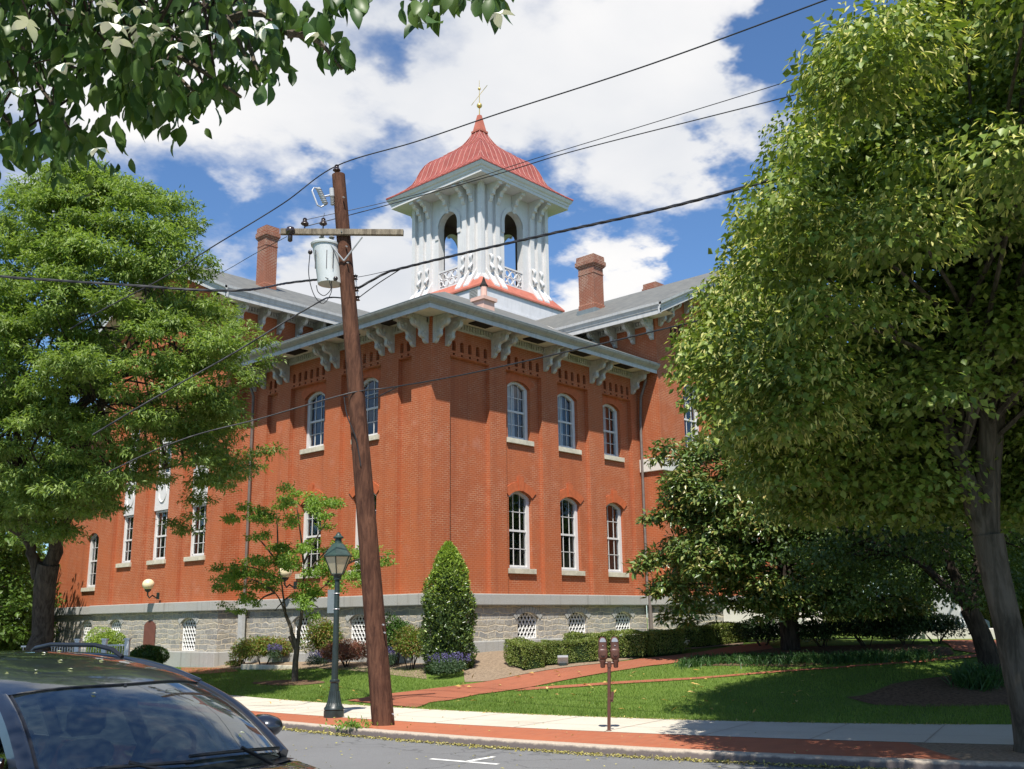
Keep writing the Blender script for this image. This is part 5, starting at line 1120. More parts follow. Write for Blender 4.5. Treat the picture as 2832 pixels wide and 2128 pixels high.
# shrubs
def shrub(name, P, rad, label, cat, mat, n, Ln, Wd, group=None, kind='leaf', shell=.18, lumps=7, droop=.1, extra=None, stems=True, upn=.6):
    P = np.asarray(P, float); t = thing(name, P, label, cat, group); rx, ry, rz = rad; hr3, hf3 = hr, hf; cl = []
    for i in range(lumps):
        d = rdirs(1, -.2)[0]; o = hr3*d[0]*rx*.42+hf3*d[1]*ry*.42+UP*(rz*.95+d[2]*rz*.45); cl.append((P+o, (rx*.62, ry*.62, rz*.58)))
    Ps, Ds = [], []
    for c, r_ in cl:
        d = rdirs(n//lumps, -.85); k = np.clip(1-np.abs(rng.normal(0, shell, len(d))), .1, 1.06)[:, None]; Ps.append(c+(d[:, :1]*hr3*r_[0]+d[:, 1:2]*hf3*r_[1]+d[:, 2:]*UP*r_[2])*k); Ds.append(d[:, :1]*hr3+d[:, 1:2]*hf3+d[:, 2:]*UP)
    Pp, d = np.concatenate(Ps), np.concatenate(Ds); ok = Pp[:, 2] > P[2]-.02; Pp, d = Pp[ok], d[ok]; m = len(Pp)
    leaves('foliage', Pp, d*.6+UP*(.25-droop)+rng.normal(0, .5, (m, 3)), d*.7+UP*upn+rng.normal(0, .4, (m, 3)), Ln*rng.uniform(.7, 1.3, m), Wd*rng.uniform(.8, 1.2, m), mat, t, kind)
    if stems:
        mb = MB()
        for i in range(7): a = rng.uniform(0, 6.3); limb(mb, P+[.08*math.cos(a), .08*math.sin(a), -.05], P+hr*rx*.5*math.cos(a)+hf*ry*.5*math.sin(a)+UP*rz*1.1, .018, .006, (0, 0, .1), 5, 5)
        mb.build('stems', M_BARKD, t)
    if extra: extra(t, P)
    return t
def spikes(nn, rx, ry, z0, z1):
    def fn(t, P):
        a = rng.uniform(0, 6.3, nn); q = np.sqrt(rng.uniform(0, 1, nn)); base = P+hr[None]*(rx*q*np.cos(a))[:, None]+hf[None]*(ry*q*np.sin(a))[:, None]+UP*(z0+(z1-z0)*(1-q*q*.5)*rng.uniform(.7, 1.1, nn))[:, None]
        B = np.repeat(base, 7, 0)+UP*np.tile(np.arange(7)*.024, nn)[:, None]+rng.normal(0, .008, (nn*7, 3)); m = len(B); leaves('flower_spikes', B, rng.normal(0, 1, (m, 3))+UP*.5, rng.normal(0, 1, (m, 3)), .04, .026, L_PURPLE, t)
    return fn
shrub('salvia_clump', G(1242, 1874), (.62, .4, .27), 'low clump of purple flowered salvia in front of the clipped evergreen column', 'plant', L_LAV, 2600, .07, .018, 'purple flowered salvia clumps', extra=spikes(85, .62, .4, .34, .52), stems=False)
shrub('salvia_clump', G(876, 1848), (.34, .26, .2), 'little purple salvia clump at the foot of the red barberry', 'plant', L_LAV, 1200, .06, .016, 'purple flowered salvia clumps', extra=spikes(60, .34, .26, .25, .4), stems=False)
shrub('salvia_clump', G(1078, 1848), (.25, .24, .22), 'purple salvia clump peeping out right beside the utility pole', 'plant', L_LAV, 900, .06, .016, 'purple flowered salvia clumps', extra=spikes(50, .25, .24, .3, .48), stems=False)
shrub('salvia_clump', G(757, 1842), (.26, .24, .3), 'dark blue salvia clump before the low stone edging', 'plant', L_LAV, 1000, .06, .016, 'purple flowered salvia clumps', extra=spikes(70, .26, .24, .4, .6), stems=False)
shrub('barberry_bush', G(960, 1845), (.84, .6, .44), 'rounded purple red barberry bush behind the lamp post', 'bush', L_BARB, 6500, .06, .03)
shrub('nandina_bush', G(885, 1838), (.70, .5, .80), 'tall green and yellow nandina left of the lamp post', 'bush', L_NAND, 4600, .09, .035, 'nandina bushes by the wall', droop=.3, shell=.3)
shrub('nandina_bush', G(728, 1842), (1.0, .5, .54), 'wide nandina with red tinted tips below the grey cast pipe', 'bush', L_NAND, 5200, .085, .035, 'nandina bushes by the wall', droop=.3, shell=.3)
shrub('nandina_bush', G(668, 1843), (.46, .4, .48), 'reddish green nandina at the end of the stone plinth', 'bush', L_NAND, 2400, .085, .03, 'nandina bushes by the wall', droop=.3, shell=.3)
shrub('green_shrub', G(1092, 1842), (.62, .45, .84), 'dark upright shrub right behind the utility pole', 'bush', L_BOX, 4200, .075, .035)
shrub('green_shrub', G(1135, 1854), (.68, .5, .64), 'feathery light green shrub left of the clipped evergreen column', 'bush', L_NAND, 4800, .08, .03, droop=.25)
def WX(u, x): d = ray(u, 1790); P = C+d*((x-C[0])/d[0]); return np.array([P[0], P[1], TW(P)])
def column_shrub():
    B = G(1240, 1856); t = thing('evergreen_column', B, 'clipped evergreen cone with bright new growth at the corner of the building', 'bush'); n = 17000
    z = rng.uniform(0, 1, n); rad = np.interp(z, [0, .08, .3, .55, .72, .86, .95, 1.0], [.60, .68, .72, .68, .55, .36, .17, .03]); a = rng.uniform(0, 6.2832, n); wob = 1+.09*np.sin(a*3+z*17)+.07*np.sin(a*5-z*31)+.06*np.sin(a*11+z*60); q = rad*wob*np.clip(1-np.abs(rng.normal(0, .13, n)), .1, 1.04)
    d = hr[None]*np.cos(a)[:, None]+hf[None]*np.sin(a)[:, None]; P = B+d*q[:, None]+UP*(z*3.55)[:, None]
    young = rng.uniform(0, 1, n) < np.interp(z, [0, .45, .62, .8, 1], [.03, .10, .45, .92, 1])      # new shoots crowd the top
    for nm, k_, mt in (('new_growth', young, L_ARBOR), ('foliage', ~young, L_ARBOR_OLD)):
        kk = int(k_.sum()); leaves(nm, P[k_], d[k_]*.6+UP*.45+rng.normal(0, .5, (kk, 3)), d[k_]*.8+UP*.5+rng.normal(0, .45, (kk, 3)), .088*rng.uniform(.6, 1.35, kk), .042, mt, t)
    mb = MB(); mb.tube([B-[0, 0, .05], B+[0, 0, 3.2]], [.06, .015], 7); mb.build('stem', M_BARKD, t)
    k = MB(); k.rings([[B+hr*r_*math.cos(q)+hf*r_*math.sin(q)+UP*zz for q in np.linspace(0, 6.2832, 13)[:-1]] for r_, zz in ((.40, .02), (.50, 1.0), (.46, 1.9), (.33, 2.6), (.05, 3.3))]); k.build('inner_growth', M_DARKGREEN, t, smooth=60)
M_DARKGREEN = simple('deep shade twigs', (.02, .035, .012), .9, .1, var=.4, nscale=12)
column_shrub()
shrub('boxwood_ball', WX(410, -3.4), (.80, .75, .56), 'rounded dark boxwood right of the white picket fence', 'bush', L_BOX, 15000, .06, .042, shell=.1)
shrub('boxwood_ball', WX(283, -2.3), (.95, .7, .86), 'rounded bright green boxwood behind the white picket fence', 'bush', L_ARBOR, 12000, .055, .036, shell=.1)
shrub('low_plant', G(575, 1842), (.3, .25, .14), 'small blue purple plant at the foot of the left wing plinth', 'plant', L_LAV, 700, .06, .018, extra=spikes(40, .3, .25, .16, .26), stems=False)
shrub('low_plant', G(650, 1845), (.34, .25, .12), 'small yellow green plant beside the stone edging', 'plant', L_NAND, 800, .06, .03, stems=False)

def hedge(pts, wd, h, label, mat=L_HEDGE, dens=2300, zoff=0.0, name='hedge', Ln=.045, wob_=.05, group='clipped hedges before the right hand wall'):
    P = [np.asarray(p, float) for p in pts]; c = sum(P)/len(P); t = thing(name, P[0], label, 'hedge', group); Ps, Ds = [], []; core = MB()
    for a, b in zip(P[:-1], P[1:]):
        d = b-a; L_ = np.linalg.norm(d[:2]); e = np.array([d[0], d[1], 0])/L_; s = np.array([-e[1], e[0], 0])
        n = int(dens*(L_*(2*h+wd)+2*h*wd))
        k = rng.choice(5, n, p=np.array([L_*h, L_*h, L_*wd, h*wd, h*wd])/(2*L_*h+L_*wd+2*h*wd)); x = rng.uniform(0, L_, n); y = rng.uniform(-wd/2, wd/2, n); z = rng.uniform(.04, h, n); nn = np.zeros((n, 3))
        for f_, (yy, vec) in enumerate(((-wd/2, -s), (wd/2, s))): m = k == f_; y[m] = yy; nn[m] = vec
        m = k == 2; z[m] = h; nn[m] = UP; m = k == 3; x[m] = 0; nn[m] = -e; m = k == 4; x[m] = L_; nn[m] = e
        inn = np.abs(rng.normal(0, .035, n)); wob = wob_*(np.sin(x*3.1+z*4)+np.sin(x*7.3+y*9)*.6)
        gz = np.array([TW((p[0], p[1], 0)) for p in (a[None]+e[None]*np.linspace(0, L_, 12)[:, None])]); gz = np.interp(x, np.linspace(0, L_, 12), gz)
        Q = a*[1, 1, 0]+e*x[:, None]+s*y[:, None]+UP*(z+gz+zoff)[:, None]+nn*(wob-inn)[:, None]; Ps.append(Q); Ds.append(nn)
        i = .07; core.rings([[a*[1, 1, 0]+e*xx+s*yy+UP*(zz+TW(a+e*xx)+zoff) for yy, zz in ((-wd/2+i, 0.0), (wd/2-i, 0.0), (wd/2-i, h-i), (-wd/2+i, h-i))] for xx in np.linspace(i, L_-i, 8)])
    Q, nn = np.concatenate(Ps), np.concatenate(Ds); m = len(Q)
    leaves('foliage', Q, nn*.5+UP*.2+rng.normal(0, .6, (m, 3)), nn*.8+UP*.3+rng.normal(0, .45, (m, 3)), Ln*rng.uniform(.7, 1.3, m), Ln*.6, mat, t); core.build('twigs', M_DARKGREEN, t)
    return t
hA = [G(1478, 1850), G(1655, 1832)]
hedge([G(1425, 1835), G(1478, 1853)], .62, .66, 'short end of the box hedge, turned toward the brick path, next to the bare soil')
hedge([G(1500, 1840), G(1650, 1828)], .6, .60, 'front run of box hedge with a small square floodlight before it')
hedge([G(1575, 1818), G(1800, 1815), G(1890, 1806)], .7, .66, 'long middle run of box hedge with white flowers at its foot')
hedge([G(1905, 1792), G(2050, 1776)], .7, .58, 'far run of box hedge under the magnolia beside the steps')
fl_ = thing('white_flowers', G(1850, 1800), 'patch of white flowers at the foot of the long hedge', 'flowers')
Pf = np.array([G(rng.uniform(1800, 1900), rng.uniform(1788, 1806)) for _ in range(70)]); hh = rng.uniform(.12, .3, 70); Bf = np.repeat(Pf+UP*hh[:, None], 14, 0)+rng.normal(0, .035, (980, 3)); leaves('blossoms', Bf, rng.normal(0, 1, (980, 3)), UP+rng.normal(0, .5, (980, 3)), .055, .05, L_FLOWER, fl_)
Pg = np.repeat(Pf, 25, 0)+rng.normal(0, .08, (1750, 3))*[1, 1, 0]+UP*rng.uniform(0, .18, 1750)[:, None]; leaves('leaves', Pg, rng.normal(0, .7, (1750, 3))+UP*.6, UP+rng.normal(0, .6, (1750, 3)), .08, .035, L_NAND, fl_)
for i, (u, v, lab) in enumerate([(2110, 1788, 'dark loose shrub left of the magnolia trunk'), (2275, 1790, 'dark loose shrub right of the magnolia trunk'), (2395, 1788, 'dark spreading shrub in the middle of the shaded bed'), (2510, 1786, 'dark bushy shrub near the end of the shaded bed'), (2590, 1780, 'dark shrub at the right end of the bed before the stone monument')]):
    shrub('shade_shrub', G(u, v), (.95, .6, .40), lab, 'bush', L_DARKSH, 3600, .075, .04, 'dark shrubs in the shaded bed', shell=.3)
hedge([G(2290, 1750), G(2560, 1745)], .8, 1.0, 'clipped hedge with a lit top behind the dark shrubs', group='clipped hedges before the right hand wall')
hedge([G(2650, 1742), G(2900, 1742)], 1.0, 1.75, 'tall hedge behind the stone monument at the right', group='clipped hedges before the right hand wall')
def strap_clump(name, pts, n, ln, label, cat, group=None, spread=.12, kind=None):
    P0 = pts[0]; t = thing(name, P0, label, cat, group) if kind is None else None
    P = np.array([pts[rng.integers(0, len(pts))] for _ in range(n)])+rng.normal(0, spread, (n, 3))*[1, 1, 0]; P[:, 2] = [TW(p)-.01 for p in P]; d = rng.normal(0, .55, (n, 3)); d[:, 2] = 1
    o = leaves('leaves' if t else name, P, d, rng.normal(0, 1, (n, 3)), ln*rng.uniform(.6, 1.2, n), .018, L_STRAP, t, 'strap'); return o
strap_clump('daylily_clump', [G(2690, 1893), G(2705, 1890), G(2720, 1900), G(2680, 1900), G(2700, 1905), G(2735, 1897)], 900, .75, 'clump of long arching strap leaves at the foot of the dark leaning tree', 'plant', spread=.16)
o = strap_clump('liriope', [G(u, 1838-(u-1900)*.024+rng.uniform(-7, 5)) for u in np.linspace(1900, 2560, 70)], 6500, .32, None, None, spread=.18, kind=1); tag(o, kind='stuff', label='border of grassy liriope along the shaded bed', cat='ground cover')

# background trees
def bg_tree(r, f, h, rad, label, mat=L_FAR, per=150, trunk=.22, low=.25, Ln=.26):
    z0 = T(r, f); B = LF(r, f, z0); t = thing('background_tree', B, label, 'tree', 'trees in the background'); mb = MB(); mb.tube([B-[0, 0, .1], LF(r, f, z0+h*.35), LF(r+.2, f, z0+h*.8)], [trunk, trunk*.7, .05], 8); cl = []
    for i in range(int(60*rad/3)):
        z = rng.uniform(low, .97); q = rad*math.sqrt(max(.05, 1-((z-.5)/.55)**2))*(1-abs(rng.normal(0, .25))); a = rng.uniform(0, 6.28); c = LF(r+q*math.cos(a), f+q*math.sin(a), z0+z*h); s = rng.uniform(.8, 1.3)*rad/3; cl.append((c, (s, s, s*.65)))
        if i % 4 == 0: limb(mb, LF(r, f, z0+min(z, .75)*h*.8), c, .06, .015, (0, 0, .3), 5, 5)
    mb.build('trunk', M_BARK, t, smooth=60); crown('crown', cl, per, Ln, Ln*.55, .3, mat, t, .45)
for r, f, h, rad, lab in [(-23.2, 42, 9.5, 3.3, 'light green tree behind the left picket fence'), (-23.5, 46, 6.0, 2.4, 'low green tree at the far left of the stone base'), (-26.5, 36, 9, 3.6, 'leafy tree past the left edge behind the fence posts'), (-30, 52, 11, 5, 'broad tree far off at the left'), (-27, 47, 8, 4.2, 'dense tree filling the gap left of the ash tree trunk'),
        (18.5, 46, 8.0, 3.6, 'green tree behind the magnolia to the right'), (23.5, 40, 9.5, 4.0, 'tree behind the stone monument'), (27.5, 34, 10, 4.2, 'tree at the right edge behind the tall hedge'), (17.5, 31, 7.2, 3.0, 'rounded tree between the magnolia and the monument'), (34, 52, 12, 5.5, 'large tree far off at the right'), (21, 37, 6.5, 3.6, 'low spreading tree just behind the dark leaning tree'), (24, 47, 9, 4.6, 'dense tree closing the view behind the magnolia')]:
    bg_tree(r, f, h, rad, lab, low=.12 if r > 0 else .1)
# grass
def grass():
    n = 150000; r = rng.uniform(-13, 10.5, n); s = rng.beta(1.0, 1.7, n)*14; f = np.array([F_LAWN(x) for x in r])+s; P = C*[1, 1, 0]+hr*r[:, None]+hf*f[:, None]
    d = P-C; w_ = d@fw; u = 1416+FPX*(d@r2)/w_
    # image row of the ground point, to keep the blades off the paths and beds
    z = np.array([T(a, b) for a, b in zip(r, f)]); P[:, 2] = z-.005; d = P-C; w_ = d@fw; v = 1064-FPX*(d@u2)/w_
    pu = np.interp(u, [p[0] for p in PATH_U], [p[1] for p in PATH_U]); pl = np.interp(u, [p[0] for p in PATH_L], [p[1] for p in PATH_L]); p2u = np.interp(u, [p[0] for p in PATH2_U], [p[1] for p in PATH2_U]); p2l = np.interp(u, [p[0] for p in PATH2_L], [p[1] for p in PATH2_L])
    bad = ((v > pu-1) & (v < pl+1) & (u > 950) & (u < 2140) & ((u > 1150) | (v < 1958))) | ((u > 1420) & (v > p2u) & (v < p2l)) | ((u > 1290) & (v < pu)) | ((u > 2340) & (u < 2880) & (v > np.interp(u, [2340, 2480, 2580, 2880], [1926, 1890, 1876, 1862])) & (v < 1954)) | ((u > 700) & (u < 895) & (np.abs(v-1890) < 7)) | ((v < 1850) & (u > 500) & (u < 1180)) | ((v < 1850) & (u > 1870) & (v < p2u) & (v < 1846-.02*(u-1900)))
    bad |= (u < 960) & (v < 1848); bad |= (u > 1180) & (u < 1345) & (v < 1886)
    P = P[~bad]; m = len(P); dd = rng.normal(0, .35, (m, 3)); dd[:, 2] = 1
    o = leaves('grass', P, dd, rng.normal(0, 1, (m, 3)), rng.uniform(.035, .085, m), .014, L_GRASS, None, 'blade'); tag(o, kind='stuff', label='mown green grass of the courthouse lawn', cat='grass')
grass()
def scatter_flat(name, P, ln, wd, mat, label, cat):
    n = len(P); o = leaves(name, P, rng.normal(0, 1, (n, 3))*[1, 1, .25], UP+rng.normal(0, .25, (n, 3)), ln*rng.uniform(.6, 1.4, n), wd*rng.uniform(.7, 1.3, n), mat, None); tag(o, kind='stuff', label=label, cat=cat)
P = []
for _ in range(75): u, v = rng.uniform(1250, 2250), rng.uniform(1860, 1985); P.append(G(u, v, .07))
for _ in range(14): u, v = rng.uniform(700, 1100), rng.uniform(1900, 1950); P.append(G(u, v, .06))
P += [G(1378, 1899, .05), G(1522, 1900, .06), G(1910, 1897, .06), G(980, 1925, .06), G(918, 1921, .08)]
scatter_flat('fallen_leaves', np.array(P), .15, .06, L_LITTER, 'yellow and brown magnolia leaves fallen on the lawn', 'fallen leaves')
P = []
for _ in range(2600): r = rng.uniform(-6.5, 5.5); o_ = -abs(rng.normal(0, .10))-.012; P.append(LF(r, F_KERB(r)+o_, ZROAD+rng.uniform(.005, .03)))
for _ in range(140): r = rng.uniform(-5, 6); P.append(LF(r, F_KERB(r)-rng.uniform(.2, 4.5), ZROAD+.008))
for _ in range(60): r = rng.uniform(-5, 5); P.append(LF(r, F_KERB(r)+rng.uniform(.3, 3), .014))
for _ in range(700): r = rng.uniform(-6, 8); P.append(LF(r, F_LAWN(r)-abs(rng.normal(0, .05)), .012))
scatter_flat('gutter_litter', np.array(P), .05, .03, L_GUTTER, 'dry yellow catkins and leaf litter along the kerb', 'leaf litter')
P = np.array([LF(-3.0+rng.normal(0, .22), F_KERB(-3.0)+rng.normal(0, .10)+.05, .01+abs(rng.normal(0, .05))) for _ in range(160)])
wt = thing('weeds', P[0], 'tuft of weeds growing over the kerb by the lamp post', 'weeds'); leaves('leaves', P, rng.normal(0, 1, (160, 3))+UP*.6, UP+rng.normal(0, .7, (160, 3)), .09, .04, L_SMALL, wt)

# ------------------------------------------------------------------ utility pole and wires
PB = onz(1060, 2005, 0.0)
def onpl(u, v, dd=0.0):          # on the upright plane through the pole, facing the road; dd toward the camera
    d = ray(u, v); n = hf; t = ((PB-C)@n-dd)/(d@n); return C+d*t
pole = thing('utility_pole', PB, 'leaning brown timber utility pole with a crossarm and a grey transformer', 'utility pole')
ptop = onpl(936, 484); mb = MB(); ax = (ptop-PB); n_ = 14
mb.tube([PB+ax*t for t in np.linspace(-.01, 1, n_)], list(np.linspace(.215, .138, n_)), 16); mb.build('shaft', M_POLE, pole, smooth=60)
mb = MB(); a, b = onpl(776.5, 641.8, .17), onpl(1115.8, 644.2, .17); m = (a+b)/2; e = b-a; el = np.linalg.norm(e); e = e/el; upn = np.cross(e, hf); upn /= np.linalg.norm(upn); upn = upn if upn[2] > 0 else -upn
mb.obox(m, e*el/2, hf*.05, upn*.062); mb.build('crossarm', M_ARM, pole, bevel=.008)
jb = onpl(951, 722, .19)
for u_ in (896, 1002):
    mb = MB(); q = onpl(u_, 656, .235); d = q-jb; mb.tube([jb, q], .017, 6); mb.build('brace', M_STEEL, pole)
TP = onpl(905, 735, -.02); TP = TP+hf*0.0
tr_ = MB(); c0 = onpl(907, 790, .0); s_h = np.linalg.norm(onpl(907, 790)-onpl(902, 674)); tilt = (onpl(898, 674)-onpl(912, 790)); tilt = tilt/np.linalg.norm(tilt)
def ringd(c, r_, n=24): return [c+hr*r_*math.cos(q)+hf*r_*math.sin(q) for q in np.linspace(0, 2*math.pi, n+1)[:-1]]
base = onpl(913, 787)-np.array([0, 0, 0]); H_ = s_h
tr_.rings([ringd(base+tilt*z, r_) for r_, z in ((.20, -.01), (.255, .0), (.255, .03), (.258, H_*.35), (.268, H_*.75), (.272, H_*.9), (.30, H_*.91), (.305, H_*.955), (.27, H_*.99), (.10, H_*1.03), (.01, H_*1.04))])
TR = tr_.build('transformer', M_METALG, pole, smooth=40)
for du, dv in ((-11, 0), (16, 0)):
    mb = MB(); c = onpl(901+du, 668); mb.rings([ringd(c+np.array([0, 0, .035*i-.02]), .065 if i % 2 else .035, 12) for i in range(9)]); mb.build('bushing', M_PORCG, TR, smooth=40)
mb = MB()
for du in (-28, 4, 22): c = base+tilt*H_*.5+hr*(du/FPX*20)-hf*.25; mb.obox(c, hr*.006, hf*.02, np.array([0, 0, .2]))
for (u, v) in ((858, 698), (928, 771)): mb.sphere(onpl(u, v, .25), .05, 8, 6)
mb.build('terminals', M_PORC, TR, smooth=60)
def insulator(P, parent, s=1.0, mat=M_PORC, axis=UP):
    mb = MB(); mb.lathe([(.014*s, -.16*s), (.014*s, -.03*s), (.05*s, -.03*s), (.085*s, .0), (.075*s, .03*s), (.045*s, .045*s), (.05*s, .07*s), (.035*s, .09*s), (.05*s, .105*s), (.03*s, .13*s), (.005, .135*s)], P, 12); return mb.build('insulator', mat, parent, smooth=50)
INS_TOP = ptop+np.array([0, 0, .10])-hr*.04; insulator(INS_TOP, pole)
I1 = onpl(843, 620, .17); I2 = onpl(894, 620, .17); insulator(I1, pole); insulator(I2, pole)
mb = MB(); c = onpl(803, 645, .24); mb.lathe([(.03, -.19), (.05, -.17), (.05, -.06), (.03, -.05), (.08, -.02), (.10, .06), (.075, .12), (.03, .14)], c, 12); mb.build('insulator', M_PORC, pole, smooth=50)
# fuse cutout and arrester beside the pole head
cut = MB(); a, b = onpl(880, 521, .05), onpl(901, 566, .05); cut.tube([a, b], .045, 10)
for t in np.linspace(.1, .9, 7): c = a*(1-t)+b*t; cut.rings([ringd(c+np.array([0, 0, z]), r_, 10) for r_, z in ((.047, -.012), (.068, 0), (.047, .012))])
CUT = cut.build('fuse_cutout', M_PORCG, pole, smooth=50); mb = MB(); mb.tube([onpl(863, 529, .1), onpl(878, 568, .1)], .02, 7); mb.tube([a, onpl(868, 520, .08), onpl(863, 529, .1)], .016, 6); mb.tube([b, onpl(888, 573, .08), onpl(878, 568, .1)], .016, 6); mb.tube([onpl(892, 545, .05), onpl(915, 540, .03), onpl(930, 548)], .02, 6); mb.build('fuse_tube', M_STEEL, CUT)
arr = MB(); a, b = onpl(917, 522, .08), onpl(920, 566, .08); arr.tube([a, a*.5+b*.5], .052, 10)
for t in np.linspace(.55, 1, 5): c = a*(1-t)+b*t; arr.rings([ringd(c+np.array([0, 0, z]), r_, 10) for r_, z in ((.03, -.016), (.05, 0), (.03, .016))])
arr.build('surge_arrester', M_PORCG, pole, smooth=50)
rk = MB(); rk.tube([onpl(983, 758), onpl(990, 832)], .012, 6)
for v in (761, 774, 790, 805, 819, 829): rk.tube([onpl(955+(v-761)*.12, v), onpl(984+(v-761)*.09, v)], .009, 5)
RK = rk.build('secondary_rack', M_STEEL, pole)
RKP = [onpl(983, 768), onpl(986, 800), onpl(989, 826)]
for p in RKP: mb = MB(); mb.lathe([(.03, -.05), (.055, -.04), (.03, -.01), (.03, .01), (.055, .04), (.03, .05)], p, 10); mb.build('spool', M_PORC, RK, smooth=40)
bt = MB()
for (u, v) in ((949, 546), (957, 682), (960, 727), (942, 640), (1012+46, 1728), (1014+48, 1750), (1085, 1975)): bt.tube([onpl(u, v, .16), onpl(u+3, v+.5, .24)], .016, 6)
bt.build('bolt', M_STEEL, pole)

ST = hr*.8-hf*.6; ST = ST/np.linalg.norm(ST); STL = hr*.79-hf*.61; STL /= np.linalg.norm(STL)
def onstreet(u, v, off=0.0):       # the upright plane that runs along the street through the pole
    n = np.array([-ST[1], ST[0], 0]); d = ray(u, v); t = ((PB+n*off-C)@n)/(d@n); return C+d*t
def spline(P, k=10):
    P = [np.asarray(p, float) for p in P]; Q = [P[0]*2-P[1]]+P+[P[-1]*2-P[-2]]; out = []
    for i in range(1, len(Q)-2):
        for t in np.linspace(0, 1, k, endpoint=False):
            a, b, c, d = Q[i-1], Q[i], Q[i+1], Q[i+2]; out.append(.5*((2*b)+(c-a)*t+(2*a-5*b+4*c-d)*t*t+(3*b-a-3*c+d)*t**3))
    return out+[P[-1]]
def wire(name, P, r_, label, cat='cable', group='overhead wires on the utility pole', twist=0.0):
    pts = spline(P); t = MB()
    if twist:
        for ph in (0, 2.09, 4.19):
            L_ = 0; q = []
            for i, p in enumerate(pts):
                if i: L_ += np.linalg.norm(p-pts[i-1])
                a = L_*7+ph; q.append(p+hr*.0+UP*twist*math.sin(a)+hf*twist*math.cos(a))
            t.tube(q, r_, 5)
    else: t.tube(pts, r_, 6)
    return tag(t.build(name, M_CABLE, None, smooth=60), label, cat, group)
S = 1.2803
def sd(x, y, o=0.0): return onstreet(x*S, y*S, o)
PC = np.array([(PB[0]), PB[1], 0])
wire('overhead_wire', [onpl(150*S, 712*S, .2), onpl(230*S, 665*S, .15), onpl(350*S, 602*S, .1), onpl(460*S, 533*S, .05), onpl(610*S, 441*S), INS_TOP+[0, 0, .11], sd(900, 306), sd(1080, 245), sd(1400, 141), sd(1790, -2), sd(2150, -140)], .013, 'highest overhead wire, running over the pole top insulator past the cupola spire', 'wire')
wire('overhead_wire', [I1+[0, 0, .09], sd(838, 436), sd(1000, 393), sd(1150, 345), sd(1400, 269), sd(1690, 180), sd(2000, 80)], .007, 'thin upper wire from the crossarm crossing in front of the cupola roof', 'wire')
wire('overhead_wire', [I1-[0, 0, .06], sd(838, 443), sd(1080, 375), sd(1250, 324), sd(1680, 215), sd(2000, 130)], .0095, 'thin lower wire from the crossarm crossing the cupola eave', 'wire')
wire('service_cable', [RKP[1], sd(830, 592), sd(860, 582), sd(1000, 548), sd(1200, 503), sd(1400, 459), sd(1590, 410), sd(1850, 335)], .017, 'thick twisted cable sweeping up to the linden from the pole', twist=.014)
wire('overhead_wire', [RKP[0], sd(800, 594), sd(862, 580)], .007, 'short thin wire from the top spool of the rack', 'wire'); wire('overhead_wire', [RKP[2], sd(815, 614), sd(868, 580)], .012, 'short wire from the bottom spool of the rack joining the twisted cable', 'wire')
wire('service_cable', [onpl(928, 772, .3), sd(690, 604, .3), sd(620, 612, .2), onpl(540*S, 626*S, .4), onpl(430*S, 627*S, .5), onpl(300*S, 618*S, .6), onpl(120*S, 606*S, .7), onpl(0, 597*S, .8), onpl(-300*S, 560*S, 1.0)], .017, 'thick twisted cable from the transformer leading left through the ash tree', twist=.013)
wire('service_cable', [onpl(230*S, 1022*S, 1.0), onpl(330*S, 975*S, .8), onpl(430*S, 938*S, .6), onpl(560*S, 905*S, .4), onpl(963, 1089, .2), sd(840, 838), sd(1000, 810), sd(1270, 750), sd(1400, 719), sd(1560, 680), sd(1850, 600)], .014, 'lowest black cable clamped halfway up the pole')
wire('service_cable', [sd(742, 858, .25), sd(775, 857, .25), sd(805, 861, .25), sd(835, 848, .2), sd(865, 833, .1)], .011, 'slack loop of cable under the lowest line by the pole')
wire('service_cable', [onpl(951, 1096, .19), onpl(960, 1150, .2), onpl(985, 1215, .2), onpl(998, 1290, .2)], .012, 'cable dropping down the face of the pole from the clamp')
wire('service_cable', [RKP[2]-hr*.2, sd(715, 643), onpl(690*S, 652*S, .2), onpl(600*S, 705*S, .4), onpl(500*S, 766*S, .6), onpl(390*S, 828*S, .8), onpl(300*S, 880*S, 1.0), onpl(200*S, 940*S, 1.2)], .017, 'cable slanting down left from the pole through the ash tree')
wire('service_cable', [onpl(857, 702, .2), onpl(854, 760, .2), onpl(868, 815, .2), onpl(893, 840, .15), onpl(915, 812, .2), onpl(916, 780, .2), onpl(900, 768, .3)], .009, 'black lead looping beside the grey transformer')
wire('service_cable', [onpl(875, 790, .25), onpl(880, 808, .25), onpl(897, 818, .2), onpl(915, 800, .25), onpl(910, 775, .3)], .009, 'black lead looping under the grey transformer')
wire('overhead_wire', [onpl(793, 655, .2), sd(555, 546), sd(480, 589), sd(380, 640)], .007, 'thin wire running left from the crossarm end past the left chimney', 'wire')
wire('overhead_wire', [onpl(897, 590, .1), I2+[0, 0, .1]], .006, 'short drop wire from the fuse cutout to the crossarm', 'wire')

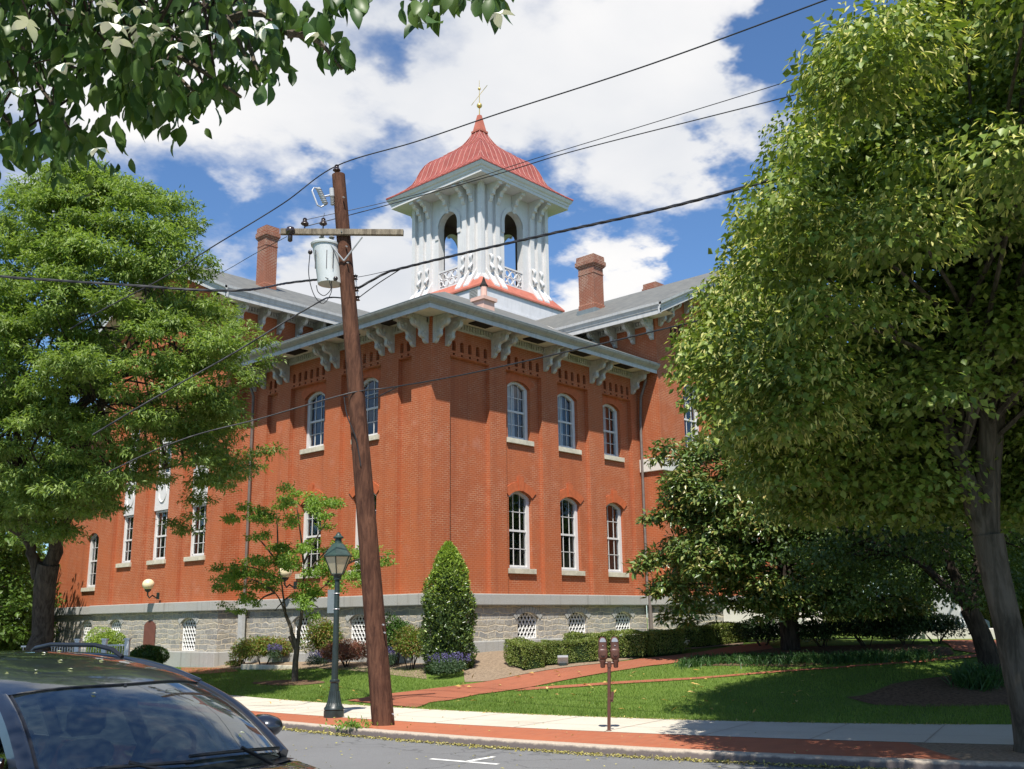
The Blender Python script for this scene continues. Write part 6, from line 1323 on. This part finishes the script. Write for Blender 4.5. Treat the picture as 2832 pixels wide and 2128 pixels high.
# ------------------------------------------------------------------ lamp post
LB = onz(923, 1984, 0.0); lp = thing('street_lamp', LB, 'dark green cast iron street lamp with a tapered glass lantern and bell foot', 'street lamp')
K = 3.735/485/2.864*1.0
def zz(y): return (1450-y)*K
mb = MB(); mb.lathe([(.205, 0), (.205, zz(1402)), (.19, zz(1400)), (.205, zz(1392)), (.20, zz(1380)), (.16, zz(1365)), (.135, zz(1345)), (.115, zz(1310)), (.095, zz(1260)), (.085, zz(1200)), (.10, zz(1195)), (.105, zz(1187)), (.10, zz(1178)), (.07, zz(1172)), (.066, zz(1100)), (.052, zz(432)), (.05, zz(428))], LB, 20); mb.build('post', M_IRON, lp, smooth=40)
mb = MB()
for i in range(16): a = i*math.pi/8; mb.tube([LB+np.array([r_*math.cos(a), r_*math.sin(a), z]) for r_, z in ((.165, zz(1368)), (.138, zz(1345)), (.118, zz(1310)), (.098, zz(1260)))], .012, 4)
mb.build('fluting', M_IRON, lp)
mb = MB(); mb.lathe([(.055, zz(430)), (.085, zz(425)), (.08, zz(405)), (.095, zz(392)), (.13, zz(386)), (.13, zz(382))], LB, 16); mb.build('collar', M_IRON, lp, smooth=40)
n6 = 6; rot = YAW+math.pi/2*0
def hexr(r_, z): return [(LB[0]+r_*math.cos(rot+i*math.pi/3), LB[1]+r_*math.sin(rot+i*math.pi/3), z) for i in range(6)]
mb = MB(); mb.rings([hexr(.125, zz(384)), hexr(.292, zz(248))]); LN = mb.build('lantern_glass', M_LAMPGLASS, lp)
mb = MB()
for i in range(6): mb.tube([hexr(.128, zz(386))[i], hexr(.298, zz(246))[i]], .012, 5)
for r_, y in ((.13, 384), (.297, 249)): h = hexr(r_, zz(y)); mb.tube(h+[h[0]], .012, 5)
mb.build('lantern_frame', M_IRON, lp)
mb = MB(); mb.rings([hexr(.315, zz(250)), hexr(.318, zz(240)), hexr(.28, zz(226)), hexr(.22, zz(195)), hexr(.14, zz(155)), hexr(.08, zz(142))]); RF = mb.build('lantern_roof', M_IRONTOP, lp)
mb = MB(); mb.lathe([(.075, zz(150)), (.068, zz(110)), (.105, zz(106)), (.112, zz(98)), (.10, zz(93)), (.06, zz(82)), (.05, zz(70)), (.03, zz(66)), (.028, zz(60)), (.005, zz(57))], LB, 16); mb.build('finial', M_IRONTOP, RF, smooth=40)
sg = thing('metal_sign', LB+UP*2.1-hr*.1, 'plain grey sheet metal sign seen from behind, strapped to the street lamp', 'sign'); mb = MB(); c = LB-hr*.085+hf*.075; z0, z1 = zz(680), zz(502)
mb.rings([[c+hr*x+hf*(y+t_)+UP*z for x, y in ((-.125, .0), (-.115, -.012), (.0, -.016), (.12, -.012))]+[c+hr*x+hf*(y+.012)+UP*z for x, y in ((.12, -.012), (0, -.016), (-.115, -.012))] for z, t_ in ((z0, 0), (z1, 0))]); mb.build('plate', M_SIGNBACK, sg)
mb = MB()
for z in (z0+.08, z1-.08): mb.tube([LB+np.array([.064*math.cos(a), .064*math.sin(a), z]) for a in np.linspace(0, 6.283, 13)], .008, 5, False); mb.obox(LB+hf*.06+UP*z-hr*.02, hr*.06, hf*.01, UP*.012)
mb.build('strap', M_STEEL, sg)

# ------------------------------------------------------------------ parking meters
MBS = onz(1684, 2022, 0.0); dm = onz(1684, 2022, 0.0); tilt_ = np.array([0, 0, 0.0]); pm = thing('parking_meter', MBS, 'brown twin headed parking meter on a single post by the kerb', 'parking meter')
K2 = 1.57/1325
def mz(y): return (1515-y)*K2
lean = hr*.045
mb = MB(); top = MBS+lean+UP*mz(565); mb.tube([MBS-[0, 0, .02], top], .03, 12); mb.lathe([(.05, 0), (.045, .015), (.03, .02)], MBS, 12); mb.build('post', M_BROWN, pm, smooth=50)
mb = MB(); mb.tube([top-hr*.13, top+hr*.13], .025, 10); mb.tube([top-hr*.0-UP*.07, top+UP*.03], .04, 12)
for s_ in (-1, 1): mb.lathe([(.03, -.08), (.042, -.06), (.042, .0), (.06, .03), (.06, .06)], top+hr*.115*s_, 12)
mb.build('yoke', M_BROWN, pm, smooth=40)
for s_ in (-1, 1):
    c = top+hr*.105*s_+UP*.06; HD = MB(); face_n = -hf
    prof = [(.05, 0), (.075, .02), (.082, .05), (.085, .14), (.085, .165), (.075, .175), (.072, .19), (.074, .29), (.074, .30)]
    def rr(wd, dp, z, k=4): return [c+hr*wd*np.sign(math.cos(a))*abs(math.cos(a))**.5+hf*dp*np.sign(math.sin(a))*abs(math.sin(a))**.6+UP*z for a in np.linspace(0, 2*math.pi, 21)[:-1]]
    HD.rings([rr(w_, w_*.85, z) for w_, z in prof]+[rr(.074*math.cos(t), .063*max(.05, math.cos(t)), .30+.088*math.sin(t)) for t in np.linspace(.15, 1.5, 7)])
    hd = HD.build('meter_head', M_BROWN, pm, smooth=55)
    g = MB(); pts = [(.055*math.cos(t), .30+.07*math.sin(t)) for t in np.linspace(0, math.pi, 12)]
    g.prism(pts, lambda a, z, d, c=c: c+hr*a+UP*z-hf*d, .02, .066); g.build('window', M_METERGL, hd)
    d_ = MB(); d_.sphere(c-hf*.066+UP*.235, .011, 8, 6); d_.build('coin_lock', M_STEEL, hd)
    d_ = MB(); d_.tube([c-hf*.05+UP*.10, c-hf*.085+UP*.10], .04, 14); d_.obox(c-hf*.088+UP*.10, hr*.012, hf*.008, UP*.03); d_.build('coin_knob', M_BROWN, hd, smooth=40)
mb = MB(); mb.obox(MBS+lean*.5+hr*.055+UP*mz(1040), hr*.025, hf*.006, np.array([0, 0, .085])+hr*.012); mb.obox(MBS+lean*.5+hr*.03+UP*mz(1065), hr*.03, hf*.02, UP*.02); mb.build('bracket', M_BROWN, pm)

# ------------------------------------------------------------------ floodlights, fence, monument, edging, pier
def floodlight(u, v, lab, mat, s=1.0):
    P = G(u, v); t = thing('floodlight', P, lab, 'floodlight', 'ground floodlights in the beds'); mb = MB(); a = (P-C); a[2] = 0; a /= np.linalg.norm(a); c = P+UP*.20*s; q = (a*.4+UP*.25)
    mb.obox(c, hr*.17*s, a*.07*s+UP*.03*s, UP*.10*s-a*.06*s); mb.build('housing', mat, t, bevel=.012); mb = MB(); mb.tube([P, c-UP*.05], .02, 6); mb.obox(P+UP*.03, hr*.1, hf*.07, UP*.03); mb.build('bracket', M_IRON, t)
floodlight(1557, 1842, 'pale square floodlight on the soil before the front box hedge', M_STEEL, .85); floodlight(1970, 1784, 'dark slanted floodlight beside the path under the magnolia', M_SIGNBACK, .9)
ft = thing('picket_fence', onz(215, 1815, .4), 'pale iron picket fence with square posts behind the parked car', 'fence')
def fp(u, z): d = ray(u, 1776); p = C+d*(33.0/ (d@hf)); p = p.copy(); p[2] = z; return p
for u in (215, 290, 353):
    mb = MB(); p = fp(u, .45); mb.obox(p+UP*.45, hr*.07, hf*.07, UP*.52); mb.obox(p+UP*.99, hr*.09, hf*.09, UP*.025); mb.build('post', M_FENCE, ft)
mb = MB()
for z in (1.25, .62): mb.obox((fp(60, z)+fp(353, z))/2, (fp(353, z)-fp(60, z))/2, hf*.02, UP*.025)
mb.build('rail', M_FENCE, ft); mb = MB()
for u in np.arange(66, 352, 7.2): mb.tube([fp(u, .42), fp(u, 1.24)], .012, 4)
tag(mb.build('pickets', M_FENCE, ft), kind='stuff')
for u, lab in ((10, 'weathered square fence post at the left edge of the picture'), (66, 'weathered square fence post left of the ash tree trunk')):
    p = fp(u, .3)-hf*3; t = thing('fence_post', p, lab, 'post', 'weathered posts left of the ash tree'); mb = MB(); mb.obox(p+UP*.55, hr*.14, hf*.14, UP*.62); mb.obox(p+UP*1.2, hr*.17, hf*.17, UP*.04); mb.build('shaft', M_ARM, t, bevel=.02)
MP = G(2650, 1752); mo = thing('stone_monument', MP, 'tapered grey stone monument with a dark plaque beyond the shaded bed', 'monument'); z = MP[2]
def msq(h, zz_, c=MP, a=.5): return [(c[0]+h*math.cos(YAW+a+q)*1.414, c[1]+h*math.sin(YAW+a+q)*1.414, zz_) for q in (math.pi/4+math.pi/2*i for i in range(4))]
mb = MB(); mb.rings([msq(.74, z-.1), msq(.74, z+.38), msq(.66, z+.46)]); mb.build('foot', M_MONU, mo, bevel=.02)
mb = MB(); mb.rings([msq(.58, z+.461), msq(.42, z+1.95), msq(.40, z+2.0)]); mb.build('shaft', M_MONU, mo)
mb = MB(); q0, q1 = [np.array(p) for p in msq(.595, z+.66)], [np.array(p) for p in msq(.445, z+1.8)]; i = int(np.argmin([((a+b)/2-C)@hf-.6*((a+b)/2-C)@hr for a, b in zip(q0, q0[1:]+q0[:1])])); j = (i+1) % 4
mb.quad(q0[i]*.88+q0[j]*.12, q0[i]*.12+q0[j]*.88, q1[i]*.12+q1[j]*.88, q1[i]*.88+q1[j]*.12); mb.build('plaque', simple('bronze plaque', (.18, .13, .11), .5, .4, var=.1), mo)
a, b = G(2470, 1768), G(2760, 1766); lw = thing('low_wall', a, 'low pale stone ledge in the sun before the monument', 'wall'); mb = MB(); d = (b-a)*[1, 1, 0]; L_ = np.linalg.norm(d); d /= L_; mb.obox((a+b)/2+UP*.12, d*L_/2, hf*.2, UP*.17); mb.build('coping', M_PALE, lw, bevel=.02)
drape('terrace_paving', [(2600, 1772), (2700, 1772), (2820, 1772)], [(2640, 1800), (2720, 1812), (2840, 1818)], .02, M_PATH, 20, 4, kind='structure')
a, b = G(668, 1853), G(822, 1850); ed = thing('stone_edging', a, 'low sandstone edging strip in front of the nandina bushes', 'kerb'); mb = MB(); d = (b-a)*[1, 1, 0]; L_ = np.linalg.norm(d); d /= L_; mb.obox((a+b)/2+UP*.05, d*L_/2, hf*.10, UP*.09); mb.build('block', M_SILL, ed, bevel=.02)
p = G(486, 1836); br = thing('brick_pier', p, 'low red brick pier between the boxwood and the stone plinth', 'pier'); mb = MB(); mb.box(p[0]-.3, p[0]+.3, p[1]-.3, p[1]+.3, p[2]-.1, p[2]+.78); mb.build('shaft', M_BRICK_RED, br); mb = MB(); mb.box(p[0]-.36, p[0]+.36, p[1]-.36, p[1]+.36, p[2]+.782, p[2]+.86); mb.build('cap', M_BRICK_RED, br)

# ------------------------------------------------------------------ parked car
cf = hr*.8-hf*.6; cf /= np.linalg.norm(cf); cl_ = np.array([-cf[1], cf[0], 0.0])      # forward, left
P1 = ond(29, 1900, 5.46); CO = P1-cf*.70+cl_*.60; CO = np.array([CO[0], CO[1], ZROAD]); ZS_ = P1[2]-ZROAD   # windscreen top height
car = thing('parked_car', CO, 'dark blue grey car parked at the near kerb with roof rails, seen over its windscreen', 'car')
def W(x, y, z): return CO+cf*x+cl_*y+UP*z
zt = ZS_; zb = zt-.42
HW = .97
roofz = lambda x: zt+.008+.15*(1-((x+.75)/1.5)**2) if x > -2.05 else zt-.02
def roof_edge_x(s): return .70+.13*(1-s*s)
mb = MB()
def roof_fn(a, b):
    s = 2*a-1; x = roof_edge_x(s)*(1-b)+(-2.05)*b; y = s*.655; z = roofz(x)-.055*abs(s)**3-(roofz(.72)-zt)*(1-b)**3*0; return W(x, y, z-(.012 if b == 0 else 0))
mb.grid(roof_fn, 24, 16); ROOF = mb.build('roof', M_CAR, car, smooth=60)
ws = MB()
def ws_fn(a, b):
    s = 2*a-1; x0, x1 = roof_edge_x(s), 1.36+.20*(1-s*s); y = s*(.60*(1-b)+.745*b); x = x0*(1-b)+x1*b; z = (roofz(x0)-.055*abs(s)**3-.012)*(1-b)+(zb-.02*s*s)*b+.05*math.sin(math.pi*b); return W(x+.006, y, z)
ws.grid(ws_fn, 20, 12); WS = ws.build('windscreen', M_CARGLASS, car, smooth=80)
fr = MB()     # dark ceramic edge of the screen
def band(pts, wd): fr.tube(pts, wd, 6)
band([ws_fn(a, .004)+UP*.004 for a in np.linspace(0, 1, 22)], .007); 
for a in (0.002, .998): band([ws_fn(a, b)+UP*.003 for b in np.linspace(0, 1, 12)], .008)
fr.build('screen_seal', M_CARBLACK, WS)
for s in (-1, 1):
    pl = MB(); rings = []
    for b in np.linspace(0, 1, 8):
        p = ws_fn(0.0 if s < 0 else 1.0, b); o = cl_*s; rings.append([p, p+o*.03+UP*.016, p+o*.085+UP*.0-cf*.02, p+o*.095-UP*.05-cf*.05, p+o*.04-UP*.05-cf*.02])
    pl.rings(rings); pl.build('pillar', M_CAR, car, smooth=50)
# sides: roof rail frames, pillars, side glass, doors
belt = zb-.10
def side(s):
    top = [(x, s*.665, roofz(x)-.06) for x in np.linspace(.66, -2.05, 10)]
    m = MB(); m.tube([W(*p) for p in top], [.012, .028]+[.034]*8, 8); m.build('roof_frame', M_CAR, car, smooth=60)
    gl = MB(); gl.grid(lambda a, b: W((.60-2.6*a)*(1-b)+(1.25-3.3*a)*b, s*(.675+.245*b+.02*math.sin(math.pi*b)), (roofz(.60-2.6*a)-.09)*(1-b)+belt*b), 10, 4); gl.build('side_glass', M_CARGLASS, car, smooth=80)
    for xt, xb in ((-.45, -.30), (-1.5, -1.5)): pp = MB(); pp.tube([W(xt, s*.69, roofz(xt)-.07), W(xb, s*.93, belt)], .05, 6); pp.build('pillar', M_CARBLACK, car)
    mr_ = MB(); c = W(.92, s*1.00, zt-.335); mr_.rings([[c+cf*x+cl_*s*y*k+UP*z*k for y, z in [(.105*math.cos(q), .075*math.sin(q)) for q in np.linspace(0, 6.283, 15)[:-1]]] for x, k in ((-.08, .9), (-.06, 1.0), (.0, 1.0), (.06, .85), (.10, .55), (.115, .1))]); mr_.tube([W(1.08, s*.80, zt-.36), W(.96, s*.93, zt-.33)], .04, 7); MR = mr_.build('wing_mirror', M_CAR, car, smooth=60)
    mg = MB(); mg.add([c-cf*.081+cl_*y+UP*z for y, z in [(.09*math.cos(q), .06*math.sin(q)) for q in np.linspace(0, 6.283, 15)[:-1]]], [tuple(range(14))]); mg.build('mirror_glass', M_LENS, MR)
    rr_ = MB(); rr_.tube([W(-.15, s*.60, roofz(-.15)-.03), W(-.28, s*.60, roofz(-.28)+.012), W(-.5, s*.60, roofz(-.5)+.03), W(-1.1, s*.60, roofz(-1.1)+.035), W(-1.32, s*.60, roofz(-1.32)+.02), W(-1.45, s*.60, roofz(-1.45)-.03)], [.014, .017, .016, .016, .017, .014], 7)
    rr_.build('roof_rail', M_CARBLACK, car, smooth=60)
side(-1); side(1)
tg = MB(); tg.grid(lambda a, b: W(-2.05-.36*b, (2*a-1)*(.66+.24*b), (roofz(-2.05)-.03)*(1-b)+belt*b), 10, 6); tg.build('rear_glass', M_CARDARK, car, smooth=60)
hl_ = MB(); hl_.grid(lambda a, b: W(roof_edge_x(2*a-1)*(1-b)-1.95*b-.05, (2*a-1)*.62, roofz(.6*(1-b)-2*b)-.09-.05*abs(2*a-1)**3), 12, 8); hl_.build('headliner', M_CARDARK, car, smooth=60)
bd = MB()     # lower body with the shoulders, bonnet apart
X = [-2.45, -2.35, -2.0, -1.0, 0.0, .9, 1.35, 1.9, 2.3, 2.45]
hw = [.80, .90, .95, .97, .97, .97, .96, .93, .86, .74]; ztp = [belt-.05, belt, belt+.01, belt+.01, belt+.01, belt+.01, belt+.02, belt-.06, belt-.14, belt-.26]
rings = []
for x, h, z_ in zip(X, hw, ztp):
    prof = [(-h*.9, .28), (-h, .42), (-h, .75), (-h*.985, z_-.08), (-h*.95, z_-.01), (-h*.86, z_+.0), (h*.86, z_), (h*.95, z_-.01), (h*.985, z_-.08), (h, .75), (h, .42), (h*.9, .28)]
    rings.append([W(x, y, z) for y, z in prof])
bd.rings(rings); BODY = bd.build('body', M_CAR, car, smooth=50)
hd = MB()
def hood_fn(a, b):
    s = 2*a-1; x0 = 1.42+.20*(1-s*s); x1 = 2.42-.16*s*s; x = x0*(1-b)+x1*b; h = .86*(1-b)+.74*b; z = (zb-.03-.02*s*s)*(1-b)+(belt-.20)*b+.09*math.sin(math.pi*min(1, b*.9+.1))*(1-.5*s*s)-.05*abs(s)**4-.03*(1-b)**6; return W(x, s*h, z)
hd.grid(hood_fn, 20, 14); HOOD = hd.build('bonnet', M_CAR, car, smooth=70)
cw = MB(); cw.grid(lambda a, b: W((1.36+.20*(1-(2*a-1)**2))*(1-b)+(1.47+.20*(1-(2*a-1)**2))*b-.03, (2*a-1)*.80, zb-.055+.0*b), 16, 2); cw.build('cowl', M_CARBLACK, car)
for y0, y1, xx in ((.72, -.02, .0), (-.02, -.70, .0)):
    wp = MB(); pts = []
    for t in np.linspace(0, 1, 9):
        y = y0*(1-t)+y1*t; a = (y/.745+1)/2; b = .992-.045*math.sin(t*1.5); a = min(.985, max(.015, a)); pts.append(ws_fn(a, b)+UP*.022+cf*.01)
    wp.tube(pts, .011, 6); wp.tube([W(1.50+.1*(1-y0*y0), y0*.75, zb-.05), pts[4]+UP*.016], .012, 6); wp.build('wiper', M_CARBLACK, car, smooth=60)
nz = MB(); nz.sphere(W(1.85, .35, belt+.03), .02, 8, 6, .7); nz.build('washer_nozzle', M_CARBLACK, HOOD)
for s in (-1, 1):
    hl = MB(); hl.rings([[W(2.22+dx, s*(.68+.16*math.cos(q)), .78+.09*math.sin(q)) for q in np.linspace(0, 6.283, 13)[:-1]] for dx in (0, .17)]); hl.build('headlight', M_LENS, car, smooth=40)
    for x in (1.55, -1.5):
        ty = MB(); c = W(x, s*.86, .36); ty.rings([[c+cl_*s*yy+(cf*math.cos(q)+UP*math.sin(q))*rr2 for q in np.linspace(0, 6.283, 25)[:-1]] for yy, rr2 in ((-.1, .30), (-.1, .35), (.08, .36), (.12, .34), (.12, .24))]); TY = ty.build('wheel', M_TYRE, car, smooth=40)
        rm = MB(); rm.rings([[c+cl_*s*yy+(cf*math.cos(q)+UP*math.sin(q))*rr2 for q in np.linspace(0, 6.283, 25)[:-1]] for yy, rr2 in ((.10, .25), (.125, .24), (.10, .06), (.13, .04))]); rm.build('rim', M_RIM, TY, smooth=30)
gr = MB(); gr.obox(W(2.44, 0, .62), cf*.02, cl_*.5, UP*.10); gr.build('grille', M_CARBLACK, car)
# interior
da = MB(); da.grid(lambda a, b: W(1.46-.62*b+.1*(1-(2*a-1)**2), (2*a-1)*.78, zb-.07+.03*math.sin(b*3)+.06*math.exp(-((2*a-1-.45)/.22)**2)*b-.22*max(0, b-.8)*5), 20, 10); da.build('dashboard', M_CARDARK, car, smooth=70)
fl2 = MB(); fl2.obox(W(-.4, 0, .4), cf*1.7, cl_*.8, UP*.05); fl2.build('cabin_floor', M_CARDARK, car)
sw = MB(); c = W(.78, .38, zb-.03); e1 = cl_; e2 = (UP*.92+cf*.38); sw.tube([c+e1*.17*math.cos(q)+e2*.17*math.sin(q) for q in np.linspace(0, 6.283, 29)], .016, 7, False); sw.tube([c-e1*.18, c+e1*.18], .018, 6); sw.tube([c, c-e2*.18], .018, 6); sw.sphere(c, .05, 10, 6); sw.build('steering_wheel', M_CARDARK, car, smooth=60)
for s in (-1, 1):
    se = MB(); se.rings([[W(x+.06*math.cos(q), s*.40+wd*math.sin(q)*1.0, z) for q in np.linspace(0, 6.283, 15)[:-1]] for x, wd, z in ((.05, .22, .62), (-.02, .25, .8), (-.12, .24, 1.05), (-.18, .19, 1.24), (-.19, .12, 1.28))]); se.obox(W(.25, s*.4, .58), cf*.28, cl_*.24, UP*.08); SE = se.build('seat', M_CARDARK, car, smooth=50)
    hh_ = MB(); hh_.rings([[W(-.2+.05*math.cos(q)*k, s*.40+.14*math.sin(q)*k, z) for q in np.linspace(0, 6.283, 15)[:-1]] for k, z in ((.7, 1.31), (1, 1.35), (1, 1.45), (.75, 1.50))]); hh_.build('headrest', M_CARDARK, SE, smooth=60)
rs_ = MB(); rs_.obox(W(-1.35, 0, .95), cf*.12-UP*.0, cl_*.66, UP*.32+(-cf)*.08); rs_.build('rear_seat', M_CARDARK, car, bevel=.05)
rv = MB(); rv.obox(W(.80, 0, zt-.14), cf*.012, cl_*.12, UP*.035); rv.tube([W(.80, 0, zt-.11), W(.86, 0, zt-.02)], .012, 6); rv.build('rear_view_mirror', M_CARBLACK, car, bevel=.01)
PET = np.array([W(x, y, roofz(x)-.055*abs(y/.655)**3+.006) for x, y in ((.35, -.45), (.45, -.1), (.15, .0), (.4, -.3), (.2, .25), (-.3, .1), (-.5, .35))]+[ws_fn(.30, .14)+UP*.006, ws_fn(.83, .78)+UP*.006]); m = len(PET)
pt = leaves('petal', PET, rng.normal(0, 1, (m, 3))*[1, 1, .05], np.tile(UP, (m, 1)), .032, .022, L_FLOWER, None); tag(pt, kind='stuff', label='white dogwood petals fallen on the roof of the parked car', cat='petals')
